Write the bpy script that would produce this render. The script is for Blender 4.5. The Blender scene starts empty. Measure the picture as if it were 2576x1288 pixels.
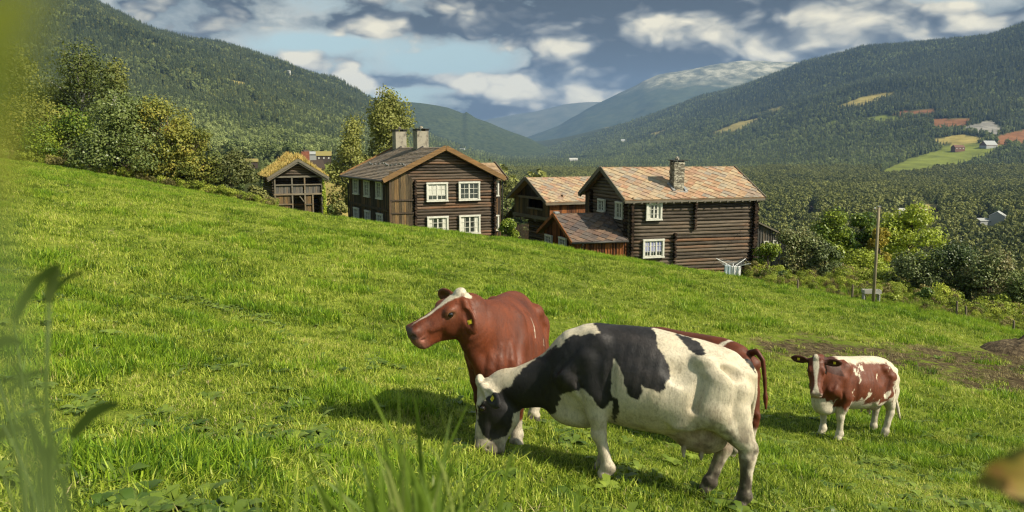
import bpy, bmesh, math, random
import numpy as np
from mathutils import Vector, Matrix, noise as mnoise

R = math.radians
rng = np.random.default_rng(11)
random.seed(5)
SC = bpy.context.scene
COL = SC.collection
try:
    SC.cycles.filter_width = 1.15
    SC.cycles.use_denoising = True
    SC.cycles.max_bounces = 6
    SC.cycles.diffuse_bounces = 2
    SC.cycles.glossy_bounces = 2
    SC.cycles.transmission_bounces = 4
    SC.cycles.transparent_max_bounces = 6
    SC.cycles.volume_bounces = 0
except Exception:
    pass
SC.view_settings.view_transform = 'Standard'
SC.view_settings.look = 'None'
SC.view_settings.exposure = 0.62
SC.view_settings.gamma = 1.0

# ---------------------------------------------------------------- camera
F = 2003.0
PITCH = math.atan((644 - 375) / F)
cp, sp = math.cos(PITCH), math.sin(PITCH)
cam = bpy.data.cameras.new("camera")
camo = bpy.data.objects.new("camera", cam)
COL.objects.link(camo)
SC.camera = camo
cam.sensor_width = 36.0
cam.lens = 36.0 * F / 2576.0
cam.clip_start = 0.03
cam.clip_end = 60000
camo.rotation_euler = (math.pi / 2 - PITCH, 0, 0)
cam.dof.use_dof = True
cam.dof.focus_distance = 9.0
cam.dof.aperture_fstop = 3.8


def ray(u, v):
    dx, dy = (u - 1288) / F, (644 - v) / F
    return dx, cp + sp * dy, -sp + cp * dy


def P(u, v, Y):
    """world point seen at a place of the photograph, at distance Y along the valley"""
    x, y, z = ray(u, v)
    return Vector((x / y * Y, Y, z / y * Y))


def tz(v, u=1288):
    x, y, z = ray(u, v)
    return z / y


def vcol(v):  # slope z/Y for an array of v
    v = np.asarray(v, float)
    dy = (644 - v) / F
    return (-sp + cp * dy) / (cp + sp * dy)


def ucol(u, v):
    dy = (644 - np.asarray(v, float)) / F
    return (np.asarray(u, float) - 1288) / F / (cp + sp * dy)


# ---------------------------------------------------------------- mesh helpers
class MB:
    def __init__(s):
        s.v, s.f = [], []

    def add(s, vs, fs):
        n = len(s.v)
        s.v.extend([tuple(p) for p in vs])
        s.f.extend([tuple(i + n for i in f) for f in fs])
        return s

    def box(s, c, d, m=None):
        x, y, z = d[0] / 2, d[1] / 2, d[2] / 2
        vs = [Vector((sx * x, sy * y, sz * z)) for sz in (-1, 1) for sy in (-1, 1) for sx in (-1, 1)]
        if m is not None:
            vs = [m @ p for p in vs]
        c = Vector(c)
        return s.add([p + c for p in vs], [(0, 2, 3, 1), (4, 5, 7, 6), (0, 1, 5, 4), (2, 6, 7, 3), (0, 4, 6, 2), (1, 3, 7, 5)])

    def bar(s, a, b, w, h=None, up=(0, 0, 1)):
        a, b = Vector(a), Vector(b)
        d = b - a
        L = d.length
        x = d.normalized()
        upv = Vector(up)
        y = upv.cross(x)
        if y.length < 1e-4:
            y = Vector((0, 1, 0)).cross(x)
        y.normalize()
        z = x.cross(y)
        m = Matrix((x, y, z)).transposed()
        return s.box((a + b) / 2, (L, w, h or w), m)

    def tube(s, pts, rs, n=8, cap=True):
        pts = [Vector(p) for p in pts]
        if not hasattr(rs, '__len__'):
            rs = [rs] * len(pts)
        vs, fs = [], []
        ref = Vector((0.3, 0.2, 0.9)).normalized()
        for i, p in enumerate(pts):
            d = (pts[min(i + 1, len(pts) - 1)] - pts[max(i - 1, 0)])
            d = d.normalized() if d.length > 1e-9 else Vector((0, 0, 1))
            a = d.cross(ref)
            if a.length < 0.1:
                a = d.cross(Vector((1, 0, 0)))
            a.normalize()
            b = d.cross(a)
            for k in range(n):
                t = 2 * math.pi * k / n
                vs.append(p + (a * math.cos(t) + b * math.sin(t)) * rs[i])
        for i in range(len(pts) - 1):
            for k in range(n):
                k2 = (k + 1) % n
                fs.append((i * n + k, i * n + k2, (i + 1) * n + k2, (i + 1) * n + k))
        if cap:
            fs.append(tuple(range(n - 1, -1, -1)))
            fs.append(tuple((len(pts) - 1) * n + k for k in range(n)))
        return s.add(vs, fs)

    def build(s, name, mat, parent=None, smooth=False, loc=None, mats=None, midx=None):
        me = bpy.data.meshes.new(name)
        me.from_pydata(s.v, [], s.f)
        if mats:
            for m in mats:
                me.materials.append(m)
            me.polygons.foreach_set('material_index', midx)
        else:
            me.materials.append(mat)
        if smooth:
            me.polygons.foreach_set('use_smooth', [True] * len(me.polygons))
        me.update()
        o = bpy.data.objects.new(name, me)
        COL.objects.link(o)
        if parent is not None:
            o.parent = parent
        if loc is not None:
            o.location = loc
        return o


def npmesh(name, v, f, mat, smooth=True, parent=None, link=True):
    me = bpy.data.meshes.new(name)
    v = np.asarray(v, np.float32)
    f = np.asarray(f, np.int32)
    me.vertices.add(len(v))
    me.vertices.foreach_set('co', v.ravel())
    k = f.shape[1]
    me.loops.add(f.size)
    me.loops.foreach_set('vertex_index', f.ravel())
    me.polygons.add(len(f))
    me.polygons.foreach_set('loop_start', np.arange(0, f.size, k, dtype=np.int32))
    me.polygons.foreach_set('loop_total', np.full(len(f), k, np.int32))
    me.polygons.foreach_set('use_smooth', np.full(len(f), smooth))
    me.update(calc_edges=True)
    me.validate()
    if mat is not None:
        me.materials.append(mat)
    o = bpy.data.objects.new(name, me)
    if link:
        COL.objects.link(o)
    if parent is not None:
        o.parent = parent
    return o


def empty(name, loc=(0, 0, 0), rz=0.0):
    o = bpy.data.objects.new(name, None)
    o.empty_display_size = 0.3
    COL.objects.link(o)
    o.location = loc
    o.rotation_euler = (0, 0, rz)
    return o


def tag(o, label=None, cat=None, group=None, kind=None):
    if label:
        o['label'] = label
    if cat:
        o['category'] = cat
    if group:
        o['group'] = group
    if kind:
        o['kind'] = kind
    return o


def grid_faces(nu, nv):
    i = np.arange(nu - 1)[:, None] * nv + np.arange(nv - 1)[None, :]
    return np.stack([i, i + nv, i + nv + 1, i + 1], -1).reshape(-1, 4)


# vectorised value noise ------------------------------------------------------
_tab = np.random.default_rng(3).random(4096).astype(np.float64)


def vnoise(x, y, z=None, seed=0):
    x = np.asarray(x, float); y = np.asarray(y, float)
    z = np.zeros_like(x) if z is None else np.asarray(z, float)
    xi, yi, zi = np.floor(x).astype(np.int64), np.floor(y).astype(np.int64), np.floor(z).astype(np.int64)
    fx, fy, fz = x - xi, y - yi, z - zi
    fx, fy, fz = [t * t * (3 - 2 * t) for t in (fx, fy, fz)]

    def h(a, b, c):
        n = (a * 73856093) ^ (b * 19349663) ^ (c * 83492791) ^ (seed * 2654435761)
        n = (n ^ (n >> 13)) * 1274126177
        return _tab[(n ^ (n >> 16)) & 4095]
    r = 0
    for dz in (0, 1):
        wz = fz if dz else 1 - fz
        for dy in (0, 1):
            wy = fy if dy else 1 - fy
            for dx in (0, 1):
                wx = fx if dx else 1 - fx
                r = r + h(xi + dx, yi + dy, zi + dz) * wx * wy * wz
    return r * 2 - 1


def fbm(x, y, z=None, oct=4, seed=0):
    r, a, s = 0, 1.0, 0
    z0 = np.zeros_like(np.asarray(x, float)) if z is None else np.asarray(z, float)
    for o in range(oct):
        r = r + a * vnoise(np.asarray(x) * 2 ** o, np.asarray(y) * 2 ** o, z0 * 2 ** o, seed + o)
        s += a
        a *= 0.5
    return r / s


# ---------------------------------------------------------------- node helpers
class E:
    """a node socket with arithmetic"""
    def __init__(s, nt, sock):
        s.nt, s.s = nt, sock

    def _m(s, op, *o):
        n = s.nt.nodes.new('ShaderNodeMath')
        n.operation = op
        for i, a in enumerate((s,) + o):
            if isinstance(a, E):
                s.nt.links.new(a.s, n.inputs[i])
            else:
                n.inputs[i].default_value = a
        return E(s.nt, n.outputs[0])
    def __add__(s, o): return s._m('ADD', o)
    def __radd__(s, o): return s._m('ADD', o)
    def __sub__(s, o): return s._m('SUBTRACT', o)
    def __rsub__(s, o): return (s * -1.0) + o
    def __mul__(s, o): return s._m('MULTIPLY', o)
    def __rmul__(s, o): return s._m('MULTIPLY', o)
    def __truediv__(s, o): return s._m('DIVIDE', o)
    def pw(s, o): return s._m('POWER', o)
    def mx(s, o): return s._m('MAXIMUM', o)
    def mn(s, o): return s._m('MINIMUM', o)
    def clamp(s): return s.mx(0.0).mn(1.0)
    def exp(s): return s._m('EXPONENT')
    def frac(s): return s._m('FRACT')
    def absv(s): return s._m('ABSOLUTE')

    def step(s, a, b):
        n = s.nt.nodes.new('ShaderNodeMapRange')
        n.interpolation_type = 'SMOOTHSTEP'
        s.nt.links.new(s.s, n.inputs[0])
        n.inputs[1].default_value = a
        n.inputs[2].default_value = b
        return E(s.nt, n.outputs[0])


def setin(nt, sock, val):
    if isinstance(val, E):
        nt.links.new(val.s, sock)
    elif isinstance(val, (tuple, list)) and len(val) == 3 and sock.type == 'RGBA':
        sock.default_value = (*val, 1)
    else:
        sock.default_value = val


class NT:
    def __init__(s, nt):
        s.nt = nt

    def new(s, t, **kw):
        n = s.nt.nodes.new(t)
        for k, v in kw.items():
            setattr(n, k, v)
        return n

    def tc(s, which='Object'):
        return E(s.nt, s.new('ShaderNodeTexCoord').outputs[which])

    def geo(s, which='Position'):
        return E(s.nt, s.new('ShaderNodeNewGeometry').outputs[which])

    def oi(s, which='Random'):
        return E(s.nt, s.new('ShaderNodeObjectInfo').outputs[which])

    def attr(s, name, which='Color'):
        n = s.new('ShaderNodeAttribute')
        n.attribute_name = name
        return E(s.nt, n.outputs[which])

    def sep(s, v):
        n = s.new('ShaderNodeSeparateXYZ')
        s.nt.links.new(v.s, n.inputs[0])
        return [E(s.nt, o) for o in n.outputs]

    def comb(s, *a):
        n = s.new('ShaderNodeCombineXYZ')
        for i, q in enumerate(a):
            setin(s.nt, n.inputs[i], q)
        return E(s.nt, n.outputs[0])

    def map(s, v, scale=(1, 1, 1), loc=(0, 0, 0), rot=(0, 0, 0)):
        n = s.new('ShaderNodeMapping')
        s.nt.links.new(v.s, n.inputs[0])
        n.inputs[1].default_value = loc
        n.inputs[2].default_value = rot
        n.inputs[3].default_value = scale
        return E(s.nt, n.outputs[0])

    def noise(s, v, scale, detail=3, rough=0.55, dist=0.0, col=False):
        n = s.new('ShaderNodeTexNoise')
        s.nt.links.new(v.s, n.inputs['Vector'])
        n.inputs['Scale'].default_value = scale
        n.inputs['Detail'].default_value = detail
        n.inputs['Roughness'].default_value = rough
        n.inputs['Distortion'].default_value = dist
        return E(s.nt, n.outputs[1 if col else 0])

    def voro(s, v, scale, feature='F1', out=0):
        n = s.new('ShaderNodeTexVoronoi')
        n.feature = feature
        s.nt.links.new(v.s, n.inputs['Vector'])
        n.inputs['Scale'].default_value = scale
        return E(s.nt, n.outputs[out])

    def ramp(s, f, stops, interp='LINEAR'):
        n = s.new('ShaderNodeValToRGB')
        n.color_ramp.interpolation = interp
        el = n.color_ramp.elements
        while len(el) < len(stops):
            el.new(0.5)
        for e, (p, c) in zip(el, stops):
            e.position = p
            e.color = (*c, 1) if len(c) == 3 else c
        s.nt.links.new(f.s, n.inputs[0])
        return E(s.nt, n.outputs[0])

    def mix(s, f, a, b, mode='MIX'):
        n = s.new('ShaderNodeMix')
        n.data_type = 'RGBA'
        n.blend_type = mode
        setin(s.nt, n.inputs[0], f)
        setin(s.nt, n.inputs[6], a)
        setin(s.nt, n.inputs[7], b)
        return E(s.nt, n.outputs[2])

    def bump(s, h, strength=0.5, dist=0.02):
        n = s.new('ShaderNodeBump')
        n.inputs['Strength'].default_value = strength
        n.inputs['Distance'].default_value = dist
        s.nt.links.new(h.s, n.inputs['Height'])
        return E(s.nt, n.outputs[0])


def material(name, fn, rough=0.8, spec=0.3, trans=None, **kw):
    """fn(N) -> colour or dict(color=, rough=, normal=, ...)"""
    m = bpy.data.materials.new(name)
    m.use_nodes = True
    nt = m.node_tree
    b = nt.nodes['Principled BSDF']
    N = NT(nt)
    r = fn(N) if callable(fn) else fn
    if not isinstance(r, dict):
        r = dict(color=r)
    setin(nt, b.inputs['Base Color'], r['color'])
    setin(nt, b.inputs['Roughness'], r.get('rough', rough))
    setin(nt, b.inputs['Specular IOR Level'], spec)
    if 'normal' in r:
        setin(nt, b.inputs['Normal'], r['normal'])
    for k, v in kw.items():
        setin(nt, b.inputs[k], v)
    if trans:
        t = nt.nodes.new('ShaderNodeBsdfTranslucent')
        setin(nt, t.inputs[0], r.get('tcol', r['color']))
        mx = nt.nodes.new('ShaderNodeMixShader')
        mx.inputs[0].default_value = trans
        nt.links.new(b.outputs[0], mx.inputs[1])
        nt.links.new(t.outputs[0], mx.inputs[2])
        nt.links.new(mx.outputs[0], nt.nodes['Material Output'].inputs[0])
    return m


# ---------------------------------------------------------------- scatter (only for masses nobody could count)
def scatter(name, pts, rot, sc, idx, protos, label, tilt=None):
    """a stuff object: points that carry instances of a few small meshes"""
    me = bpy.data.meshes.new(name)
    pts = np.asarray(pts, np.float32)
    n = len(pts)
    me.vertices.add(n)
    me.vertices.foreach_set('co', pts.ravel())
    a = me.attributes.new('rz', 'FLOAT_VECTOR', 'POINT')
    rv = np.zeros((n, 3), np.float32)
    rv[:, 2] = rot
    if tilt is not None:
        rv[:, :2] = tilt
    a.data.foreach_set('vector', rv.ravel())
    a = me.attributes.new('sc', 'FLOAT', 'POINT')
    a.data.foreach_set('value', np.asarray(sc, np.float32))
    a = me.attributes.new('pick', 'INT', 'POINT')
    a.data.foreach_set('value', np.asarray(idx, np.int32))
    o = bpy.data.objects.new(name, me)
    COL.objects.link(o)
    tag(o, label, None, None, 'stuff')
    pc = bpy.data.collections.new(name + '_pieces')
    for i, p in enumerate(protos):
        for c in list(p.users_collection):
            c.objects.unlink(p)
        p.name = '%s_piece_%s' % (name, 'abcdefghijkl'[i])
        pc.objects.link(p)
    ng = bpy.data.node_groups.new(name + '_scatter', 'GeometryNodeTree')
    ng.interface.new_socket('Geometry', in_out='INPUT', socket_type='NodeSocketGeometry')
    ng.interface.new_socket('Geometry', in_out='OUTPUT', socket_type='NodeSocketGeometry')
    gi = ng.nodes.new('NodeGroupInput')
    go = ng.nodes.new('NodeGroupOutput')
    ci = ng.nodes.new('GeometryNodeCollectionInfo')
    ci.inputs[0].default_value = pc
    ci.inputs['Separate Children'].default_value = True
    ci.inputs['Reset Children'].default_value = True
    ip = ng.nodes.new('GeometryNodeInstanceOnPoints')

    def na(nm, ty):
        q = ng.nodes.new('GeometryNodeInputNamedAttribute')
        q.data_type = ty
        q.inputs[0].default_value = nm
        return [x for x in q.outputs if x.enabled and x.name == 'Attribute'][0]
    ng.links.new(gi.outputs[0], ip.inputs['Points'])
    ng.links.new(ci.outputs[0], ip.inputs['Instance'])
    ip.inputs['Pick Instance'].default_value = True
    ng.links.new(na('pick', 'INT'), ip.inputs['Instance Index'])
    ng.links.new(na('rz', 'FLOAT_VECTOR'), ip.inputs['Rotation'])
    ng.links.new(na('sc', 'FLOAT'), ip.inputs['Scale'])
    ng.links.new(ip.outputs[0], go.inputs[0])
    md = o.modifiers.new('scatter', 'NODES')
    md.node_group = ng
    return o
# ================================================================ sun, sky, air
SUN = Vector((0.72, -0.36, 0.68)).normalized()
ELEV = math.asin(SUN.z)
sl = bpy.data.lights.new("sun", 'SUN')
sl.energy = 5.0
sl.angle = R(0.6)
sl.color = (1.0, 0.90, 0.72)
so = bpy.data.objects.new("sun", sl)
COL.objects.link(so)
so.rotation_euler = (-SUN).to_track_quat('-Z', 'Y').to_euler()

W = bpy.data.worlds.new("World")
SC.world = W
W.use_nodes = True
W.cycles.sampling_method = 'MANUAL'
W.cycles.sample_map_resolution = 512
wn = W.node_tree
wn.nodes.clear()
N = NT(wn)
sky = N.new('ShaderNodeTexSky', sky_type='NISHITA')
sky.sun_disc = False
sky.sun_elevation = ELEV
sky.sun_rotation = math.atan2(SUN.x, SUN.y)
sky.air_density = 1.0
sky.dust_density = 1.5
skyc = E(wn, sky.outputs[0])
d = N.tc('Generated')
dx_, dy_, dz_ = N.sep(d)
yy = dy_.mx(0.12)
el = dz_ / yy            # tangent of height above the horizon, as seen down the valley
az = dx_ / yy
q = N.map(d, (1.0, 1.0, 2.0))


def lobe(a, e, ra, re):
    p = (az - a) * (1.0 / ra)
    r = (el - e) * (1.0 / re)
    return (0.0 - (p * p + r * r)).exp()


def coarse(v):
    return N.noise(v, 4.6, 3.0, 0.50, 0.2)


def heaps(v, sc, det, rough):
    """cauliflower heads: rounded cells, each carrying smaller ones"""
    n = N.new('ShaderNodeTexVoronoi')
    n.feature = 'F1'
    wn.links.new(v.s, n.inputs['Vector'])
    n.inputs['Scale'].default_value = sc
    n.inputs['Detail'].default_value = det
    n.inputs['Roughness'].default_value = rough
    return 1.0 - E(wn, n.outputs[0])


warp = N.noise(q, 9.0, 3.0, 0.55, 0.0, col=True)
vm = N.new('ShaderNodeVectorMath', operation='MULTIPLY_ADD')
wn.links.new(warp.s, vm.inputs[0])
vm.inputs[1].default_value = (0.07, 0.07, 0.07)
wn.links.new(q.s, vm.inputs[2])
qw = E(wn, vm.outputs[0])
L3 = (0.020, -0.006, 0.040)
a0 = coarse(q)
a1 = coarse(N.map(q, (1, 1, 1), (0.030, -0.010, 0.055)))
p0 = heaps(qw, 8.0, 3.0, 0.52)
p1 = heaps(N.map(qw, (1, 1, 1), L3), 8.0, 3.0, 0.52)
f0 = N.noise(q, 22.0, 4.0, 0.6, 0.2)
bias = (lobe(0.20, 0.155, 0.24, 0.050) * 0.16 + lobe(0.40, 0.165, 0.22, 0.060) * 0.14 + lobe(-0.45, 0.17, 0.30, 0.040) * 0.14
        + lobe(0.0, 0.045, 0.13, 0.022) * 0.20 + lobe(0.13, 0.085, 0.14, 0.022) * 0.14 + lobe(-0.14, 0.082, 0.12, 0.010) * 0.12
        + lobe(0.58, 0.14, 0.15, 0.03) * 0.14 + lobe(-0.14, 0.152, 0.13, 0.014) * 0.14 + lobe(-0.36, 0.115, 0.14, 0.016) * 0.13
        - lobe(-0.23, 0.128, 0.080, 0.012) * 0.26 - lobe(-0.072, 0.107, 0.085, 0.019) * 0.28 - lobe(0.52, 0.187, 0.05, 0.010) * 0.30
        - lobe(-0.19, 0.055, 0.09, 0.010) * 0.18 - lobe(-0.10, 0.072, 0.09, 0.006) * 0.14)
cov = a0 * 0.70 + p0 * 0.30 + (f0 - 0.5) * 0.26 + bias
alpha = cov.step(0.300, 0.440)
veil = (a0 * 0.7 + f0 * 0.3 + bias * 1.2).step(0.36, 0.60) * 0.80       # thin high layer behind the heaps
darkbank = (lobe(0.08, 0.140, 0.13, 0.026) + lobe(0.07, 0.172, 0.13, 0.018) * 0.55 + lobe(0.17, 0.112, 0.11, 0.017) + lobe(0.29, 0.115, 0.12, 0.014) * 0.7 + lobe(0.35, 0.178, 0.05, 0.022) * 0.9
            + lobe(-0.40, 0.190, 0.3, 0.008) * 0.4 + lobe(-0.13, 0.160, 0.08, 0.012) * 0.5 - lobe(0.27, 0.160, 0.06, 0.022) * 0.5 - lobe(0.03, 0.125, 0.05, 0.009) * 0.9 - lobe(0.15, 0.165, 0.04, 0.02) * 0.4).clamp()
lit = (p0 - p1) * 1.15 + (a0 - a1) * 1.6 + (p0 - 0.50) * 0.8 + (f0 - 0.5) * 0.45 + 0.67
shade = (lit + lobe(0.02, 0.045, 0.14, 0.025) * 0.25 - darkbank * 0.34 - cov.step(0.50, 0.80) * 0.12).clamp()
cheap = N.ramp(shade, [(0.0, (0.045, 0.048, 0.047)), (0.20, (0.11, 0.114, 0.108)), (0.45, (0.33, 0.322, 0.270)), (0.68, (0.68, 0.62, 0.46)), (0.95, (1.0, 0.89, 0.62))])
cveil = N.ramp((a0 - a1) * 2.0 + 0.5 - darkbank * 0.3, [(0.2, (0.25, 0.25, 0.23)), (0.52, (0.54, 0.51, 0.42)), (0.85, (0.84, 0.76, 0.57))])
ccol = N.mix(alpha, cveil, cheap)
alpha = alpha.mx(veil)
b1 = N.new('ShaderNodeBackground')
hs = N.new('ShaderNodeHueSaturation')
hs.inputs['Saturation'].default_value = 0.50
wn.links.new(skyc.s, hs.inputs['Color'])
wn.links.new(N.mix(1.0, E(wn, hs.outputs[0]), (0.86, 0.99, 0.88), 'MULTIPLY').s, b1.inputs[0])
b1.inputs[1].default_value = 0.095
b2 = N.new('ShaderNodeBackground')
wn.links.new(ccol.s, b2.inputs[0])
b2.inputs[1].default_value = 0.70
ms = N.new('ShaderNodeMixShader')
up = dz_.step(0.0, 0.02)
clear = 1.0 - el.step(0.26, 0.60) * 0.85      # the banks stand low over the valley; overhead it is open sky
wn.links.new((alpha * up * clear).s, ms.inputs[0])
wn.links.new(b1.outputs[0], ms.inputs[1])
wn.links.new(b2.outputs[0], ms.inputs[2])
wo = N.new('ShaderNodeOutputWorld')
wn.links.new(ms.outputs[0], wo.inputs[0])

hz = MB().box((0, 5500, 600), (26000, 23000, 1700)).build('haze', None)
hm = bpy.data.materials.new('haze')
hm.use_nodes = True
hm.node_tree.nodes.clear()
pv = hm.node_tree.nodes.new('ShaderNodeVolumePrincipled')
pv.inputs['Color'].default_value = (0.36, 0.58, 1.0, 1)
pv.inputs['Density'].default_value = 4.2e-5
pv.inputs['Anisotropy'].default_value = 0.0
ho = hm.node_tree.nodes.new('ShaderNodeOutputMaterial')
hm.node_tree.links.new(pv.outputs[0], ho.inputs['Volume'])
hz.data.materials.clear()
hz.data.materials.append(hm)
hz.display_type = 'WIRE'
tag(hz, None, None, None, 'stuff')

# ================================================================ ground
ctrl = []


def cpt(u, v, Y):
    p = P(u, v, Y)
    ctrl.append(tuple(p))


near = [(1205, 1112, 8.0), (1298, 1100, 8.3), (1525, 1214, 7.05), (1865, 1288, 6.75), (1785, 1256, 7.05),
        (2111, 1114, 13.2), (2216, 1113, 13.4), (2076, 1092, 13.6)]
for a in near:
    cpt(*a)
A = np.array([[1, p[0], p[1]] for p in ctrl])
pl = np.linalg.lstsq(A, np.array([p[2] for p in ctrl]), rcond=None)[0]
for X, Y in ((-5, 3), (0, 1.0), (4.5, 3), (-7, 8), (9, 8), (0, -6), (-8, -6), (8, -6)):
    ctrl.append((X, Y, pl[0] + pl[1] * X + pl[2] * max(Y, -2) + (0.10 * max(0, X - 5)) + (0.62 if Y < 2 else 0)))
crest = [(-300, 372, 62), (0, 406, 60), (260, 446, 59), (500, 490, 58), (700, 533, 60), (830, 549, 58), (1000, 572, 47), (1140, 590, 46.5), (1260, 605, 47),
         (1380, 625, 43), (1500, 644, 42), (1600, 660, 42), (1760, 685, 43), (1900, 713, 44), (2050, 735, 40), (2200, 762, 38), (2400, 800, 35), (2576, 838, 33), (2900, 905, 31)]
for u, v, Y in crest:
    cpt(u, v, Y)
    if u <= 830:
        cpt(u, v + 6, Y + 9); cpt(u, v + 8, Y + 18)
    elif u < 2000:
        cpt(u, v + 8, Y + 7); cpt(u, v + 4, Y + 14); cpt(u, v + 0, Y + 25)
    else:
        k = 1.0 if u <= 2200 else (0.55 if u <= 2400 else 0.3)
        cpt(u, v - 20 * k, Y + 6); cpt(u, v - 38 * k, Y + 13); cpt(u, v - 44 * k, Y + 22); cpt(u, v - 40 * k, Y + 34)
ctrl = np.array(ctrl)
cs = 0.05


def _k(r2):
    return np.where(r2 > 1e-9, 0.5 * r2 * np.log(np.maximum(r2, 1e-9)), 0.0)


_c = ctrl[:, :2] * cs
_n = len(_c)
_K = _k(((_c[:, None] - _c[None]) ** 2).sum(-1)) + np.eye(_n) * 0.002
_Pm = np.c_[np.ones(_n), _c]
_M = np.block([[_K, _Pm], [_Pm.T, np.zeros((3, 3))]])
_w = np.linalg.solve(_M, np.r_[ctrl[:, 2], 0, 0, 0])


def gz0(X, Y):
    X = np.asarray(X, float); Y = np.asarray(Y, float)
    s = X.shape
    p = np.c_[X.ravel(), Y.ravel()] * cs
    out = np.empty(len(p))
    for i in range(0, len(p), 20000):
        b = p[i:i + 20000]
        out[i:i + 20000] = _k(((b[:, None] - _c[None]) ** 2).sum(-1)) @ _w[:_n] + np.c_[np.ones(len(b)), b] @ _w[_n:]
    return out.reshape(s)


def gz(X, Y):
    X = np.asarray(X, float); Y = np.asarray(Y, float)
    amp = np.clip((Y - 1) / 12, 0.15, 1)
    return gz0(X, Y) + amp * (0.10 * fbm(X / 5, Y / 5, oct=3, seed=2) + 0.035 * fbm(X / 0.9, Y / 0.9, oct=2, seed=9))


def g1(X, Y):
    return float(gz(np.array([X]), np.array([Y]))[0])


def ground_at(u, v, lo=2.0, hi=90.0):
    """where the sight line through a place of the photograph meets the meadow"""
    Ys = np.linspace(lo, hi, 900)
    x, y, z = ray(u, v)
    d = z / y * Ys - gz(x / y * Ys, Ys)
    k = np.nonzero(d < 0)[0]
    Y = Ys[k[0]] if len(k) else hi
    p = P(u, v, Y)
    return Vector((p.x, p.y, g1(p.x, p.y)))


def meadow_col(N):
    p = N.geo('Position')
    n1 = N.noise(p, 0.35, 4, 0.6)
    n2 = N.noise(p, 3.0, 4, 0.65)
    n3 = N.noise(p, 40.0, 2, 0.7)
    c = N.ramp(n1 * 0.45 + n2 * 0.3 + n3 * 0.25, [(0.36, (0.06, 0.085, 0.012)), (0.5, (0.14, 0.19, 0.022)), (0.64, (0.24, 0.27, 0.045))])
    soil = N.attr('soil', 'Fac')
    dirt = N.ramp(N.noise(p, 7.0, 5, 0.7), [(0.35, (0.030, 0.022, 0.012)), (0.55, (0.10, 0.075, 0.040)), (0.7, (0.20, 0.16, 0.09))])
    f = (soil + (n2 - 0.5) * 0.9).step(0.38, 0.62)
    return dict(color=N.mix(f, c, dirt), normal=N.bump(n3 + n2 * 2.0, 0.9, 0.05))


MG = material('meadow_ground', meadow_col, rough=0.95, spec=0.05)


def inpoly(px, py, poly):
    px = np.asarray(px); py = np.asarray(py)
    r = np.zeros(px.shape, bool)
    n = len(poly)
    for i in range(n):
        x1, y1 = poly[i]
        x2, y2 = poly[(i + 1) % n]
        if y1 == y2:
            continue
        c = ((y1 > py) != (y2 > py)) & (px < (x2 - x1) * (py - y1) / (y2 - y1) + x1)
        r ^= c
    return r


def polydist(px, py, poly):
    d = np.full(np.shape(px), 1e9)
    n = len(poly)
    for i in range(n):
        x1, y1 = poly[i]
        x2, y2 = poly[(i + 1) % n]
        ex, ey = x2 - x1, y2 - y1
        L = ex * ex + ey * ey + 1e-12
        t = np.clip(((px - x1) * ex + (py - y1) * ey) / L, 0, 1)
        d = np.minimum(d, np.hypot(px - x1 - t * ex, py - y1 - t * ey))
    return d


def sdpoly(px, py, poly):
    d = polydist(px, py, poly)
    return np.where(inpoly(px, py, poly), -d, d)


def pix(X, Y, Z):
    """the place in the photograph of points of the scene (for reading measurements off it)"""
    f = Y * cp - Z * sp
    f = np.where(f < 0.01, 0.01, f)
    return 1288 + F * X / f, 644 - F * (Y * sp + Z * cp) / f


# worn, trampled ground: a bare patch low on the meadow beside the muck heap
soil_xy = [tuple(ground_at(u, v)[:2]) for u, v in ((1940, 872), (2080, 862), (2250, 880), (2420, 885), (2600, 890), (2700, 960), (2576, 985), (2440, 965), (2330, 930), (2150, 905), (1990, 897))]


def soilf(X, Y):
    d = sdpoly(X, Y, soil_xy)
    f = np.clip(0.75 - d / 2.2, 0, 1)
    return f * (0.55 + 0.6 * np.clip(fbm(X / 1.3, Y / 1.3, oct=4, seed=4) + 0.4, 0, 1))


ys = np.concatenate([np.arange(-8, 0, 0.8), np.arange(0, 16, 0.22), np.arange(16, 40, 0.4), np.arange(40, 82, 0.7)])
xs = np.sign(np.linspace(-1, 1, 331)) * np.abs(np.linspace(-1, 1, 331)) ** 1.7 * 85
gx, gy = np.meshgrid(xs, ys, indexing='ij')
gzv = gz(gx, gy)
meadow = npmesh('meadow', np.stack([gx, gy, gzv], -1).reshape(-1, 3), grid_faces(len(xs), len(ys)), MG)
at = meadow.data.attributes.new('soil', 'FLOAT', 'POINT')
at.data.foreach_set('value', soilf(gx, gy).ravel().astype(np.float32))
tag(meadow, 'sloping green cattle pasture with short grazed grass', None, None, 'structure')

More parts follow.
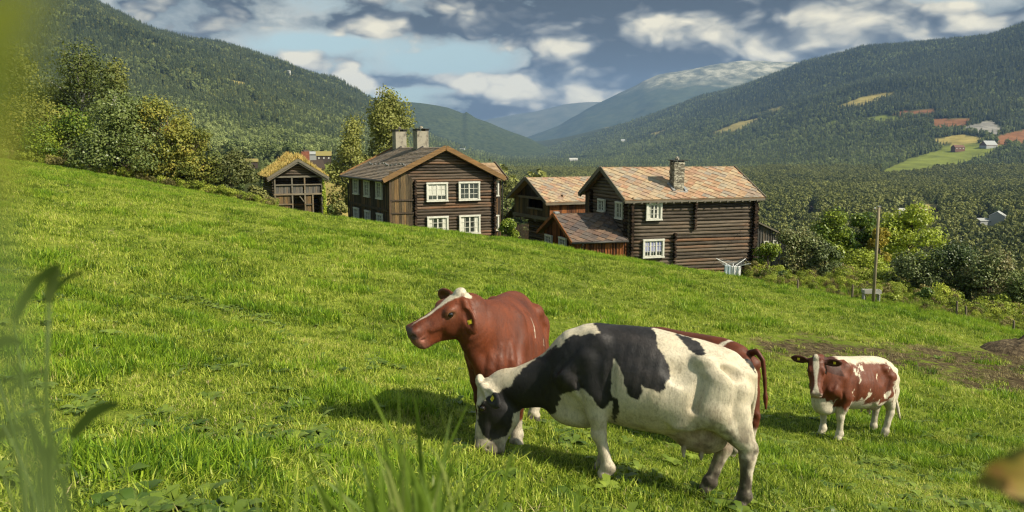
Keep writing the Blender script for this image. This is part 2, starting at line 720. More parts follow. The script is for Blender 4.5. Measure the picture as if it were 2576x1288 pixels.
# ================================================================ valley and hills
PROF = {
    -700: [(80, 385), (130, 370), (350, 320), (800, 190), (1600, -80), (2600, -450), (3600, -460)],
    0: [(80, 428), (130, 420), (200, 408), (350, 385), (800, 300), (1600, 130), (2500, -55), (2900, -60), (4500, -40)],
    230: [(80, 452), (130, 442), (200, 428), (350, 402), (800, 325), (1600, 175), (2500, 8), (2900, 2), (4500, 60)],
    320: [(80, 465), (130, 452), (200, 437), (350, 410), (800, 338), (1600, 200), (2500, 52), (2900, 46), (4500, 90)],
    420: [(80, 482), (130, 462), (200, 447), (350, 418), (800, 352), (1600, 232), (2500, 105), (2900, 92), (4500, 130)],
    640: [(80, 520), (130, 488), (200, 466), (350, 432), (800, 382), (1600, 292), (2500, 182), (3000, 138), (4500, 180)],
    740: [(80, 535), (120, 500), (200, 466), (350, 425), (800, 388), (1600, 315), (2500, 225), (3200, 170), (5000, 210)],
    850: [(80, 548), (110, 525), (160, 480), (250, 436), (400, 420), (800, 397), (1600, 342), (2500, 275), (3500, 210), (5000, 240)],
    950: [(80, 565), (120, 545), (200, 500), (350, 450), (800, 412), (1600, 372), (2500, 318), (4000, 257), (5500, 290)],
    1010: [(80, 575), (130, 560), (250, 500), (400, 462), (800, 432), (1600, 395), (2500, 355), (4000, 298), (5500, 320)],
    1100: [(80, 588), (130, 580), (250, 540), (400, 500), (800, 460), (1600, 420), (2500, 390), (4500, 349), (6000, 365)],
    1200: [(80, 600), (130, 596), (250, 570), (400, 535), (800, 490), (1600, 443), (2500, 412), (4800, 384), (6000, 392)],
    1270: [(80, 608), (130, 605), (250, 590), (400, 555), (800, 508), (1600, 452), (2500, 420), (5000, 400), (8000, 390), (11000, 388)],
    1330: [(80, 615), (250, 620), (400, 600), (800, 525), (1600, 457), (2500, 424), (5000, 402), (7000, 385), (8000, 356), (10000, 366)],
    1450: [(80, 632), (250, 665), (400, 650), (800, 542), (1600, 461), (2500, 426), (4500, 402), (5500, 384), (7500, 337), (9500, 350)],
    1600: [(80, 655), (250, 700), (400, 670), (800, 547), (1600, 462), (2500, 427), (3500, 405), (5000, 350), (7000, 297), (9000, 310)],
    1750: [(80, 690), (250, 740), (400, 700), (800, 550), (1600, 462), (2500, 427), (3200, 402), (4500, 318), (6200, 242), (8000, 260)],
    1900: [(80, 728), (150, 760), (250, 775), (400, 712), (800, 552), (1600, 462), (2200, 430), (3000, 382), (4000, 300), (5500, 197), (7000, 225)],
    2000: [(80, 750), (150, 790), (250, 800), (400, 715), (800, 552), (1600, 462), (2000, 436), (2700, 385), (3800, 270), (5200, 156), (7000, 190)],
    2140: [(80, 790), (150, 820), (250, 815), (400, 715), (800, 552), (1500, 466), (1850, 442), (2500, 372), (3300, 270), (4800, 121), (6500, 150)],
    2300: [(80, 820), (150, 850), (250, 830), (400, 718), (800, 552), (1500, 468), (1750, 445), (2150, 388), (2800, 300), (3500, 205), (4500, 106), (6500, 130)],
    2450: [(80, 850), (150, 880), (250, 845), (400, 720), (800, 552), (1500, 469), (1700, 450), (2000, 398), (2350, 345), (2900, 258), (4200, 91), (6000, 110)],
    2576: [(80, 880), (150, 900), (250, 850), (400, 722), (800, 552), (1500, 470), (1650, 452), (1950, 405), (2350, 350), (3000, 228), (4000, 49), (5500, 70)],
    2800: [(80, 920), (150, 930), (250, 860), (400, 725), (800, 552), (1500, 470), (1650, 450), (1950, 400), (2350, 330), (3000, 190), (4000, -20), (5500, 0)],
    3400: [(80, 1000), (150, 1000), (250, 880), (400, 730), (800, 552), (1500, 470), (1650, 448), (1950, 380), (2350, 280), (3000, 80), (4000, -160), (5500, -120)],
}
fd = np.exp(np.linspace(math.log(64), math.log(11000), 300))
pu = np.array(sorted(PROF))
pz = np.array([np.interp(np.log(fd), np.log([a for a, b in PROF[k]]), [b for a, b in PROF[k]]) for k in pu])
kern = np.exp(-np.linspace(-2, 2, 9) ** 2); kern /= kern.sum()
pzs = np.array([np.convolve(np.pad(r, 4, 'edge'), kern, 'valid') for r in pz])
fu = np.concatenate([np.arange(-700, -60, 30), np.arange(-60, 2660, 7), np.arange(2660, 3400, 30)]).astype(float)


def far_v(u, d):
    """height line of the land, by direction and distance"""
    u = np.asarray(u, float); d = np.asarray(d, float)
    iu = np.clip(np.searchsorted(pu, u) - 1, 0, len(pu) - 2)
    t = np.clip((u - pu[iu]) / (pu[iu + 1] - pu[iu]), 0, 1)
    fi = np.clip((np.log(d) - math.log(64)) / (math.log(11000) - math.log(64)) * (len(fd) - 1), 0, len(fd) - 1.001)
    k = fi.astype(int); s = fi - k
    a = pzs[iu, k] * (1 - s) + pzs[iu, k + 1] * s
    b = pzs[iu + 1, k] * (1 - s) + pzs[iu + 1, k + 1] * s
    return a * (1 - t) + b * t


def far_xyz(u, d):
    u = np.asarray(u, float); d = np.asarray(d, float)
    X = (u - 1288) / F * d * 1.0087
    z = vcol(far_v(u, d)) * d
    hh = np.clip((z + 75) / 250, 0, 1) * np.clip((d - 250) / 700, 0, 1)
    rid = 1 - 2 * np.abs(fbm(X / 900 + 3, d / 1400, oct=3, seed=21))
    fade = np.clip((5600 - d) / 2200, 0.12, 1)
    z = z + hh * fade * (46 * (rid - 0.45) + 22 * fbm(X / 260, d / 330, oct=3, seed=31))
    w = np.clip((d - 70) / 50, 0, 1)
    near_z = gz0(np.clip(X, -80, 80), np.clip(d, 0, 82)) - 0.5
    z = near_z * (1 - w) + z * w
    return X, d, z


FIELDS = [  # outline read off the photograph, kind of land
    ([(2225, 428), (2290, 398), (2385, 372), (2480, 372), (2510, 384), (2470, 405), (2390, 430), (2310, 446), (2230, 456), (2190, 446)], 'grass'),
    ([(2500, 345), (2576, 325), (2640, 320), (2640, 368), (2576, 366), (2510, 362)], 'brown'),
    ([(2415, 322), (2490, 303), (2525, 325), (2505, 345), (2450, 335)], 'gravel'),
    ([(2345, 300), (2450, 296), (2420, 326), (2350, 324)], 'brown'),
    ([(2230, 284), (2350, 272), (2355, 290), (2300, 294)], 'brown'),
    ([(2340, 372), (2400, 362), (2500, 360), (2560, 372), (2500, 380), (2380, 378)], 'grass'),
    ([(2090, 272), (2170, 244), (2250, 230), (2250, 240), (2170, 268)], 'hay'),
    ([(2330, 352), (2420, 338), (2500, 350), (2440, 362), (2360, 364)], 'hay'),
    ([(2150, 300), (2230, 288), (2300, 300), (2220, 310)], 'grass'),
    ([(2040, 322), (2110, 300), (2100, 316)], 'grass'),
    ([(1880, 294), (1990, 258), (1955, 284)], 'hay'),
    ([(1500, 320), (1570, 300), (1525, 322)], 'hay'),
    ([(1780, 340), (1850, 310), (1925, 292), (1860, 330)], 'hay'),
    ([(1620, 340), (1690, 322), (1650, 343)], 'hay'),
    ([(1400, 398), (1480, 396), (1480, 405), (1400, 407)], 'grass'),
    ([(555, 198), (600, 204), (650, 218), (600, 224)], 'hay'),
    ([(340, 97), (400, 112), (425, 128), (390, 118)], 'hay'),
    ([(620, 245), (660, 262), (640, 270)], 'hay'),
    ([(720, 190), (760, 192), (750, 200)], 'hay'),
    ([(745, 425), (800, 408), (870, 415), (885, 452), (820, 446), (760, 440)], 'grass'),
    ([(812, 455), (900, 478), (900, 545), (815, 545), (806, 500)], 'hay'),
    ([(640, 300), (700, 310), (720, 330), (650, 320)], 'grass'),
    ([(1130, 372), (1180, 376), (1175, 386), (1135, 382)], 'grass'),
]
LANDC = dict(grass=(0.16, 0.19, 0.040), hay=(0.30, 0.25, 0.085), brown=(0.20, 0.095, 0.045), gravel=(0.24, 0.23, 0.22))
UU, DD = np.meshgrid(fu, fd, indexing='ij')
FX, FY, FZ = far_xyz(UU, DD)
lu, lv = pix(FX, FY, FZ)
land = np.zeros(UU.shape + (4,), np.float32)
land[..., :3] = (0.050, 0.062, 0.020)
land[..., 3] = 1
for poly, kd in FIELDS:
    lo = 90 if kd == 'hay' and poly[0][1] > 440 else 170
    m = inpoly(lu, lv, poly) & (DD > lo)
    if poly[0][1] > 440:
        m &= DD < (400 if kd == 'hay' else 720)
    land[m, :3] = LANDC[kd]


def land_col(N):
    p = N.geo('Position')
    n = N.noise(p, 0.02, 5, 0.65)
    return N.mix(0.9, N.attr('land'), N.ramp(n, [(0.3, (0.5, 0.5, 0.45)), (0.7, (1.25, 1.2, 1.1))]), 'MULTIPLY')


ML = material('land', land_col, rough=0.95, spec=0.05)
valley = npmesh('hillside', np.stack([FX, FY, FZ], -1).reshape(-1, 3), grid_faces(len(fu), len(fd)), ML)
at = valley.data.color_attributes.new('land', 'FLOAT_COLOR', 'POINT')
at.data.foreach_set('color', land.ravel())
tag(valley, 'wooded valley sides and valley floor with clearings', None, None, 'structure')


def far_mountain(name, sky, dist, vbase, label, fn, depth=3000, rough=120):
    us = np.arange(sky[0][0], sky[-1][0] + 1, 6.0)
    sv = np.interp(us, [a for a, b in sky], [b for a, b in sky])
    t = np.linspace(0, 1.35, 70)
    U, T = np.meshgrid(us, t, indexing='ij')
    D = dist - depth + depth * T
    S = np.repeat(sv[:, None], len(t), 1)
    prof = np.where(T <= 1, 1 - (1 - np.clip(T, 0, 1)) ** 1.25, 1 - (T - 1) * 0.9)
    V = vbase + (S - vbase) * prof
    X = (U - 1288) / F * D * 1.0087
    Z = vcol(V) * D
    n = fbm(X / 1500, D / 1500, oct=5, seed=51)
    Z = Z + rough * n * np.clip(np.sin(np.clip(T, 0, 1) * math.pi), 0, 1) + rough * 0.10 * fbm(X / 250, D / 250, oct=3, seed=61)
    o = npmesh(name, np.stack([X, D, Z], -1).reshape(-1, 3), grid_faces(len(us), len(t)), material(name, fn, rough=1.0, spec=0.0))
    return tag(o, label, None, None, 'structure')


far_mountain('blue_hill', [(900, 270), (960, 258), (1010, 257), (1060, 260), (1130, 270), (1160, 281), (1168, 286), (1176, 281), (1200, 297), (1235, 309), (1270, 324), (1330, 346), (1370, 368), (1420, 395)], 6800, 405,
             'forested hill across the valley', lambda N: N.ramp(N.noise(N.geo('Position'), 0.03, 6, 0.85), [(0.38, (0.010, 0.018, 0.010)), (0.62, (0.075, 0.092, 0.036))]), 1900, 110)
far_mountain('bald_mountain', [(1180, 395), (1260, 368), (1330, 345), (1400, 318), (1470, 275), (1540, 240), (1590, 215), (1612, 202), (1640, 190), (1700, 177), (1760, 166), (1800, 160), (1850, 153), (1885, 151), (1920, 156), (1980, 155), (2100, 172), (2300, 220)], 11800, 392,
             'bald topped mountain', lambda N: N.mix((N.sep(N.geo('Position'))[2] + (N.noise(N.geo('Position'), 0.004, 4, 0.6) - 0.5) * 420.0).step(760.0, 1000.0),
                                                       N.ramp(N.noise(N.geo('Position'), 0.006, 5, 0.7), [(0.35, (0.03, 0.045, 0.02)), (0.65, (0.07, 0.085, 0.04))]),
                                                       N.ramp(N.noise(N.geo('Position'), 0.005, 6, 0.75), [(0.38, (0.07, 0.075, 0.04)), (0.5, (0.21, 0.20, 0.13)), (0.64, (0.42, 0.39, 0.29))])), 3600, 150)
far_mountain('far_ridge', [(1150, 340), (1230, 300), (1290, 289), (1340, 282), (1420, 262), (1480, 256), (1540, 256), (1600, 262), (1700, 290)], 15500, 385,
             'far blue ridge closing the valley', lambda N: N.ramp(N.noise(N.geo('Position'), 0.003, 5, 0.7), [(0.35, (0.05, 0.06, 0.03)), (0.65, (0.11, 0.11, 0.07))]), 2500, 60)
# ================================================================ far woods
def leafmat(name, c1, c2, trans=0.25, var=0.35, rough=0.6, patch=0.05, c3=None):
    """foliage: two tones, tree to tree and leaf to leaf differences"""
    c1, c2 = [tuple(x * 1.45 for x in c) for c in (c1, c2)]
    c3 = c3 and tuple(x * 1.2 for x in c3)
    def f(N):
        r = N.oi('Random')
        g = N.geo('Random Per Island')
        n = N.noise(N.geo('Position'), patch, 3, 0.6)
        if patch < 0.1:
            n = n * 0.5 + N.noise(N.geo('Position'), 0.0035, 3, 0.55) * 0.9 - 0.20
        t = (r * 0.55 + g * 0.3 + (n - 0.5) * 1.1 + 0.06).clamp()
        st = [(0.15, c1), (0.85, c2)]
        if c3:
            st = [(0.1, c1), (0.6, c2), (0.93, c3)]
        return dict(color=N.ramp(t, st))
    return material(name, f, rough=rough, spec=0.3, trans=trans)


def quads(c, nrm, sx, sy, spin):
    """array of small leaf-like quads: centres, normals, half sizes"""
    nrm = nrm / np.maximum(np.linalg.norm(nrm, axis=1, keepdims=True), 1e-6)
    ref = np.where(np.abs(nrm[:, 2:3]) < 0.9, np.array([[0, 0, 1.0]]), np.array([[1.0, 0, 0]]))
    a = np.cross(ref, nrm); a /= np.linalg.norm(a, axis=1, keepdims=True)
    b = np.cross(nrm, a)
    cs_, sn = np.cos(spin)[:, None], np.sin(spin)[:, None]
    a, b = a * cs_ + b * sn, b * cs_ - a * sn
    sx = np.broadcast_to(np.asarray(sx, float), (len(c),))[:, None]
    sy = np.broadcast_to(np.asarray(sy, float), (len(c),))[:, None]
    v = np.stack([c - a * sx * 0.25 - b * sy, c + a * sx, c + b * sy, c - a * sx], 1).reshape(-1, 3)
    f = np.arange(len(v)).reshape(-1, 4)
    return v, f


def rdir(n, g):
    d = g.normal(size=(n, 3))
    return d / np.linalg.norm(d, axis=1, keepdims=True)


M_spruce = leafmat('spruce_needles', (0.016, 0.027, 0.010), (0.062, 0.076, 0.026), 0.08, patch=0.012)
M_birch = leafmat('birch_leaves', (0.062, 0.085, 0.024), (0.215, 0.245, 0.085), 0.25, patch=0.012)
M_pine = leafmat('pine_needles', (0.048, 0.060, 0.013), (0.180, 0.185, 0.044), 0.12, patch=0.012)
M_bark = material('bark', lambda N: N.ramp(N.noise(N.map(N.tc('Object'), (1, 1, 0.2)), 14, 4, 0.7), [(0.35, (0.035, 0.026, 0.018)), (0.65, (0.13, 0.10, 0.07))]), rough=0.9)
M_barkb = material('birch_bark', lambda N: N.ramp(N.noise(N.map(N.tc('Object'), (1, 1, 2.5)), 6, 4, 0.7), [(0.38, (0.04, 0.035, 0.03)), (0.5, (0.42, 0.40, 0.36)), (0.7, (0.62, 0.6, 0.55))]), rough=0.8)


def far_spruce(seed):
    g = np.random.default_rng(seed)
    V, Fc = [], []
    z = 0.10
    while z < 0.97:
        r = 0.185 * (1 - z) ** 0.85 * g.uniform(0.85, 1.15) + 0.008
        k = max(4, int(9 * (1 - z) + 3))
        a0 = g.uniform(0, 6.28)
        for i in range(k):
            a = a0 + 6.283 * i / k + g.normal() * 0.15
            rr = r * g.uniform(0.75, 1.2)
            dv = np.array([math.cos(a), math.sin(a), 0])
            sd = np.array([-math.sin(a), math.cos(a), 0]) * rr * 0.42
            c = np.array([0, 0, z])
            n = len(V)
            V += [c + [0, 0, 0.03], c + dv * rr * 0.6 + sd + [0, 0, -rr * 0.25], c + dv * rr + [0, 0, -rr * 0.5], c + dv * rr * 0.6 - sd + [0, 0, -rr * 0.25]]
            Fc.append((n, n + 1, n + 2, n + 3))
        z += 0.045 + 0.03 * (1 - z)
    return npmesh('spruce', V, Fc, M_spruce, smooth=False)


def far_leafy(seed, mat, wid=0.30, base=0.12, n=230, size=0.055):
    g = np.random.default_rng(seed)
    nb = 9
    hc = base + (1 - base) * (0.15 + 0.75 * g.random(nb))
    rad = wid * np.sin(np.clip((hc - base) / (1 - base), 0.05, 1) ** 0.8 * 2.6) * 0.55
    an = g.uniform(0, 6.28, nb)
    cc = np.c_[np.cos(an) * rad, np.sin(an) * rad, hc]
    br = wid * g.uniform(0.32, 0.55, nb)
    which = g.integers(0, nb, n)
    d = rdir(n, g)
    d[:, 2] = d[:, 2] * 0.85 + 0.15
    c = cc[which] + d * br[which][:, None] * g.uniform(0.75, 1.05, (n, 1))
    v, f = quads(c, d + g.normal(size=(n, 3)) * 0.5, size, size * 1.2, g.uniform(0, 6.28, n))
    t = MB().tube([(0, 0, 0), (0, 0, 0.5)], [0.016, 0.008], 5)
    return npmesh('leafy', v, f, mat, smooth=False)


protos = [far_spruce(1), far_spruce(2), far_leafy(3, M_birch, 0.26, n=420, size=0.036), far_leafy(4, M_birch, 0.34, 0.08, n=420, size=0.036), far_leafy(5, M_pine, 0.20, 0.30, 460, 0.030), far_leafy(6, M_pine, 0.24, 0.36, 460, 0.030)]

fields_px = [(p, k) for p, k in FIELDS]
NC = 330000
g = np.random.default_rng(77)
dd = np.exp(g.uniform(math.log(95), math.log(6800), NC * 3))
sp_ = np.maximum(5.6, dd / 330)
wgt = dd * dd / sp_ ** 2
keep = g.random(len(dd)) < wgt / wgt.max()
dd = dd[keep][:NC]
uu = g.uniform(-260, 2840, len(dd))
X, Y, Z = far_xyz(uu, dd)
u2, v2 = pix(X, Y, Z)
vis = np.ones(len(dd), bool)
for poly, kd in fields_px:
    near_f = poly[0][1] > 440
    m = inpoly(u2, v2, poly) & ((dd < 720) if near_f else (dd > 170))
    vis &= ~m
# open yards round the farm
vis &= ~((dd < 170) & (uu > 700) & (uu < 1320))
vis &= ~((dd < 600) & (uu < 1000))
vis &= ~((dd < 420) & (uu < 1180))
vis &= ~((dd < 150) & (uu > 1300))
vis &= ~((dd < 230) & (uu > 1180) & (uu < 1300) & (v2 > 560))
# nothing on the far side of a crest
e = Z / Y
X2, Y2, Z2 = far_xyz(uu, dd * 0.93)
X3, Y3, Z3 = far_xyz(uu, dd * 0.8)
vis &= (e > Z2 / Y2 - 0.012) & (e > Z3 / Y3 - 0.03)
left = uu < 1270
nz = fbm(X / 260, Y / 260, oct=3, seed=71)
nz2 = fbm(X / 60, Y / 60, oct=3, seed=72)
p_leafy = np.where(left, np.clip((v2 - 235 - (uu - 600) * 0.12) / 130, 0.06, 0.92), np.where(v2 > 440, 0.10, np.clip((v2 - 250) / 200, 0.05, 0.55)))
valley_floor = (~left) & (v2 > 432 + (uu < 1900) * 6) & (dd < 2500)
bl = np.clip((900 - dd) / 300, 0, 1) * (uu < 2120) * 0.75
p_leafy = np.where(valley_floor, 0.10 + bl, p_leafy) + nz * 0.35 + nz2 * 0.35
rnd = g.random(len(dd))
idx = np.where(rnd < p_leafy, g.integers(2, 4, len(dd)), np.where(valley_floor | ((g.random(len(dd)) < 0.15)), g.integers(4, 6, len(dd)), g.integers(0, 2, len(dd))))
h = np.where(idx < 2, g.uniform(10, 25, len(dd)), np.where(idx < 4, g.uniform(8, 17, len(dd)), g.uniform(9, 17, len(dd)))) * (0.95 + np.clip((dd - 1500) / 4000, 0, 1) * 0.5)
h = np.where(valley_floor & (idx >= 4), g.uniform(13, 23, len(dd)), h)
for cu, cd, cw, cv in ((2304, 840, 30, 536), (2335, 920, 26, 530), (2262, 840, 18, 534), (2502, 757, 32, 553), (2470, 757, 30, 558), (2034, 900, 13, 534), (642, 400, 22, 420), (822, 620, 30, 407), (796, 640, 30, 403), (778, 680, 16, 395)):
    vis &= ~((np.abs(uu - cu) < cw) & (dd < cd + 14) & (v2 - (h / dd * 2003) < cv))
# low scrub thins out near the fields close by
h *= np.clip(0.35 + dd / 380, 0.45, 1)
gap = fbm(X / 45, Y / 45, oct=2, seed=73) > 0.52
vis &= ~(gap & left & (dd < 2600))
# scrub on the near slope, low enough to leave the view open
ns = 2600
ds = np.exp(g.uniform(math.log(125), math.log(640), ns)); us = g.uniform(-150, 1180, ns)
Xs, Ys_, Zs_ = far_xyz(us, ds)
u9, v9 = pix(Xs, Ys_, Zs_)
oks = fbm(Xs / 30, Ys_ / 30, oct=3, seed=75) > -0.12
for poly, kd in fields_px:
    oks &= ~(inpoly(u9, v9, poly) | inpoly(u9, v9 - 14, poly))
oks &= ~((ds < 170) & (us > 700))
for cu, cd, cw in ((642, 400, 24), (822, 620, 34), (796, 640, 34), (778, 680, 18)):
    oks &= ~((np.abs(us - cu) < cw) & (ds < cd + 10))
X, Y, Z = np.r_[X, Xs], np.r_[Y, Ys_], np.r_[Z, Zs_]
h = np.r_[h, g.uniform(2.2, 5.0, ns)]; idx = np.r_[idx, g.integers(2, 4, ns)]; left = np.r_[left, np.ones(ns, bool)]; vis = np.r_[vis, oks]
sel = np.nonzero(vis)[0]
part = {'forest': left[sel], 'valley_woods': ~left[sel]}
for nm, lab in (('forest', 'spruce and birch forest on the steep valley side behind the sod roofed store'), ('valley_woods', 'olive pine woods on the valley floor and dark spruce on the far slope')):
    s = sel[part[nm]]
    pr = protos if nm == 'forest' else [bpy.data.objects.new(p.name, p.data) for p in protos]
    for p in pr:
        if not p.users_collection:
            COL.objects.link(p)
    scatter(nm, np.c_[X[s], Y[s], Z[s] - 0.3], g.uniform(0, 6.28, len(s)), h[s], idx[s], pr, lab)
# ================================================================ farm buildings
def wood(name, dark, mid, warm, warmth=0.5, axis=0, scale=1.0):
    def f(N):
        o = N.tc('Object')
        st = [9, 9, 9]
        st[axis] = 0.9
        n = N.noise(N.map(o, tuple(st)), 1.6 * scale, 5, 0.7, 0.3)
        st2 = [2, 2, 2]
        st2[axis] = 0.35
        big = N.noise(N.map(o, tuple(st2)), 0.8, 3, 0.6)
        r = N.geo('Random Per Island')
        base = N.ramp(n * 0.7 + r * 0.3, [(0.30, dark), (0.62, mid), (0.85, tuple(min(1, c * 1.9) for c in mid))])
        w = (big * 0.9 + r * 0.55 + n * 0.25 - 0.95 + warmth * 0.6).step(0.0, 0.45)
        return dict(color=N.mix(w, base, N.mix(n.step(0.3, 0.7), tuple(c * 0.45 for c in warm), warm)), normal=N.bump(n, 0.8, 0.02))
    return material(name, f, rough=0.8, spec=0.2)


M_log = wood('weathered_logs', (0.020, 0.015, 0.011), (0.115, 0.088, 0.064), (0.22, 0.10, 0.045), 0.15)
M_log2 = wood('grey_brown_logs', (0.022, 0.017, 0.013), (0.125, 0.099, 0.073), (0.19, 0.088, 0.042), 0.08)
M_logends = material('log_ends', lambda N: N.ramp(N.geo('Random Per Island') * 0.6 + N.noise(N.tc('Object'), 9, 3, 0.6) * 0.4, [(0.2, (0.008, 0.006, 0.005)), (0.8, (0.055, 0.036, 0.024))]), rough=0.9, spec=0.1)
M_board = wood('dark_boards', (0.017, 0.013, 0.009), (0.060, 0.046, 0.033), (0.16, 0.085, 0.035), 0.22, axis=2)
M_boardlight = wood('golden_boards', (0.022, 0.017, 0.011), (0.115, 0.085, 0.048), (0.20, 0.12, 0.05), 0.22, axis=2)
M_boardred = wood('red_brown_boards', (0.030, 0.014, 0.008), (0.16, 0.060, 0.026), (0.32, 0.115, 0.035), 0.50, axis=2)
M_greyboard = wood('grey_boards', (0.030, 0.029, 0.027), (0.125, 0.118, 0.105), (0.15, 0.11, 0.07), 0.12, axis=2)
M_trim = wood('brown_trim', (0.07, 0.042, 0.020), (0.21, 0.125, 0.055), (0.30, 0.16, 0.06), 0.35)
M_greytrim = wood('grey_trim', (0.05, 0.045, 0.036), (0.17, 0.15, 0.115), (0.20, 0.14, 0.08), 0.2)
M_white = material('white_paint', lambda N: N.ramp(N.noise(N.tc('Object'), 7, 4, 0.7), [(0.3, (0.42, 0.41, 0.36)), (0.6, (0.56, 0.55, 0.48))]), rough=0.55)
M_glass = material('window_glass', lambda N: N.ramp(N.noise(N.tc('Object'), 2.2, 3, 0.6), [(0.35, (0.010, 0.013, 0.012)), (0.65, (0.045, 0.055, 0.045))]), rough=0.08, spec=0.8)
M_curtain = material('curtain', lambda N: N.ramp(N.noise(N.map(N.tc('Object'), (14, 1, 1)), 1.5, 2, 0.5), [(0.3, (0.36, 0.36, 0.30)), (0.7, (0.60, 0.59, 0.52))]), rough=0.9)
M_curtainblue = material('blue_curtain', lambda N: N.ramp(N.noise(N.map(N.tc('Object'), (14, 1, 1)), 1.5, 2, 0.5), [(0.3, (0.10, 0.12, 0.30)), (0.7, (0.40, 0.40, 0.50))]), rough=0.9)
M_metal = material('dark_metal', lambda N: N.ramp(N.noise(N.tc('Object'), 5, 3, 0.6), [(0.3, (0.016, 0.015, 0.014)), (0.7, (0.045, 0.042, 0.038))]), rough=0.5, spec=0.5)
M_flash = material('zinc_flashing', lambda N: N.ramp(N.noise(N.tc('Object'), 6, 3, 0.6), [(0.3, (0.30, 0.31, 0.32)), (0.7, (0.50, 0.51, 0.52))]), rough=0.4, Metallic=0.6)
M_plaster = material('chimney_plaster', lambda N: N.mix((N.noise(N.tc('Object'), 2.2, 5, 0.7)).step(0.45, 0.70), (0.29, 0.265, 0.21), (0.095, 0.085, 0.068)), rough=0.95)


def stonef(N):
    o = N.map(N.tc('Object'), (1, 1, 2.8))
    c = N.voro(o, 4.2, 'F1', 1)
    e = N.voro(o, 4.2, 'DISTANCE_TO_EDGE', 0)
    g = N.sep(c)[0]
    col = N.ramp(g * 0.6 + N.noise(N.tc('Object'), 12, 4, 0.7) * 0.4, [(0.25, (0.13, 0.115, 0.09)), (0.55, (0.30, 0.27, 0.21)), (0.8, (0.44, 0.41, 0.33))])
    return dict(color=N.mix(e.step(0.0, 0.06), (0.05, 0.045, 0.035), col), normal=N.bump(e.step(0.0, 0.12), 0.9, 0.04))


M_stone = material('stone', stonef, rough=0.95, spec=0.1)
M_brick = material('brick', lambda N: N.ramp(N.noise(N.tc('Object'), 8, 3, 0.6), [(0.3, (0.13, 0.045, 0.030)), (0.7, (0.26, 0.10, 0.06))]), rough=0.9)


def slatef(tones, mott):
    def f(N):
        r = N.geo('Random Per Island')
        n = N.noise(N.tc('Object'), 4.0, 5, 0.75)
        n2 = N.noise(N.tc('Object'), 1.1, 3, 0.6)
        c = N.ramp(r, [(i / (len(tones) - 1), t) for i, t in enumerate(tones)])
        c = N.mix(0.85, c, N.ramp(n, [(0.3, (0.55, 0.52, 0.5)), (0.55, (1, 1, 1)), (0.75, (1.25, 1.2, 1.1))]), 'MULTIPLY')
        return dict(color=N.mix((n2 * 0.6 + n * 0.5 - 0.2).step(0.34, 0.6) * mott, c, (0.42, 0.36, 0.22)), normal=N.bump(n, 0.5, 0.02))
    return f


M_slate = material('slate_roof', slatef([(0.30, 0.18, 0.105), (0.38, 0.255, 0.155), (0.34, 0.285, 0.20), (0.25, 0.215, 0.175), (0.36, 0.205, 0.125), (0.33, 0.26, 0.18), (0.41, 0.31, 0.19), (0.28, 0.17, 0.11)], 0.45), rough=0.75, spec=0.25)
M_slatedark = material('dark_slate_roof', slatef([(0.085, 0.070, 0.062), (0.15, 0.095, 0.070), (0.11, 0.095, 0.085), (0.19, 0.125, 0.085), (0.075, 0.062, 0.06), (0.14, 0.115, 0.10)], 0.05), rough=0.6, spec=0.3)
M_shingle = material('grey_brown_shingle', slatef([(0.17, 0.135, 0.10), (0.23, 0.18, 0.13), (0.20, 0.17, 0.14), (0.26, 0.20, 0.14), (0.15, 0.12, 0.095)], 0.1), rough=0.8)
M_shinglew = material('warm_shingle', slatef([(0.30, 0.20, 0.12), (0.38, 0.27, 0.16), (0.27, 0.19, 0.13), (0.42, 0.30, 0.19)], 0.2), rough=0.8)


def logwall(name, parent, mat, L, z0, z1, loc=(0, 0, 0), rz=0.0, gable=None, d=0.19, holes=()):
    """stacked round logs along local x, outside towards local -y; gable=(apex height, ridge x)"""
    mb = MB()
    z = z0 + d / 2
    top = gable[0] if gable else z1
    g = random.Random(hash((round(L, 2), round(z0, 2), rz)) & 0xffff)
    if gable:
        mb.add([(0, 0.02, z0), (L, 0.02, z0), (L, 0.02, z1), (gable[1], 0.02, gable[0]), (0, 0.02, z1)], [(0, 1, 2, 3, 4)])
    else:
        mb.add([(0, 0.02, z0), (L, 0.02, z0), (L, 0.02, z1), (0, 0.02, z1)], [(0, 1, 2, 3)])
    while z < top - d * 0.4:
        a, b = 0.0, L
        if gable and z + d * 0.5 > z1:
            t = (z + d * 0.5 - z1) / (gable[0] - z1)
            a = gable[1] * t
            b = L - (L - gable[1]) * t
        if b - a > 0.4:
            # a log is often two or three lengths butted together
            n = max(2, int((b - a) / 0.9))
            xs_ = [a + (b - a) * i / n for i in range(n + 1)]
            ph = g.uniform(0, 6)
            pts = [(x, 0.02 + g.uniform(-0.012, 0.012), z + 0.014 * math.sin(x * 0.8 + ph) + g.uniform(-0.008, 0.008)) for x in xs_]
            mb.tube(pts, [d * 0.50 * g.uniform(0.92, 1.09) for _ in pts], 8, cap=True)
        z += d
    return mb.build(name, mat, parent, smooth=True, loc=loc), rz


def place(t):
    o, rz = t
    o.rotation_euler = (0, 0, rz)
    return o


def logcolumn(name, parent, x, y, z0, z1, out=(0, -1), d=0.19, r=0.085, L=0.26, mat=None, cross=True):
    """log ends sticking out where walls are notched together"""
    mb = MB()
    z = z0 + d / 2
    k = 0
    while z < z1 - d * 0.3:
        rr = r * random.uniform(0.85, 1.15)
        l = L * random.uniform(0.75, 1.1)
        o = Vector((out[0], out[1], 0))
        b = Vector((x, y, z))
        mb.tube([b - o * 0.05, b + o * l * 0.9, b + o * l], [rr, rr, rr * 0.9], 8)
        z += d
        k += 1
    return mb.build(name, mat or M_logends, parent, smooth=False)


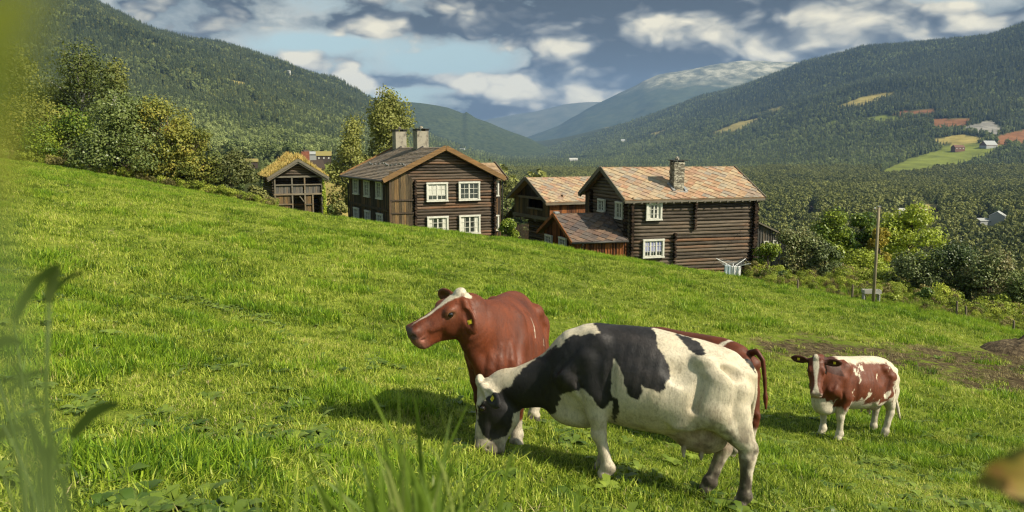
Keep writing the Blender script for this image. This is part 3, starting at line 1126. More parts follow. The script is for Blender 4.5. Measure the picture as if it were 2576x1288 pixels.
def boardwall(name, parent, mat, L, z0, z1, loc=(0, 0, 0), rz=0.0, gable=None, w=0.16, th=0.035, batten=False, top=None):
    mb = MB()
    x = 0.0
    g = random.Random(hash((round(L, 2), round(z0, 2), rz)) & 0xffff)

    def zt(x):
        if top:
            return top(x)
        if not gable:
            return z1
        return z1 + (gable[0] - z1) * (x / gable[1] if x < gable[1] else (L - x) / (L - gable[1]))
    while x < L - 0.01:
        ww = min(w * g.uniform(0.85, 1.15), L - x)
        y = -th * g.uniform(0.4, 1.0)
        x2 = x + ww - 0.008
        zb = z0 + g.uniform(-0.02, 0.02)
        a, b = zt(x), zt(x2)
        vs = [(x, 0.03, zb), (x2, 0.03, zb), (x2, 0.03, b), (x, 0.03, a), (x, y, zb), (x2, y, zb), (x2, y, b), (x, y, a)]
        mb.add(vs, [(4, 5, 6, 7), (0, 3, 2, 1), (0, 4, 7, 3), (1, 2, 6, 5), (3, 7, 6, 2), (0, 1, 5, 4)])
        if batten:
            xm = x2 + 0.004
            mb.box((xm, -th - 0.012, (zb + zt(min(xm, L))) / 2), (0.045, 0.05, zt(min(xm, L)) - zb - 0.02))
        x += ww
    o = mb.build(name, mat, parent, loc=loc)
    o.rotation_euler = (0, 0, rz)
    return o


def roofmesh(name, parent, mat, x0, x1, ye, ze, yr, zr, mode='diamond', a=0.56, th=0.07, lift=0.035):
    """one roof slope, from the eave (ye, ze) to the ridge (yr, zr), along x"""
    mb = MB()
    sl_ = Vector((0, ye - yr, ze - zr))
    S = sl_.length
    td = sl_ / S
    nr = Vector((1, 0, 0)).cross(td)
    if nr.z < 0:
        nr = -nr
    o = Vector((0, yr, zr))

    def pt(s, t, h):
        s = min(max(s, x0), x1)
        t = min(max(t, 0), S)
        return Vector((s, 0, 0)) + o + td * t + nr * h
    vs = [pt(s, t, h) for h in (-th, 0) for t in (0, S) for s in (x0, x1)]
    mb.add(vs, [(0, 1, 3, 2), (4, 6, 7, 5), (0, 4, 5, 1), (2, 3, 7, 6), (0, 2, 6, 4), (1, 5, 7, 3)])
    g = random.Random(int(S * 1000) + int(x1 * 77))
    if mode == 'diamond':
        r = a / 2 * 1.03
        nx, nt_ = int((x1 - x0) / a) + 2, int(S / a) + 2
        for st in (0, 1):
            for i in range(-1, nx):
                for j in range(-1, nt_):
                    cx, ct = x0 + (i + 0.5 * st) * a, (j + 0.5 * st) * a
                    if cx + r < x0 or cx - r > x1 or ct + r < 0 or ct - r > S:
                        continue
                    jl = g.uniform(0.8, 1.5) * lift
                    c4 = [pt(cx, ct - r, 0.004), pt(cx + r * g.uniform(.96, 1.02), ct, jl * 0.55), pt(cx, ct + r * g.uniform(0.97, 1.04), jl), pt(cx - r, ct, jl * 0.55)]
                    lo = [c4[1] - nr * jl * 0.5, c4[2] - nr * jl * 0.85, c4[3] - nr * jl * 0.5]
                    mb.add(c4 + lo, [(0, 3, 2, 1), (1, 2, 5, 4), (2, 3, 6, 5)])
    else:
        w, hgt = a, a * 0.62
        nt_ = int(S / hgt) + 1
        for j in range(nt_):
            t0, t1 = j * hgt, min((j + 1) * hgt + 0.03, S + 0.02)
            x = x0 - (w / 2 if j % 2 else 0)
            while x < x1:
                ww = w * g.uniform(0.85, 1.1)
                xa, xb = max(x, x0), min(x + ww - 0.006, x1)
                if xb - xa > 0.03:
                    jl = lift * g.uniform(0.75, 1.35)
                    q = [pt(xa, t0, 0.003), pt(xb, t0, 0.003), pt(xb, t1, jl), pt(xa, t1, jl)]
                    mb.add(q + [q[2] - nr * jl * 0.9, q[3] - nr * jl * 0.9], [(0, 3, 2, 1), (2, 3, 5, 4)])
                x += ww
    return mb.build(name, mat, parent)


def window(parent, w, h, loc, rz, casements=2, rows=3, cols=2, curtain=None, case=0.10, mat=None, label=None):
    """w, h: outside of the white casing; local x along the wall, outside is local -y"""
    m = mat or M_white
    mb = MB()
    c = case
    y = -0.03
    for sx in (-1, 1):
        mb.box((sx * (w / 2 - c / 2), y, 0), (c, 0.11, h - 2 * c - 0.004))
    mb.box((0, y - 0.004, h / 2 - c / 2), (w + 0.03, 0.13, c))
    mb.box((0, y - 0.010, -h / 2 + c / 2), (w + 0.05, 0.15, c * 0.8))
    iw, ih = w - 2 * c, h - 2 * c
    cw = iw / casements
    for k in range(casements):
        x0 = -iw / 2 + k * cw
        s = 0.045
        for e in (x0 + s / 2, x0 + cw - s / 2):
            mb.box((e, -0.005, 0), (s - 0.002, 0.055, ih - 0.002))
        for e in (-ih / 2 + s / 2, ih / 2 - s / 2):
            mb.box((x0 + cw / 2, -0.0035, e), (cw - 2 * s, 0.05, s))
        for j in range(1, rows):
            mb.box((x0 + cw / 2, -0.002, -ih / 2 + ih * j / rows), (cw - 2 * s, 0.04, 0.026))
        for j in range(1, cols):
            for q in range(rows):
                z0_ = -ih / 2 + ih * q / rows
                mb.box((x0 + cw * j / cols, -0.001, z0_ + ih / rows / 2), (0.024, 0.038, ih / rows - 0.03))
    o = mb.build('window', m, parent, loc=loc)
    o.rotation_euler = (0, 0, rz)
    if label:
        o['label'] = label
    MB().box((0, 0.012, 0), (iw, 0.01, ih)).build('pane', M_glass, o)
    if curtain:
        cm = M_curtainblue if curtain == 'blue' else M_curtain
        for k in range(casements):
            x0 = -iw / 2 + k * cw
            if curtain == 'sides':
                fw = cw * 0.34
                xx = x0 + (0.05 + fw / 2 if k == 0 else cw - 0.05 - fw / 2)
                if k in (0, casements - 1):
                    MB().box((xx, 0.004, 0), (fw, 0.006, ih * 0.94)).build('curtain', cm, o)
            else:
                MB().box((x0 + cw / 2, 0.004, ih * 0.12), (cw * 0.86, 0.006, ih * 0.70)).build('curtain', cm, o)
    return o


class Frame:
    """a building's own axes: x along its front, y away from the camera side, z up"""
    def __init__(s, u, Y, rz_deg, z):
        p = P(u, 500, Y)
        s.o = Vector((p.x, p.y, z))
        s.rz = R(rz_deg)
        s.c, s.s = math.cos(s.rz), math.sin(s.rz)

    def loc(s, p):
        d = p - s.o
        return Vector((d.x * s.c + d.y * s.s, -d.x * s.s + d.y * s.c, d.z))

    def hit(s, u, v, axis, val):
        """local point where a sight line meets the plane local[axis] = val"""
        a = s.loc(Vector((0, 0, 0)))
        b = s.loc(Vector(ray(u, v))) - a
        t = (val - a[axis]) / b[axis]
        return a + b * t


def facewin(fr, root, u0, v0, u1, v1, axis, val, rz, **kw):
    a = fr.hit((u0 + u1) / 2, v0, axis, val)
    b = fr.hit((u0 + u1) / 2, v1, axis, val)
    l = fr.hit(u0, (v0 + v1) / 2, axis, val)
    r = fr.hit(u1, (v0 + v1) / 2, axis, val)
    w = (l - r).length
    c = (l + r) / 2
    c.z = (a.z + b.z) / 2
    off = Vector((0, -0.10, 0)) if axis == 1 else Vector((-0.10, 0, 0))
    off = off * kw.pop('proud', 1.0)
    return window(root, w, abs(a.z - b.z), c + off, rz, **kw)


def z4(x, y):
    return 644 + x * 0.3230, 201.2 + y * 0.3230


def z5(x, y):
    return 1261 + x * 0.2813, 375.7 + y * 0.2813


# ---------------------------------------------------------------- two storey log house with paired chimneys
zb = -6.9
f1 = Frame(978, 50, 26.3, zb)
h1 = empty('log_house', f1.o, f1.rz)
tag(h1, 'two storey dark log farmhouse with two pale plastered chimneys on a grey shingle roof', 'house', 'old log buildings of the farm')
W1, L1 = 7.4, 9.4
ez, rzz = -1.68 - zb, 0.12 - zb
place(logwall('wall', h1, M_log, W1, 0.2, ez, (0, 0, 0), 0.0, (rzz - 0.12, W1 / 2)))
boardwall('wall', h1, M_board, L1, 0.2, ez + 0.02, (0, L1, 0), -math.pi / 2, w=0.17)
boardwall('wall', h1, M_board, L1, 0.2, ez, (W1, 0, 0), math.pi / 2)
place(logwall('wall', h1, M_log, W1, 0.2, ez, (W1, L1, 0), math.pi, (rzz - 0.12, W1 / 2)))
xc = f1.hit(*z4(1235, 950), 1, 0)[0]
logcolumn('corner_joint', h1, xc, -0.04, 0.2, f1.hit(*z4(1235, 770), 1, 0)[2], r=0.10)
logcolumn('corner_joint', h1, W1 - 0.14, -0.04, 0.2, ez, r=0.10)
# board panel beside the left corner, its top swept up in a curve
boardwall('board_panel', h1, M_boardlight, xc - 0.16, 0.3, 0, (0.03, -0.12, 0), 0, w=0.15,
          top=lambda x: min(ez + 0.35 - max(0, (x - 0.55)) ** 2.0 * 0.62, ez + 0.3))
tr = MB()
for zz in (f1.hit(*z4(1120, 938), 1, -0.15)[2], f1.hit(*z4(1120, 1038), 1, -0.15)[2]):
    tr.box((xc / 2 - 0.05, -0.185, zz), (xc - 0.14, 0.05, 0.10))
tr.box((0.04, -0.15, ez / 2), (0.14, 0.12, ez - 0.3))
tr.build('panel_rail', M_board, h1)
bz = f1.hit(*z4(880, 987), 0, -0.05)[2]
MB().box((-0.075, L1 / 2, bz), (0.08, L1 - 0.1, 0.16)).build('belt_rail', M_board, h1)
for q in ((1322, 797, 1488, 948, 'top'), (1572, 790, 1737, 940, None), (1328, 1060, 1492, 1204, 'sides'), (1577, 1050, 1740, 1200, 'sides')):
    facewin(f1, h1, *z4(q[0], q[1]), *z4(q[2], q[3]), 1, -0.06, 0.0, curtain=q[4], case=0.11)
for q in ((765, 762, 803, 893), (849, 777, 889, 913), (943, 787, 986, 930), (769, 993, 805, 1125), (857, 1015, 894, 1150), (949, 1038, 991, 1172)):
    facewin(f1, h1, *z4(q[0], q[1]), *z4(q[2], q[3]), 0, -0.05, -math.pi / 2, rows=4, case=0.10, proud=0.3)
oh = 0.50
ze1 = ez - (rzz - ez) / (W1 / 2) * oh
y0, y1 = -0.45, L1 + 0.45


def gable_roof(root, W, ya, yb, oh, zev, zr, mat, mode, a, name='roof', axis='y', lift=0.035):
    """ridge along local y (or x); two slopes as parts named roof"""
    res = []
    for sgn in (0, 1):
        if axis == 'y':
            o = roofmesh(name, root, mat, ya, yb, -oh if not sgn else W + oh, zev, W / 2, zr, mode, a, lift=lift)
            # roofmesh runs along x: turn it so that the ridge runs along y (x->y, y->x mirrored)
            me = o.data
            for v in me.vertices:
                v.co = (v.co.y, v.co.x, v.co.z)
            me.flip_normals()
        else:
            o = roofmesh(name, root, mat, ya, yb, -oh if not sgn else W + oh, zev, W / 2, zr, mode, a, lift=lift)
        res.append(o)
    return res


def barge(root, W, y, oh, zev, zr, mat, axis='y', w=0.24, th=0.06, dz=-0.02, name='bargeboard'):
    mb = MB()
    for sgn in (0, 1):
        e = -oh if not sgn else W + oh
        a, b = (e, y, zev + dz), (W / 2, y, zr + dz)
        if axis == 'x':
            a, b = (y, e, zev + dz), (y, W / 2, zr + dz)
        mb.bar(a, b, th, w)
    return mb.build(name, mat, root)


gable_roof(h1, W1, y0, y1, oh, ze1, rzz, M_shingle, 'rect', 0.30)
barge(h1, W1, y0 - 0.035, oh, ze1, rzz, M_trim, w=0.30)
barge(h1, W1, y0 + 0.10, oh, ze1 - 0.12, rzz - 0.14, M_trim, w=0.12)
barge(h1, W1, y1 + 0.035, oh, ze1, rzz, M_trim, w=0.30)
MB().tube([(-oh - 0.05, y0, ze1 - 0.05), (-oh - 0.05, y1, ze1 - 0.05)], 0.07, 8).build('gutter', M_metal, h1, smooth=True)
MB().tube([(-oh - 0.05, y1 - 0.3, ze1 - 0.1), (-oh, y1 - 0.4, ze1 - 0.35), (-0.14, y1 - 0.62, ze1 - 0.62), (-0.14, y1 - 0.62, 0.2)], 0.055, 8).build('downpipe', M_metal, h1, smooth=True)
MB().tube([(-oh - 0.05, y0 + 0.1, ze1 - 0.1), (-oh + 0.05, y0 + 0.2, ze1 - 0.22), (-0.2, 0.1, ze1 - 0.3)], 0.05, 8).build('downpipe', M_metal, h1, smooth=True)
for yc, hh in ((4.2, 1.10), (8.85, 1.15)):
    cb = MB()
    cb.box((W1 / 2, yc, rzz - 0.5 + (hh + 0.5) / 2), (0.82, 0.82, hh + 0.5))
    ch = cb.build('chimney', M_plaster, h1)
    fl = MB()
    fl.bar((W1 / 2 - 0.62, yc - 0.46, rzz - 0.28), (W1 / 2, yc - 0.48, rzz + 0.06), 0.05, 0.12)
    fl.bar((W1 / 2 - 0.47, yc - 0.46, rzz - 0.19), (W1 / 2 - 0.47, yc + 0.46, rzz - 0.19), 0.06, 0.10)
    fl.build('flashing', M_metal, ch)
    cc = MB()
    for sx in (-1, 1):
        cc.box((W1 / 2 + sx * 0.31, yc, rzz + hh + 0.07), (0.26, 0.84, 0.14))
    cc.box((W1 / 2, yc, rzz + hh + 0.155), (1.0, 1.0, 0.03))
    cc.build('cap', M_metal, ch)
    st = MB()
    st.tube([(W1 / 2 + 0.03, yc, rzz + hh + 0.17), (W1 / 2 + 0.03, yc, rzz + hh + 0.27), (W1 / 2 + 0.02, yc, rzz + hh + 0.36)], [0.11, 0.13, 0.05], 7)
    st.build('cap_stone', M_stone, ch)
for k in range(14):
    yq = 0.6 + k * 0.62
    tt = 0.42 + 0.03 * math.sin(k)
    MB().box((-oh + (W1 / 2 + oh) * tt, yq, ze1 + (rzz - ze1) * tt + 0.06), (0.07, 0.34, 0.05)).build('snow_guard', M_flash, h1)
# porch wing past the right corner
wz = -0.95 - zb
boardwall('wing_wall', h1, M_board, 0.85, 0.2, wz - 0.95, (W1, 0.95, 0), 0)
boardwall('wing_wall', h1, M_board, 3.4, 0.2, wz - 0.95, (W1 + 0.85, 0.95, 0), math.pi / 2)
o = roofmesh('wing_roof', h1, M_shinglew, W1 - 1.6, W1 + 1.15, 0.55, wz - 1.08, 2.65, wz, 'rect', 0.30)
o = roofmesh('wing_roof', h1, M_shinglew, W1 - 1.6, W1 + 1.15, 4.75, wz - 1.08, 2.65, wz, 'rect', 0.30)
MB().bar((W1 + 1.19, 0.52, wz - 1.08), (W1 + 1.19, 2.65, wz + 0.02), 0.05, 0.2).bar((W1 + 1.19, 4.78, wz - 1.08), (W1 + 1.19, 2.65, wz + 0.02), 0.05, 0.2).build('bargeboard', M_greytrim, h1)
MB().tube([(W1 + 0.98, 0.85, wz - 1.15), (W1 + 0.93, 0.88, wz - 1.5), (W1 + 0.93, 0.88, 0.2)], 0.05, 8).build('downpipe', M_metal, h1, smooth=True)
for zq in (4.25, 1.9):
    window(h1, 0.55, 1.1, (W1 + 0.36, 0.86, zq), 0, casements=1, rows=3, cols=1)

# ---------------------------------------------------------------- long log house with slate roof
zb = -8.9
f2 = Frame(1583, 46, 16.86, zb)
h2 = empty('log_house', f2.o, f2.rz)
tag(h2, 'long dark log house with stone chimney on slate roof and low red brown annex', 'house', 'old log buildings of the farm')
W2, D2 = 8.4, 6.33
ez, rzz = -2.72 - zb, -1.12 - zb
oh = 0.38
ze2 = ez - (rzz - ez) / (D2 / 2) * oh
place(logwall('wall', h2, M_log2, W2, 0.75, ez, (0, 0, 0), 0.0, d=0.205))
MB().box((W2 / 2, 0.22, 0.37), (W2 + 0.1, 0.5, 0.76)).build('foundation', M_stone, h2)
place(logwall('wall', h2, M_log2, D2, 0.4, ez, (0, D2, 0), -math.pi / 2, (rzz - 0.1, D2 / 2), d=0.205))
place(logwall('wall', h2, M_log2, D2, 0.4, ez, (W2, 0, 0), math.pi / 2, (rzz - 0.1, D2 / 2), d=0.205))
place(logwall('wall', h2, M_log2, W2, 0.4, ez, (W2, D2, 0), math.pi, d=0.205))
for (zx, za, zc_) in ((1722, 466, 716), (1541, 716, 1052)):
    xq = f2.hit(*z5(zx, (za + zc_) / 2), 1, 0)[0]
    logcolumn('corner_joint', h2, xq, -0.05, f2.hit(*z5(zx, zc_), 1, 0)[2], f2.hit(*z5(zx, za), 1, 0)[2] - 0.05, r=0.095, d=0.205)
logcolumn('corner_joint', h2, 0.12, -0.05, 0.6, ez - 0.05, r=0.105, d=0.205)
logcolumn('corner_joint', h2, W2 - 0.12, -0.05, 0.3, ez - 0.05, r=0.105, d=0.205)
logcolumn('corner_joint', h2, -0.05, 0.12, 0.6, ez - 0.05, out=(-1, 0), r=0.105, d=0.205)
logcolumn('corner_joint', h2, W2 + 0.05, 0.12, 0.3, ez - 0.05, out=(1, 0), r=0.105, d=0.205)
ycb = f2.hit(*z5(825, 450), 0, 0)[1]
logcolumn('corner_joint', h2, -0.05, ycb, 0.6, ez + 0.25, out=(-1, 0), r=0.095, d=0.205)
boardwall('board_panel', h2, M_board, D2 - ycb - 0.1, 0.5, ez - 0.02, (-0.13, D2, 0), -math.pi / 2, w=0.2)
facewin(f2, h2, *z5(1287, 475), *z5(1428, 636), 1, -0.06, 0, curtain='sides', case=0.11)
facewin(f2, h2, *z5(1258, 800), *z5(1446, 970), 1, -0.06, 0, casements=3, rows=3, cols=2, curtain='blue', case=0.11)
facewin(f2, h2, *z5(883, 442), *z5(943, 562), 0, -0.06, -math.pi / 2, rows=3, case=0.10)
facewin(f2, h2, *z5(1040, 466), *z5(1106, 627), 0, -0.06, -math.pi / 2, rows=3, case=0.10)
gable_roof(h2, D2, -0.45, W2 + 0.42, oh, ze2, rzz, M_slate, 'diamond', 0.60, axis='x', lift=0.045)
barge(h2, D2, -0.49, oh, ze2, rzz, M_greytrim, axis='x', w=0.26)
barge(h2, D2, -0.38, oh, ze2 - 0.10, rzz - 0.12, M_greytrim, axis='x', w=0.14)
barge(h2, D2, W2 + 0.455, oh, ze2, rzz, M_greytrim, axis='x', w=0.20)
MB().bar((-0.45, -oh + 0.02, ze2 - 0.10), (W2 + 0.42, -oh + 0.02, ze2 - 0.10), 0.05, 0.13).build('eave_board', M_greytrim, h2)
for k in range(17):
    MB().box((0.1 + k * 0.51, -oh + 0.12, ze2 - 0.17), (0.09, 0.34, 0.10)).build('rafter_end', M_greytrim, h2)
# chimney: where it stands on the slope facing the meadow
best = None
for t in np.linspace(0, 1, 60):
    y = -oh + (D2 / 2 + oh) * t
    z = ze2 + (rzz - ze2) * t
    p = f2.hit(1708, 478, 1, y)
    if best is None or abs(p.z - z) < best[0]:
        best = (abs(p.z - z), p.x, y, z)
_, xq, yq, zq = best
yq += 0.3
ztop = f2.hit(1708, 411, 1, yq - 0.3)[2]
cb = MB()
zz = zq - 0.3
while zz < ztop:
    hh = 0.13
    cb.box((xq + random.uniform(-.012, .012), yq + random.uniform(-.012, .012), zz + hh / 2), (0.68 + random.uniform(-.03, .03), 0.62 + random.uniform(-.03, .03), hh - 0.006), Matrix.Rotation(random.uniform(-.03, .03), 3, 'Z'))
    zz += hh
ch = cb.build('chimney', M_stone, h2)
slp = (rzz - ze2) / (D2 / 2 + oh)
fl = MB()
fl.bar((xq - 0.47, yq - 0.42, zq - 0.10), (xq + 0.47, yq - 0.42, zq - 0.10), 0.30, 0.05)
fl.bar((xq - 0.40, yq - 0.46, zq - 0.10), (xq - 0.40, yq + 0.36, zq - 0.10 + slp * 0.82), 0.16, 0.24)
fl.bar((xq + 0.40, yq - 0.46, zq - 0.10), (xq + 0.40, yq + 0.36, zq - 0.10 + slp * 0.82), 0.16, 0.24)
fl.build('flashing', M_flash, ch)
cc = MB()
for sx in (-1, 1):
    for sy in (-1, 1):
        cc.box((xq + sx * 0.25, yq + sy * 0.22, ztop + 0.08), (0.14, 0.14, 0.16))
cc.box((xq + 0.04, yq, ztop + 0.185), (0.96, 0.74, 0.05))
cc.build('cap', M_metal, ch)
MB().tube([(xq, yq, ztop + 0.20), (xq - 0.02, yq, ztop + 0.30), (xq - 0.01, yq, ztop + 0.40)], [0.11, 0.14, 0.05], 7).build('cap_stone', M_stone, ch)
# annex
ax0, ad = -3.23, 5.6
aez, arz = -5.12 - zb, -3.86 - zb
aoh = 0.28
aze = aez - (arz - aez) / (ad / 2) * aoh
boardwall('annex_wall', h2, M_boardred, -ax0 - 0.1, 0.6, aez, (ax0, 0.0, 0), 0, w=0.17, batten=True)
boardwall('annex_wall', h2, M_boardred, ad, 0.6, aez, (ax0, ad, 0), -math.pi / 2, (arz - 0.08, ad / 2), w=0.17, batten=True)
boardwall('annex_wall', h2, M_boardred, -ax0, 0.6, aez, (0, ad, 0), math.pi, w=0.17)
for q in ((411, 762, 470, 896), (536, 786, 598, 922)):
    facewin(f2, h2, *z5(q[0], q[1]), *z5(q[2], q[3]), 0, ax0 - 0.06, -math.pi / 2, rows=4, case=0.10)
for o in gable_roof(h2, ad, ax0 - 0.38, -0.12, aoh, aze, arz, M_slatedark, 'diamond', 0.62, axis='x', name='annex_roof', lift=0.05):
    pass
barge(h2, ad, ax0 - 0.42, aoh, aze, arz, M_boardred, axis='x', w=0.20)
MB().tube([(ax0 - 0.4, -aoh - 0.05, aze - 0.03), (-0.15, -aoh - 0.05, aze - 0.03)], 0.06, 8).build('gutter', M_metal, h2, smooth=True)
MB().tube([(ax0 + 0.3, -aoh - 0.05, aze - 0.05), (ax0 + 0.25, -0.12, aze - 0.3), (ax0 + 0.25, -0.12, 0.6)], 0.045, 8).build('downpipe', M_metal, h2, smooth=True)
MB().box((ax0 - 0.22, ad / 2, arz + 0.09), (0.3, 0.34, 0.10)).build('ridge_vent', M_flash, h2)

# ---------------------------------------------------------------- loft building behind
zb = -8.0
f3 = Frame(1383, 58, 25.0, zb)
h3 = empty('loft_house', f3.o, f3.rz)
tag(h3, 'log storehouse with overhanging boarded loft, its slate roof half hidden behind the annex', 'storehouse', 'old log buildings of the farm')
W3, D3 = 8.0, 6.0
ez, rzz = -3.65 - zb, -2.15 - zb
oh = 0.4
ze3 = ez - (rzz - ez) / (D3 / 2) * oh
zl = tz(552) * 58 - zb
wy0 = f3.hit(*z5(376, 480), 0, 0)[1]
wy1 = f3.hit(*z5(245, 480), 0, 0)[1]
wz0, wz1 = f3.hit(*z5(310, 530), 0, 0)[2], f3.hit(*z5(310, 443), 0, 0)[2]
boardwall('loft_wall', h3, M_boardlight, D3 - wy1, zl, ez, (0, D3, 0), -math.pi / 2, w=0.2)
boardwall('loft_wall', h3, M_boardlight, wy1 - wy0, zl, wz0, (0, wy1, 0), -math.pi / 2, w=0.2)
boardwall('loft_wall', h3, M_boardlight, wy0, zl, ez, (0, wy0, 0), -math.pi / 2, w=0.2)
boardwall('gable_wall', h3, M_board, D3, ez - 0.02, ez, (0.12, D3, 0), -math.pi / 2, (rzz - 0.1, D3 / 2), w=0.25)
boardwall('inner_wall', h3, M_board, D3 - 0.4, zl, ez + 0.3, (1.2, D3 - 0.2, 0), -math.pi / 2, w=0.25)
boardwall('wall', h3, M_boardred, W3, zl - 0.2, ez, (0, 0, 0), 0, w=0.2)
boardwall('wall', h3, M_board, W3, zl - 0.2, ez, (W3, D3, 0), math.pi, w=0.25)
b = MB()
b.bar((-0.06, -0.05, zl), (-0.06, D3 + 0.05, zl), 0.2, 0.24).bar((-0.07, wy0 - 0.1, wz0), (-0.07, wy1 + 0.1, wz0), 0.12, 0.13).bar((-0.06, 0, ez), (-0.06, D3, ez), 0.14, 0.18)
for yy_ in (0.3, 2.0, 4.0, D3 - 0.3):
    b.bar((-0.2, yy_, zl - 0.2), (2.5, yy_, zl - 0.2), 0.2, 0.2)
b.build('beam', M_greytrim, h3)
MB().box((W3 / 2, D3 / 2, zl - 0.04), (W3 - 0.1, D3 - 0.1, 0.06)).build('loft_floor', M_board, h3)
place(logwall('log_base', h3, M_log2, 3.6, 0.2, zl - 0.3, (0.55, 4.6, 0), -math.pi / 2))
place(logwall('log_base', h3, M_log2, W3 - 1, 0.2, zl - 0.3, (0.55, 1.0, 0), 0))
gable_roof(h3, D3, -0.5, W3 + 0.3, oh, ze3, rzz, M_slate, 'diamond', 0.58, axis='x', lift=0.045)
barge(h3, D3, -0.54, oh, ze3, rzz, M_greytrim, axis='x', w=0.26)
MB().bar((-0.5, -oh + 0.02, ze3 - 0.10), (W3 + 0.3, -oh + 0.02, ze3 - 0.10), 0.05, 0.16).build('eave_board', M_greytrim, h3)
# low lean-to behind the loft
MB().bar((0.2, D3 + 0.3, zl + 0.6), (0.2, D3 + 2.2, zl - 0.5), 0.1, 0.2).bar((1.6, D3 + 0.3, zl + 0.6), (1.6, D3 + 2.2, zl - 0.5), 3.0, 0.08).build('lean_to_roof', M_board, h3)

# ---------------------------------------------------------------- sod roofed store
def zs(x, y):
    return 630.6 + x * 0.1667, 362.3 + y * 0.1667


zb = -6.6
f4 = Frame(688, 70, 26.0, zb)
h4 = empty('sod_roof_store', f4.o, f4.rz)
tag(h4, 'small two storey log storehouse with open gallery front under a roof of tall yellow grass', 'storehouse', 'old log buildings of the farm')
W4, D4 = 4.25, 5.0
ez, rzz = -2.30 - zb, -1.02 - zb
oh = 0.55
ze4 = ez - (rzz - ez) / (W4 / 2) * oh


def fx(zx, zy, y=0.0):
    p = f4.hit(*zs(zx, zy), 1, y)
    return p[0], p[2]


place(logwall('wall', h4, M_greyboard and M_log2, D4, 0.2, ez, (0, D4, 0), -math.pi / 2, d=0.22))
place(logwall('wall', h4, M_log2, D4, 0.2, ez, (W4, 0, 0), math.pi / 2, d=0.22))
place(logwall('inner_wall', h4, M_log, W4 - 0.1, 0.2, ez, (0.05, 1.3, 0), 0, (rzz - 0.2, W4 / 2 - 0.05), d=0.22))
place(logwall('wall', h4, M_log2, W4, 0.2, ez, (W4, D4, 0), math.pi, (rzz - 0.15, W4 / 2), d=0.22))
MB().box((W4 / 2, 0.65, fx(600, 765)[1] - 0.05), (W4 - 0.1, 1.2, 0.08)).build('gallery_floor', M_greyboard, h4)
pm = MB()
for zx, za, zc_ in ((357, 490, 1100), (618, 505, 1100), (809, 500, 1100), (934, 765, 1100), (1066, 490, 1100)):
    x_, zt_ = fx(zx, za)
    pm.box((x_, -0.02, (zt_ + 0.2) / 2), (0.12, 0.14, zt_ - 0.2))
pm.build('post', M_greytrim, h4)
rm = MB()
for zy, xa, xb, hh in ((497, 350, 1070, 0.16), (621, 350, 1070, 0.10), (765, 345, 1085, 0.14), (915, 370, 640, 0.10), (910, 820, 935, 0.08)):
    a, b_ = fx(xa, zy), fx(xb, zy)
    rm.bar((a[0], -0.035, a[1]), (b_[0], -0.035, a[1]), 0.15, hh)
rm.bar((fx(740, 785)[0], -0.03, fx(740, 785)[1]), (fx(805, 870)[0], -0.03, fx(805, 870)[1]), 0.08, 0.08)
rm.build('rail', M_greytrim, h4)
for xa, xb, za, zc_ in ((375, 605, 640, 757), (635, 797, 635, 757), (825, 1050, 630, 757), (378, 605, 790, 905), (378, 610, 925, 1010), (822, 925, 780, 905), (822, 925, 920, 1100)):
    a, b_ = fx(xa, za), fx(xb, zc_)
    boardwall('gallery_boards', h4, M_boardlight if za > 770 else M_greyboard, b_[0] - a[0], b_[1], a[1], (a[0], 0.06, 0), 0, w=0.15)
place(logwall('gable', h4, M_log, W4 - 0.1, ez + 0.02, ez + 0.02, (0.05, 0.10, 0), 0, (rzz - 0.15, W4 / 2 - 0.05), d=0.22))
M_sod = material('sod', lambda N: N.ramp(N.noise(N.tc('Object'), 6, 4, 0.7), [(0.3, (0.07, 0.055, 0.020)), (0.7, (0.17, 0.14, 0.05))]), rough=1.0, spec=0.0)
M_sodgrass = leafmat('dry_roof_grass', (0.20, 0.17, 0.045), (0.50, 0.38, 0.13), 0.35, patch=0.8, c3=(0.46, 0.24, 0.10))
for sgn in (0, 1):
    e = -oh if not sgn else W4 + oh
    mb = MB()
    y0_, y1_ = -0.5, D4 + 0.4
    vs = [(e, y0_, ze4), (e, y1_, ze4), (W4 / 2, y1_, rzz), (W4 / 2, y0_, rzz), (e, y0_ + 0.05, ze4 + 0.22), (e, y1_, ze4 + 0.22), (W4 / 2, y1_, rzz + 0.30), (W4 / 2, y0_ + 0.05, rzz + 0.30)]
    mb.add(vs, [(0, 1, 2, 3), (4, 7, 6, 5), (0, 4, 5, 1), (0, 3, 7, 4), (1, 5, 6, 2)])
    rf = mb.build('roof', M_sod, h4)
    nb = 5200
    gg = np.random.default_rng(40 + sgn)
    t = gg.random(nb); yv = gg.uniform(y0_, y1_, nb)
    bx = e + (W4 / 2 - e) * t
    bz = ze4 + 0.2 + (rzz + 0.28 - ze4 - 0.2) * t
    hb = gg.uniform(0.15, 0.50, nb) * (0.75 + 0.5 * vnoise(bx * 1.5, yv * 1.5, seed=5)) * (0.45 + 0.75 * t)
    lean = gg.normal(size=(nb, 2)) * 0.14
    wv = 0.02 + gg.random(nb) * 0.015
    an = gg.uniform(0, 6.28, nb)
    b0 = np.c_[bx, yv, bz]
    sd = np.c_[np.cos(an), np.sin(an), np.zeros(nb)] * wv[:, None]
    tip = b0 + np.c_[lean[:, 0] * hb * 2, lean[:, 1] * hb * 2, hb]
    V = np.stack([b0 - sd, b0 + sd, tip + sd * 0.4, tip - sd * 0.4], 1).reshape(-1, 3)
    npmesh('roof_grass', V, np.arange(len(V)).reshape(-1, 4), M_sodgrass, smooth=False, parent=rf)
barge(h4, W4, -0.52, oh, ze4 + 0.06, rzz + 0.08, M_greytrim, w=0.22)
barge(h4, W4, -0.44, oh, ze4 - 0.10, rzz - 0.10, M_greytrim, w=0.18)
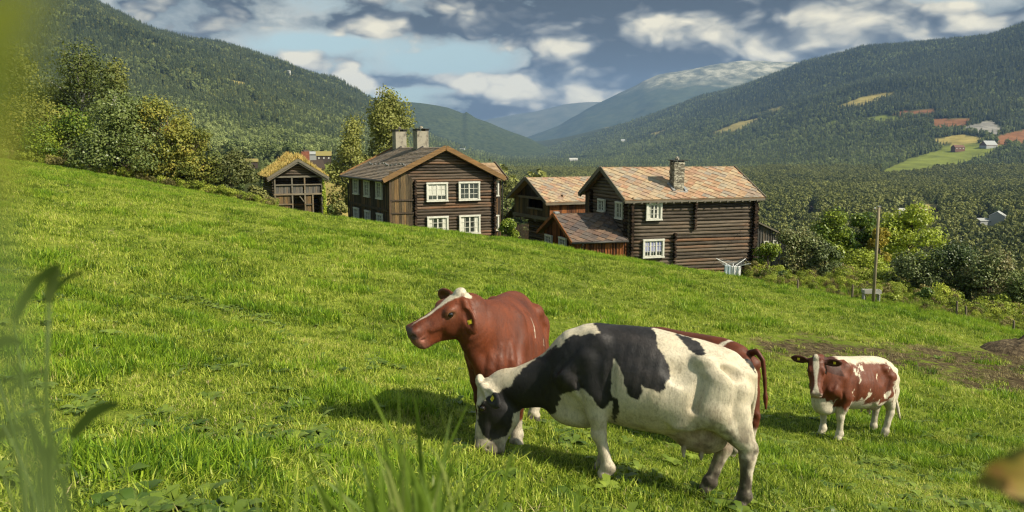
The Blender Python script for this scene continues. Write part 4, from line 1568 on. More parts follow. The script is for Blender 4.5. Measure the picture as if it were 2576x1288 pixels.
MB().bar((-oh - 0.03, -0.5, ze4 + 0.05), (-oh - 0.03, D4 + 0.4, ze4 + 0.05), 0.12, 0.22).build('eave_log', M_logends, h4)

# ---------------------------------------------------------------- grey shed past the long house
zb = -10.6
f5 = Frame(1860, 62, 12.0, zb)
h5 = empty('board_shed', f5.o, f5.rz)
tag(h5, 'weathered grey vertical board shed with two small windows behind the long log house', 'shed')
we = f5.hit(1977, 597, 1, 0)
wl = f5.hit(1903, 561, 1, 0)
slope = (wl.z - we.z) / (we.x - wl.x)
WS = we.x
apx = we.z + slope * WS * 0.62
boardwall('wall', h5, M_greyboard, WS, 0.2, 0, (0, 0, 0), 0, w=0.22, batten=True, top=lambda x: min(we.z + slope * (WS - x), apx))
boardwall('wall', h5, M_greyboard, 6.0, 0.2, we.z, (WS, 0, 0), math.pi / 2, w=0.22)
boardwall('wall', h5, M_greyboard, 6.0, 0.2, we.z, (0, 6.0, 0), -math.pi / 2, w=0.22)
xa_ = WS * 0.38
MB().add([(xa_, -0.3, apx + 0.02), (WS + 0.25, -0.3, we.z - slope * 0.25 + 0.02), (WS + 0.25, 6.3, we.z - slope * 0.25 + 0.02), (xa_, 6.3, apx + 0.02),
          (xa_, -0.3, apx + 0.14), (WS + 0.25, -0.3, we.z - slope * 0.25 + 0.14), (WS + 0.25, 6.3, we.z - slope * 0.25 + 0.14), (xa_, 6.3, apx + 0.14)],
         [(0, 3, 2, 1), (4, 5, 6, 7), (0, 1, 5, 4), (1, 2, 6, 5), (2, 3, 7, 6), (3, 0, 4, 7)]).build('roof', M_greytrim, h5)
for a in ((1920, 606, 1931.5, 619.5), (1943, 604, 1954.5, 618.5)):
    facewin(f5, h5, *a, 1, -0.05, 0, casements=1, rows=2, cols=1, case=0.07, proud=0.2)


# ---------------------------------------------------------------- distant farms
def flat(name, c, var=0.25, rough=0.85):
    return material(name, lambda N: N.mix((N.noise(N.tc('Object'), 1.2, 4, 0.7) - 0.2) * var * 2, c, tuple(x * 0.45 for x in c)), rough=rough)


M_fw = flat('far_white', (0.46, 0.45, 0.41))
M_fd = flat('far_dark_wood', (0.055, 0.040, 0.030))
M_fb = flat('far_brown', (0.15, 0.075, 0.045))
M_fg = flat('far_grey_roof', (0.34, 0.35, 0.34))
M_ft = flat('far_turf_roof', (0.24, 0.20, 0.065))
M_fr = flat('far_red', (0.22, 0.06, 0.04))


def farhouse(name, u, v, d, w, l, h, rise, rz, wm, rm_, label, cat='house', windows=True, oh=0.5, base=None, bh=1.5, group=None, chim=None):
    X, Yv, Z = far_xyz(np.array([float(u)]), np.array([float(d)]))
    zt_ = tz(v) * d
    fr = empty(name, (X[0], d, zt_), R(rz))
    tag(fr, label, cat, group)
    dep = max(2.0, zt_ - Z[0] + 1.0)
    m = MB()
    m.add([(-w / 2, -l / 2, -dep), (w / 2, -l / 2, -dep), (w / 2, l / 2, -dep), (-w / 2, l / 2, -dep), (-w / 2, -l / 2, h), (w / 2, -l / 2, h), (w / 2, l / 2, h), (-w / 2, l / 2, h), (-w / 2, 0, h + rise), (w / 2, 0, h + rise)],
          [(0, 1, 5, 4), (2, 3, 7, 6), (1, 2, 6, 9, 5), (3, 0, 4, 8, 7)])
    m.build('wall', wm, fr)
    r = MB()
    for s in (-1, 1):
        e = s * (l / 2 + oh)
        k = h - rise / (l / 2) * oh
        vs = [(-w / 2 - oh, e, k), (w / 2 + oh, e, k), (w / 2 + oh, 0, h + rise + 0.02), (-w / 2 - oh, 0, h + rise + 0.02)]
        r.add(vs + [(a, b, c + 0.3) for a, b, c in vs], [(0, 1, 2, 3), (4, 7, 6, 5), (0, 4, 5, 1), (1, 5, 6, 2), (3, 2, 6, 7), (0, 3, 7, 4)])
    r.build('roof', rm_, fr)
    if base is not None:
        MB().box((0, 0, bh / 2 - 0.5), (w + 0.12, l + 0.12, bh + 1.0)).build('base', base, fr)
    if windows:
        for k in range(3):
            MB().box((-w / 2 + w * (k + 0.5) / 3, -l / 2 - 0.05, h * 0.55), (w * 0.10, 0.1, h * 0.32)).build('window', M_fw if wm is not M_fw else M_glass, fr)
    if chim:
        MB().box((0, 0, h + rise + 0.5), (0.9, 0.9, 1.6)).build('chimney', chim, fr)
    return fr


FG = 'houses far across the valley'
farhouse('farmhouse', 822, 405, 620, 11, 10, 4.2, 3.0, 14, M_fd, M_ft, 'distant dark wooden farmhouse with straw coloured turf roof between store and birches', group=None)
farhouse('hay_barn', 794, 401, 640, 12, 8, 4.2, 1.8, 8, M_fg, M_fg, 'distant pale grey barn just beside the turf roofed farmhouse', 'barn', False)
farhouse('cabin', 778, 395, 680, 6, 6, 3.4, 2.4, 60, M_fg, M_fd, 'small dark roofed hut above the pale grey barn', 'hut', False)
farhouse('brick_chimney_house', 776, 434, 92, 3.0, 3.0, 0.5, 0.6, 20, M_fd, M_fd, 'house mostly hidden behind the sod roof with its square brick chimney showing', windows=False, chim=M_brick)
farhouse('turf_hut', 642, 420, 400, 6.0, 6.0, 2.6, 1.2, 20, M_fd, M_ft, 'small dark hut with turf roof standing beyond the round bush', 'hut', False, oh=0.3)
farhouse('hill_barn', 355, 106, 2380, 30, 14, 7, 6, -20, M_fr, M_fg, 'pale roofed barn high on the wooded hill nearest the summit clearing', 'barn', False, group=FG)
farhouse('hill_farmhouse', 562, 205, 2280, 20, 12, 8, 5, -15, M_fr, M_fw, 'white roofed red farmhouse by the dry field halfway up the hill', group=FG)
farhouse('hill_cabin', 742, 183, 3000, 15, 10, 5, 4, -10, M_fw, M_fg, 'white house near the forested skyline of the hill', group=FG)
farhouse('brown_farmhouse', 2390, 377, 2150, 30, 16, 7, 6, 12, M_fb, M_fb, 'low brown farmhouse at the top of the pale green clearing', windows=True, group=FG)
farhouse('big_barn', 2465, 374, 2160, 36, 24, 10, 11, 14, M_fb, M_fg, 'large barn with pale metal roof and white base by the farm track', 'barn', False, base=M_fg, bh=8, group=FG)
farhouse('turf_roof_house', 2304, 532, 840, 20, 13, 3.6, 3.2, 12, M_fb, M_ft, 'brown house with ochre turf roof among the pines', group='houses among the valley pines', oh=0.8)
farhouse('turf_roof_house', 2335, 527, 920, 18, 12, 3.0, 3.0, -30, M_fb, M_ft, 'rearmost ochre turf roof rising above the pines', group='houses among the valley pines', windows=False, oh=0.8)
farhouse('gazebo', 2262, 532, 840, 10, 8, 1.5, 1.8, 0, M_fw, M_fw, 'little cream roofed pavilion beside the turf roofed houses', 'pavilion', False)
farhouse('white_house', 2502, 556, 757, 18, 13, 5.0, 4.2, 55, M_fw, M_fg, 'white gabled house standing among dark pines near the edge of the wood', group='houses among the valley pines', chim=None)
farhouse('grey_house', 2470, 560, 757, 17, 10, 2.2, 2.0, 10, M_fg, M_fg, 'low grey roofed wing beside the white gabled house', windows=False)
farhouse('dark_cabin', 2034, 534, 900, 7, 7, 4.0, 3.0, 60, M_fd, M_fd, 'tiny dark cabin with one white window between pale birches', 'cabin', True)
farhouse('white_barn', 1440, 405, 3300, 34, 16, 6, 6, 4, M_fw, M_fw, 'white building on the flat valley floor above the loft roof', windows=False, group=FG)
farhouse('valley_house', 1562, 358, 4900, 26, 18, 10, 8, 4, M_fw, M_fg, 'white house on a spur between distant spruces', windows=False, group=FG)
farhouse('valley_farm', 1165, 381, 3800, 26, 16, 8, 6, 4, M_fw, M_fg, 'pale farm between valley trees near the farmhouse chimneys', windows=False, group=FG)

# ================================================================ cows
class SDF:
    """one continuous skin grown from rounded limbs and muscles"""
    def __init__(s, lo, hi, h):
        s.lo, s.h = np.array(lo, np.float32), h
        s.n = tuple(int(math.ceil((b - a) / h)) + 1 for a, b in zip(lo, hi))
        s.F = np.full(s.n, 0.5, np.float32)
        s.ax = [s.lo[i] + np.arange(s.n[i], dtype=np.float32) * h for i in range(3)]

    def sub(s, lo, hi):
        sl = []
        for i in range(3):
            a = max(0, int((lo[i] - s.lo[i]) / s.h) - 1)
            b = min(s.n[i], int((hi[i] - s.lo[i]) / s.h) + 3)
            sl.append(slice(a, max(a + 1, b)))
        g = np.meshgrid(*[s.ax[i][sl[i]] for i in range(3)], indexing='ij')
        return tuple(sl), g

    def put(s, sl, d, k, cut=False):
        a = s.F[sl]
        if cut:
            h = np.clip(0.5 - 0.5 * (a + d) / k, 0, 1)
            s.F[sl] = a * (1 - h) - d * h + k * h * (1 - h)
        else:
            h = np.clip(0.5 + 0.5 * (a - d) / k, 0, 1)
            s.F[sl] = a * (1 - h) + d * h - k * h * (1 - h)

    def cone(s, A, B, ra, rb, k=0.03, cut=False):
        A, B = np.array(A, float), np.array(B, float)
        m = max(ra, rb) + k + 0.03
        sl, (X, Y, Z) = s.sub(np.minimum(A, B) - m, np.maximum(A, B) + m)
        e = B - A
        L = max((e * e).sum(), 1e-9)
        t = np.clip(((X - A[0]) * e[0] + (Y - A[1]) * e[1] + (Z - A[2]) * e[2]) / L, 0, 1)
        d = np.sqrt((X - A[0] - t * e[0]) ** 2 + (Y - A[1] - t * e[1]) ** 2 + (Z - A[2] - t * e[2]) ** 2) - (ra + (rb - ra) * t)
        s.put(sl, d, k, cut)

    def chain(s, pts, rs, k=0.03):
        P_ = np.array([list(map(float, p)) for p in pts])
        m = max(rs) + k + 0.03
        sl, (X, Y, Z) = s.sub(P_.min(0) - m, P_.max(0) + m)
        best = None
        for i in range(len(P_) - 1):
            A, e = P_[i], P_[i + 1] - P_[i]
            L = max((e * e).sum(), 1e-9)
            t = np.clip(((X - A[0]) * e[0] + (Y - A[1]) * e[1] + (Z - A[2]) * e[2]) / L, 0, 1)
            d = np.sqrt((X - A[0] - t * e[0]) ** 2 + (Y - A[1] - t * e[1]) ** 2 + (Z - A[2] - t * e[2]) ** 2) - (rs[i] + (rs[i + 1] - rs[i]) * t)
            best = d if best is None else np.minimum(best, d)
        s.put(sl, best, k)

    def ell(s, c, r, k=0.03, M=None, cut=False):
        """M: rows are the ellipsoid's own axes"""
        c, r = np.array(c, float), np.array(r, float)
        m = r.max() + k + 0.03
        sl, (X, Y, Z) = s.sub(c - m, c + m)
        q = np.stack([X - c[0], Y - c[1], Z - c[2]])
        if M is not None:
            q = np.tensordot(np.array(M, float), q, 1)
        k0 = np.sqrt(((q / r[:, None, None, None]) ** 2).sum(0))
        k1 = np.sqrt(((q / (r ** 2)[:, None, None, None]) ** 2).sum(0))
        d = k0 * (k0 - 1) / np.maximum(k1, 1e-6)
        s.put(sl, d, k, cut)

    def tube(s, nodes, lat, k=0.05):
        """elliptic sections: nodes (point, half width along lat, half height), swept smoothly"""
        lat = np.array(lat, float)
        N_ = np.array([[*p, w, h] for p, w, h in nodes], float)
        Pn = np.vstack([2 * N_[0] - N_[1], N_, 2 * N_[-1] - N_[-2]])
        st = []
        for i in range(1, len(Pn) - 2):
            for q in range(7):
                t = q / 7
                a, b, c, d = Pn[i - 1:i + 3]
                st.append(0.5 * (2 * b + (c - a) * t + (2 * a - 5 * b + 4 * c - d) * t * t + (3 * b - a - 3 * c + d) * t ** 3))
        st.append(N_[-1])
        st = np.array(st)
        m = N_[:, 3:].max() + k + 0.03
        sl, (X, Y, Z) = s.sub(st[:, :3].min(0) - m, st[:, :3].max(0) + m)
        best = None
        for A_, B_ in zip(st[:-1], st[1:]):
            A = A_[:3]
            e = B_[:3] - A
            L = math.sqrt((e * e).sum())
            dn = e / L
            l_ = lat - dn * (lat @ dn)
            l_ = l_ / np.linalg.norm(l_)
            u_ = np.cross(dn, l_)
            x, y, z = X - A[0], Y - A[1], Z - A[2]
            tt = x * dn[0] + y * dn[1] + z * dn[2]
            t = np.clip(tt / L, 0, 1)
            a = tt - t * L
            l = x * l_[0] + y * l_[1] + z * l_[2]
            v = x * u_[0] + y * u_[1] + z * u_[2]
            w = A_[3] + (B_[3] - A_[3]) * t
            h = A_[4] + (B_[4] - A_[4]) * t
            d = (np.sqrt((l / w) ** 2 + (v / h) ** 2 + (a / np.minimum(w, h)) ** 2) - 1) * np.minimum(w, h)
            best = d if best is None else np.minimum(best, d)
        s.put(sl, best, k)

    def mesh(s):
        F = s.F
        nx, ny, nz = F.shape
        neg = F < 0
        c = np.zeros((nx - 1, ny - 1, nz - 1), np.int8)
        for i in (0, 1):
            for j in (0, 1):
                for k in (0, 1):
                    c += neg[i:nx - 1 + i, j:ny - 1 + j, k:nz - 1 + k]
        act = (c > 0) & (c < 8)
        I = np.argwhere(act)
        idx = np.full(act.shape, -1, np.int64)
        idx[act] = np.arange(len(I))
        acc = np.zeros((len(I), 3)); cnt = np.zeros(len(I))
        cor = [(i, j, k) for i in (0, 1) for j in (0, 1) for k in (0, 1)]
        val = {q: F[I[:, 0] + q[0], I[:, 1] + q[1], I[:, 2] + q[2]] for q in cor}
        for a in cor:
            for ax in range(3):
                if a[ax] == 0:
                    b = list(a); b[ax] = 1; b = tuple(b)
                    va, vb = val[a], val[b]
                    m = (va < 0) != (vb < 0)
                    t = va[m] / (va[m] - vb[m])
                    p = np.tile(np.array(a, float), (m.sum(), 1))
                    p[:, ax] = t
                    acc[m] += p; cnt[m] += 1
        V = (I + acc / cnt[:, None]) * s.h + s.lo
        Q = []
        for ax in range(3):
            o = [1, 1, 1]; o[ax] = 0
            n_ = [nx - 1, ny - 1, nz - 1]
            sl0 = tuple(slice(1, n_[d]) if d != ax else slice(0, n_[d]) for d in range(3))
            sl1 = tuple(slice(1, n_[d]) if d != ax else slice(1, n_[d] + 1) for d in range(3))
            A, B = neg[sl0], neg[sl1]
            for fl, msk in ((0, A & ~B), (1, ~A & B)):
                E_ = np.argwhere(msk)
                if not len(E_):
                    continue
                base = E_ + np.array([1 if d != ax else 0 for d in range(3)])
                d1, d2 = (ax + 1) % 3, (ax + 2) % 3
                u = np.zeros(3, int); u[d1] = 1
                w = np.zeros(3, int); w[d2] = 1
                qs = [idx[tuple((base - a).T)] for a in (u + w, w, 0 * u, u)]
                q = np.stack(qs, 1)
                Q.append(q if fl == 0 else q[:, ::-1])
        Q = np.concatenate(Q)
        Q = Q[(Q >= 0).all(1)]
        e = np.concatenate([Q[:, [0, 1]], Q[:, [1, 2]], Q[:, [2, 3]], Q[:, [3, 0]]])
        for lam in (0.5, -0.48, 0.5, -0.48):
            sm = np.zeros_like(V); n = np.zeros(len(V))
            np.add.at(sm, e[:, 0], V[e[:, 1]]); np.add.at(n, e[:, 0], 1)
            np.add.at(sm, e[:, 1], V[e[:, 0]]); np.add.at(n, e[:, 1], 1)
            V = V + lam * (sm / np.maximum(n, 1)[:, None] - V)
        return V, Q


TORSO = np.array([  # x, top, bottom, half width
    (-0.84, 1.19, 0.96, 0.10), (-0.79, 1.30, 0.86, 0.165), (-0.70, 1.38, 0.76, 0.215), (-0.55, 1.415, 0.68, 0.25), (-0.40, 1.430, 0.61, 0.28), (-0.22, 1.425, 0.555, 0.32),
    (-0.02, 1.420, 0.525, 0.345), (0.18, 1.415, 0.525, 0.34), (0.36, 1.415, 0.54, 0.30), (0.50, 1.415, 0.55, 0.255), (0.62, 1.385, 0.55, 0.225), (0.74, 1.30, 0.55, 0.195),
    (0.84, 1.18, 0.585, 0.165), (0.92, 1.04, 0.67, 0.115), (0.955, 0.94, 0.75, 0.06)])
_tx = np.linspace(TORSO[0, 0], TORSO[-1, 0], 400)
_kk = np.exp(-np.linspace(-2.2, 2.2, 41) ** 2); _kk /= _kk.sum()
_tt = [np.convolve(np.pad(np.interp(_tx, TORSO[:, 0], TORSO[:, i]), 20, 'reflect', reflect_type='odd'), _kk, 'valid') for i in (1, 2, 3)]

HEAD = np.array([  # along the face from the poll, top, underside, half width
    (-0.05, -0.035, -0.12, 0.055), (-0.01, 0.008, -0.165, 0.088), (0.05, 0.020, -0.205, 0.108), (0.12, 0.014, -0.232, 0.110), (0.19, 0.004, -0.238, 0.100), (0.26, -0.004, -0.215, 0.082),
    (0.33, -0.006, -0.190, 0.070), (0.39, -0.004, -0.178, 0.070), (0.44, -0.004, -0.178, 0.078), (0.485, -0.016, -0.172, 0.080), (0.515, -0.038, -0.150, 0.066), (0.53, -0.07, -0.12, 0.035)])


def norm(v):
    v = np.array(v, float)
    return v / np.linalg.norm(v)


def norm_rows(a):
    return a / np.maximum(np.linalg.norm(a, axis=1, keepdims=True), 1e-6)


def cow_skin(sp, h):
    """cow in its own axes: x forward, y to its left, z up from the ground"""
    poll, hd, hu = np.array(sp['poll'], float), norm(sp['face']), np.array(sp['up'], float)
    hu = norm(hu - hd * (hu @ hd))
    hl = np.cross(hu, hd)          # to the cow's left
    HS = sp.get('hs', 1.0)
    nose = poll + hd * 0.55 * HS
    lo = np.minimum(np.array([-1.08, -0.48, -0.02]), np.minimum(poll - 0.36, nose - 0.2))
    hi = np.maximum(np.array([1.05, 0.48, 1.50]), np.maximum(poll + 0.36, nose + 0.2))
    lo[2] = -0.02
    S = SDF(lo, hi, h)
    fat = sp.get('fat', 1.0)
    # trunk
    sl, (X, Y, Z) = S.sub((-1.0, -0.48, 0.3), (1.05, 0.48, 1.5))
    ix = np.clip(X[:, 0, 0], TORSO[0, 0], TORSO[-1, 0])
    tp, bt, wd = [np.interp(ix, _tx, t)[:, None, None] for t in _tt]
    tp = tp + sp.get('back', 0.0) * np.exp(-((ix - 0.05) / 0.32) ** 2)[:, None, None]
    wd = wd * fat
    H = tp - bt
    zc = bt + 0.46 * H
    hh = np.where(Z > zc, tp - zc, zc - bt)
    f = np.clip((Z - bt) / H, 0, 1)
    s_ = np.clip((f - 0.55) / 0.45, 0, 1)
    weff = wd * (1 - 0.16 * s_ * s_ * (3 - 2 * s_)) * (1 + 0.05 * np.sin(np.clip((f - 0.15) / 0.5, 0, 1) * math.pi))
    ex = np.where(Z > zc, 2.15, 2.35)
    rho = ((np.abs(Y) / weff) ** ex + (np.abs(Z - zc) / hh) ** ex) ** (1 / ex)
    d = (rho - 1) * np.minimum(weff, hh) * 0.9
    # ribs show faintly on the flank
    ribs = np.clip((X + 0.20) / 0.1, 0, 1) * np.clip((0.42 - X) / 0.1, 0, 1) * np.clip((f - 0.3) / 0.15, 0, 1) * np.clip((0.86 - f) / 0.1, 0, 1)
    d = d + sp.get('ribs', 0.0018) * ribs * np.sin((X + 0.16 * f) * 2 * math.pi / 0.085)
    dxo = np.maximum(np.maximum(X - TORSO[-1, 0], TORSO[0, 0] - X), 0)
    d = np.where(dxo > 0, np.hypot(np.maximum(d, 0), dxo), d)
    S.put(sl, d.astype(np.float32), 0.02)
    for y in (-1, 1):
        # hip bones, pins, loin hollow, thigh
        S.ell((-0.42, y * 0.235 * fat, 1.255), (0.085, 0.050, 0.055), 0.09)
        S.ell((-0.79, y * 0.105, 1.20), (0.060, 0.045, 0.055), 0.07)
        S.cone((-0.42, y * 0.215 * fat, 1.255), (-0.79, y * 0.105, 1.19), 0.035, 0.035, 0.09)
        S.ell((-0.22, y * 0.335 * fat, 1.15), (0.11, 0.050, 0.12), 0.08, cut=True)
        S.cone((-0.52, y * 0.185, 1.10), (-0.44, y * 0.215, 0.80), 0.165, 0.125, 0.06)
        S.cone((-0.70, y * 0.145, 1.06), (-0.68, y * 0.165, 0.78), 0.125, 0.090, 0.06)
        S.ell((-0.58, y * 0.285, 1.02), (0.055, 0.03, 0.16), 0.06)
        S.ell((-0.27, y * 0.27, 0.77), (0.13, 0.035, 0.14), 0.08)
        # shoulder
        S.cone((0.46, y * 0.145, 1.25), (0.74, y * 0.170, 0.90), 0.095, 0.095, 0.07)
        S.cone((0.55, y * 0.19, 1.08), (0.50, y * 0.20, 0.82), 0.090, 0.105, 0.06)
        S.ell((0.765, y * 0.170, 0.87), (0.075, 0.06, 0.085), 0.05)
        S.cone((0.74, y * 0.175, 0.88), (0.49, y * 0.205, 0.76), 0.095, 0.095, 0.05)
        # shoulder blade, the groove behind it, the upper arm, the rump hollow
        S.cone((0.455, y * 0.165, 1.29), (0.66, y * 0.225, 0.98), 0.030, 0.034, 0.030)
        S.ell((0.765, y * 0.195, 0.885), (0.055, 0.045, 0.060), 0.025)
        S.ell((0.905, y * 0.065, 0.86), (0.050, 0.055, 0.11), 0.03)
        S.ell((0.49, y * 0.232, 0.93), (0.085, 0.040, 0.135), 0.04)
        S.cone((0.345, y * 0.345, 1.16), (0.365, y * 0.325, 0.72), 0.038, 0.028, 0.05, cut=True)
        S.cone((0.66, y * 0.250, 1.20), (0.84, y * 0.235, 0.93), 0.036, 0.030, 0.04, cut=True)
        S.cone((0.62, y * 0.285, 0.86), (0.60, y * 0.265, 0.72), 0.020, 0.016, 0.04, cut=True)
        S.ell((-0.62, y * 0.245, 1.20), (0.085, 0.040, 0.055), 0.06, cut=True)
        S.cone((-0.40, y * 0.335, 1.10), (-0.34, y * 0.325, 0.84), 0.026, 0.020, 0.06, cut=True)
        S.cone((-0.20, y * 0.265, 0.66), (-0.40, y * 0.255, 0.84), 0.022, 0.030, 0.05)
    # brisket
    S.ell((0.83, 0, 0.61), (0.12, 0.085, 0.12), 0.12)
    S.ell((0.68, 0, 0.52), (0.19, 0.11, 0.085), 0.10)
    # legs
    g = sp.get('leg', 1.16)
    for i, (y, key) in enumerate(((1, 'fl'), (-1, 'fr'))):
        ox, oy = sp.get(key, (0, 0))
        f_ = np.array([0.49 + ox, y * 0.165 + oy, 0.0])
        kn = np.array([0.505 + ox * 0.5, y * 0.172 + oy * 0.5, 0.43])
        el = np.array([0.475, y * 0.195, 0.76])
        S.chain([el + [0.03, 0, 0.10], el, (el + kn) / 2 + [0.010, y * 0.008, 0], kn + [0, 0, 0.05]], [0.105, 0.100 * g, 0.076 * g, 0.056 * g], 0.04)
        S.ell(kn + [0.010, 0, 0.0], (0.054 * g, 0.052 * g, 0.072), 0.03)
        ft = f_ + [-0.015, 0, 0.15]
        S.chain([kn, (kn + ft) / 2 + [0.0, 0, 0], ft], [0.050 * g, 0.042 * g, 0.043 * g], 0.03)
        S.ell(ft, (0.054 * g, 0.050 * g, 0.056), 0.03)
        S.cone(ft, f_ + [0.025, 0, 0.075], 0.045 * g, 0.047 * g, 0.025)
        for q in (-1, 1):
            S.cone(f_ + [0.015, q * 0.029, 0.065], f_ + [0.058, q * 0.032, 0.012], 0.040, 0.037, 0.012)
    for i, (y, key) in enumerate(((1, 'hl'), (-1, 'hr'))):
        ox, oy = sp.get(key, (0, 0))
        f_ = np.array([-0.70 + ox, y * 0.165 + oy, 0.0])
        hk = np.array([-0.765 + ox * 0.60, y * 0.168 + oy * 0.6, 0.51])
        stf = np.array([-0.46 + ox * 0.2, y * 0.235, 0.79])
        S.cone(stf + [-0.05, -y * 0.02, 0.03], hk + [0.035, 0, 0.08], 0.130, 0.064 * g, 0.06)
        S.cone([-0.71, y * 0.165, 0.86], hk + [0.0, 0, 0.10], 0.105, 0.052 * g, 0.06)
        S.ell(hk + [0.010, 0, -0.01], (0.060 * g, 0.050 * g, 0.090), 0.03)
        S.ell(hk + [-0.045, 0, 0.055], (0.036, 0.033, 0.060), 0.03)
        ft = f_ + [-0.02, 0, 0.15]
        S.chain([hk + [0.006, 0, -0.03], (hk + ft) / 2 + [0.004, 0, 0], ft], [0.054 * g, 0.044 * g, 0.044 * g], 0.03)
        S.ell(ft, (0.055 * g, 0.050 * g, 0.058), 0.03)
        S.cone(ft, f_ + [0.02, 0, 0.075], 0.045 * g, 0.047 * g, 0.025)
        for q in (-1, 1):
            S.cone(f_ + [0.010, q * 0.029, 0.065], f_ + [0.050, q * 0.032, 0.012], 0.040, 0.037, 0.012)
    # udder
    us = sp.get('udder', 1.0)
    S.ell((-0.40, 0, 0.66 - 0.03 * us), (0.20 * us, 0.165, 0.155 * us), 0.05)
    S.ell((-0.22, 0, 0.60), (0.16, 0.12, 0.06), 0.07)
    for tx, ty in ((-0.28, 0.075), (-0.28, -0.075), (-0.43, 0.07), (-0.43, -0.07)):
        zt_ = 0.66 - 0.03 * us - 0.135 * us
        S.cone((tx, ty, zt_ + 0.01), (tx + 0.005, ty * 1.1, zt_ - 0.065), 0.020, 0.014, 0.018)
    # tail
    tl = sp.get('tail') or [(-0.80, 0, 1.300), (-0.875, 0, 1.255), (-0.905, 0, 1.12), (-0.905, 0, 0.90), (-0.895, 0, 0.68), (-0.89, 0, 0.60), (-0.885, 0, 0.42)]
    S.chain(tl, [0.040, 0.036, 0.028, 0.023, 0.020, 0.030, 0.014], 0.02)
    # neck
    side = sp.get('lat', (0, 1, 0))
    nb = poll - hd * 0.02 * HS - hu * 0.095 * HS
    base = np.array(sp.get('neckbase', (0.60, 0, 1.04)), float)
    mid = sp.get('neckmid')
    mid = np.array(mid, float) if mid is not None else (base + nb) / 2
    q1 = base * 0.5 + mid * 0.5 + sp.get('nsag', 0) * np.array([0, 0, 1.0])
    q2 = mid * 0.4 + nb * 0.6
    nw = sp.get('neckw', 1.0)
    S.tube([(base, 0.190, 0.310), (q1, 0.165 * nw, 0.27 * nw), (mid, 0.140 * nw, 0.230 * nw), (q2, 0.122 * nw, 0.185 * nw), (nb + hd * 0.05 - hu * 0.01, 0.100, 0.120)], side, 0.07)
    # dewlap and throat folds
    if sp.get('dewlap', True):
        thr = poll + hd * 0.10 * HS - hu * 0.24 * HS
        S.chain([thr, (thr * 0.55 + np.array([0.86, 0, 0.70]) * 0.45) + np.array(sp.get('dewoff', (0.0, 0, 0.0))), np.array([0.86, 0, 0.66])], [0.030, 0.045, 0.075], 0.07)
    for y in (-1, 1):
        for j, (a, b, r) in enumerate(sp.get('folds', [])):
            a, b = np.array(a, float), np.array(b, float)
            a[1] *= y; b[1] *= y
            S.chain([a, (a + b) / 2 + np.array([0.015, 0, 0.0]), b], [r * 0.5, r, r * 0.8], 0.028)
    # head
    c0 = poll - 0.36; c1 = poll + 0.36
    c0 = np.minimum(c0, nose - 0.2); c1 = np.maximum(c1, nose + 0.2)
    sl, (X, Y, Z) = S.sub(c0, c1)
    q = [X - poll[0], Y - poll[1], Z - poll[2]]
    hs_ = (q[0] * hd[0] + q[1] * hd[1] + q[2] * hd[2]) / HS
    hl_ = (q[0] * hl[0] + q[1] * hl[1] + q[2] * hl[2]) / HS
    hu_ = (q[0] * hu[0] + q[1] * hu[1] + q[2] * hu[2]) / HS
    cs_ = np.clip(hs_, HEAD[0, 0], HEAD[-1, 0])
    tp, bt, wd = [np.interp(cs_, HEAD[:, 0], HEAD[:, i]) for i in (1, 2, 3)]
    bt = bt * 1.10 * sp.get('jaw', 1.0)
    zc = bt + 0.60 * (tp - bt)
    hh = np.where(hu_ > zc, tp - zc, zc - bt)
    low = np.clip((zc - hu_) / np.maximum(zc - bt, 1e-4), 0, 1)
    wd = wd * (1 - 0.32 * low * np.clip((0.40 - cs_) / 0.1, 0, 1))
    rho = ((np.abs(hl_) / wd) ** 2.5 + (np.abs(hu_ - zc) / hh) ** 2.5) ** 0.4
    d = (rho - 1) * np.minimum(wd, hh) * 0.9
    dxo = np.maximum(np.maximum(hs_ - HEAD[-1, 0], HEAD[0, 0] - hs_), 0)
    d = np.where(dxo > 0, np.hypot(np.maximum(d, 0), dxo), d) * HS
    S.put(sl, d.astype(np.float32), 0.035)

    def hp(a, b, c):
        return poll + (hd * a + hl * b + hu * c) * HS
    Mh = np.array([hd, hl, hu])
    eyes = []
    for y in (-1, 1):
        S.ell(hp(0.150, y * 0.088, -0.030), np.array([0.052, 0.030, 0.032]) * HS, 0.03, Mh)
        S.ell(hp(0.17, y * 0.065, -0.150), np.array([0.095, 0.036, 0.075]) * HS, 0.04, Mh)
        S.ell(hp(0.27, y * 0.072, -0.085), np.array([0.10, 0.016, 0.022]) * HS, 0.03, Mh)
        S.ell(hp(0.163, y * 0.114, -0.047), np.array([0.030, 0.017, 0.020]) * HS, 0.012, Mh, cut=True)
        S.ell(hp(0.505, y * 0.052, -0.055), np.array([0.020, 0.020, 0.017]) * HS, 0.012, Mh, cut=True)
        S.ell(hp(0.475, y * 0.050, -0.050), np.array([0.040, 0.028, 0.035]) * HS, 0.02, Mh)
        S.ell(hp(0.505, y * 0.060, -0.058), np.array([0.016, 0.018, 0.014]) * HS, 0.008, Mh, cut=True)
        S.cone(hp(0.44, y * 0.078, -0.112), hp(0.53, y * 0.03, -0.108), 0.008, 0.008, 0.010, cut=True)
        eyes.append(hp(0.163, y * 0.100, -0.046))
        # ears
        a0 = norm(sp.get('earL' if y > 0 else 'earR', np.array(sp.get('ear', (-0.22, 1.0, -0.22))) * np.array([1, y, 1])))
        ea = hd * a0[0] + hl * a0[1] + hu * a0[2]
        en = norm(sp.get('earnL' if y > 0 else 'earnR', np.array(sp.get('earn', (0.85, 0.15, -0.45))) * np.array([1, y, 1])))
        en = hd * en[0] + hl * en[1] + hu * en[2]
        en = norm(en - ea * (en @ ea))
        eb = np.cross(en, ea)
        b0 = hp(0.015, y * 0.095, -0.045)
        es = sp.get('ears', 1.0) * HS
        S.cone(b0 - ea * 0.02, b0 + ea * 0.05, 0.034 * es, 0.030 * es, 0.02)
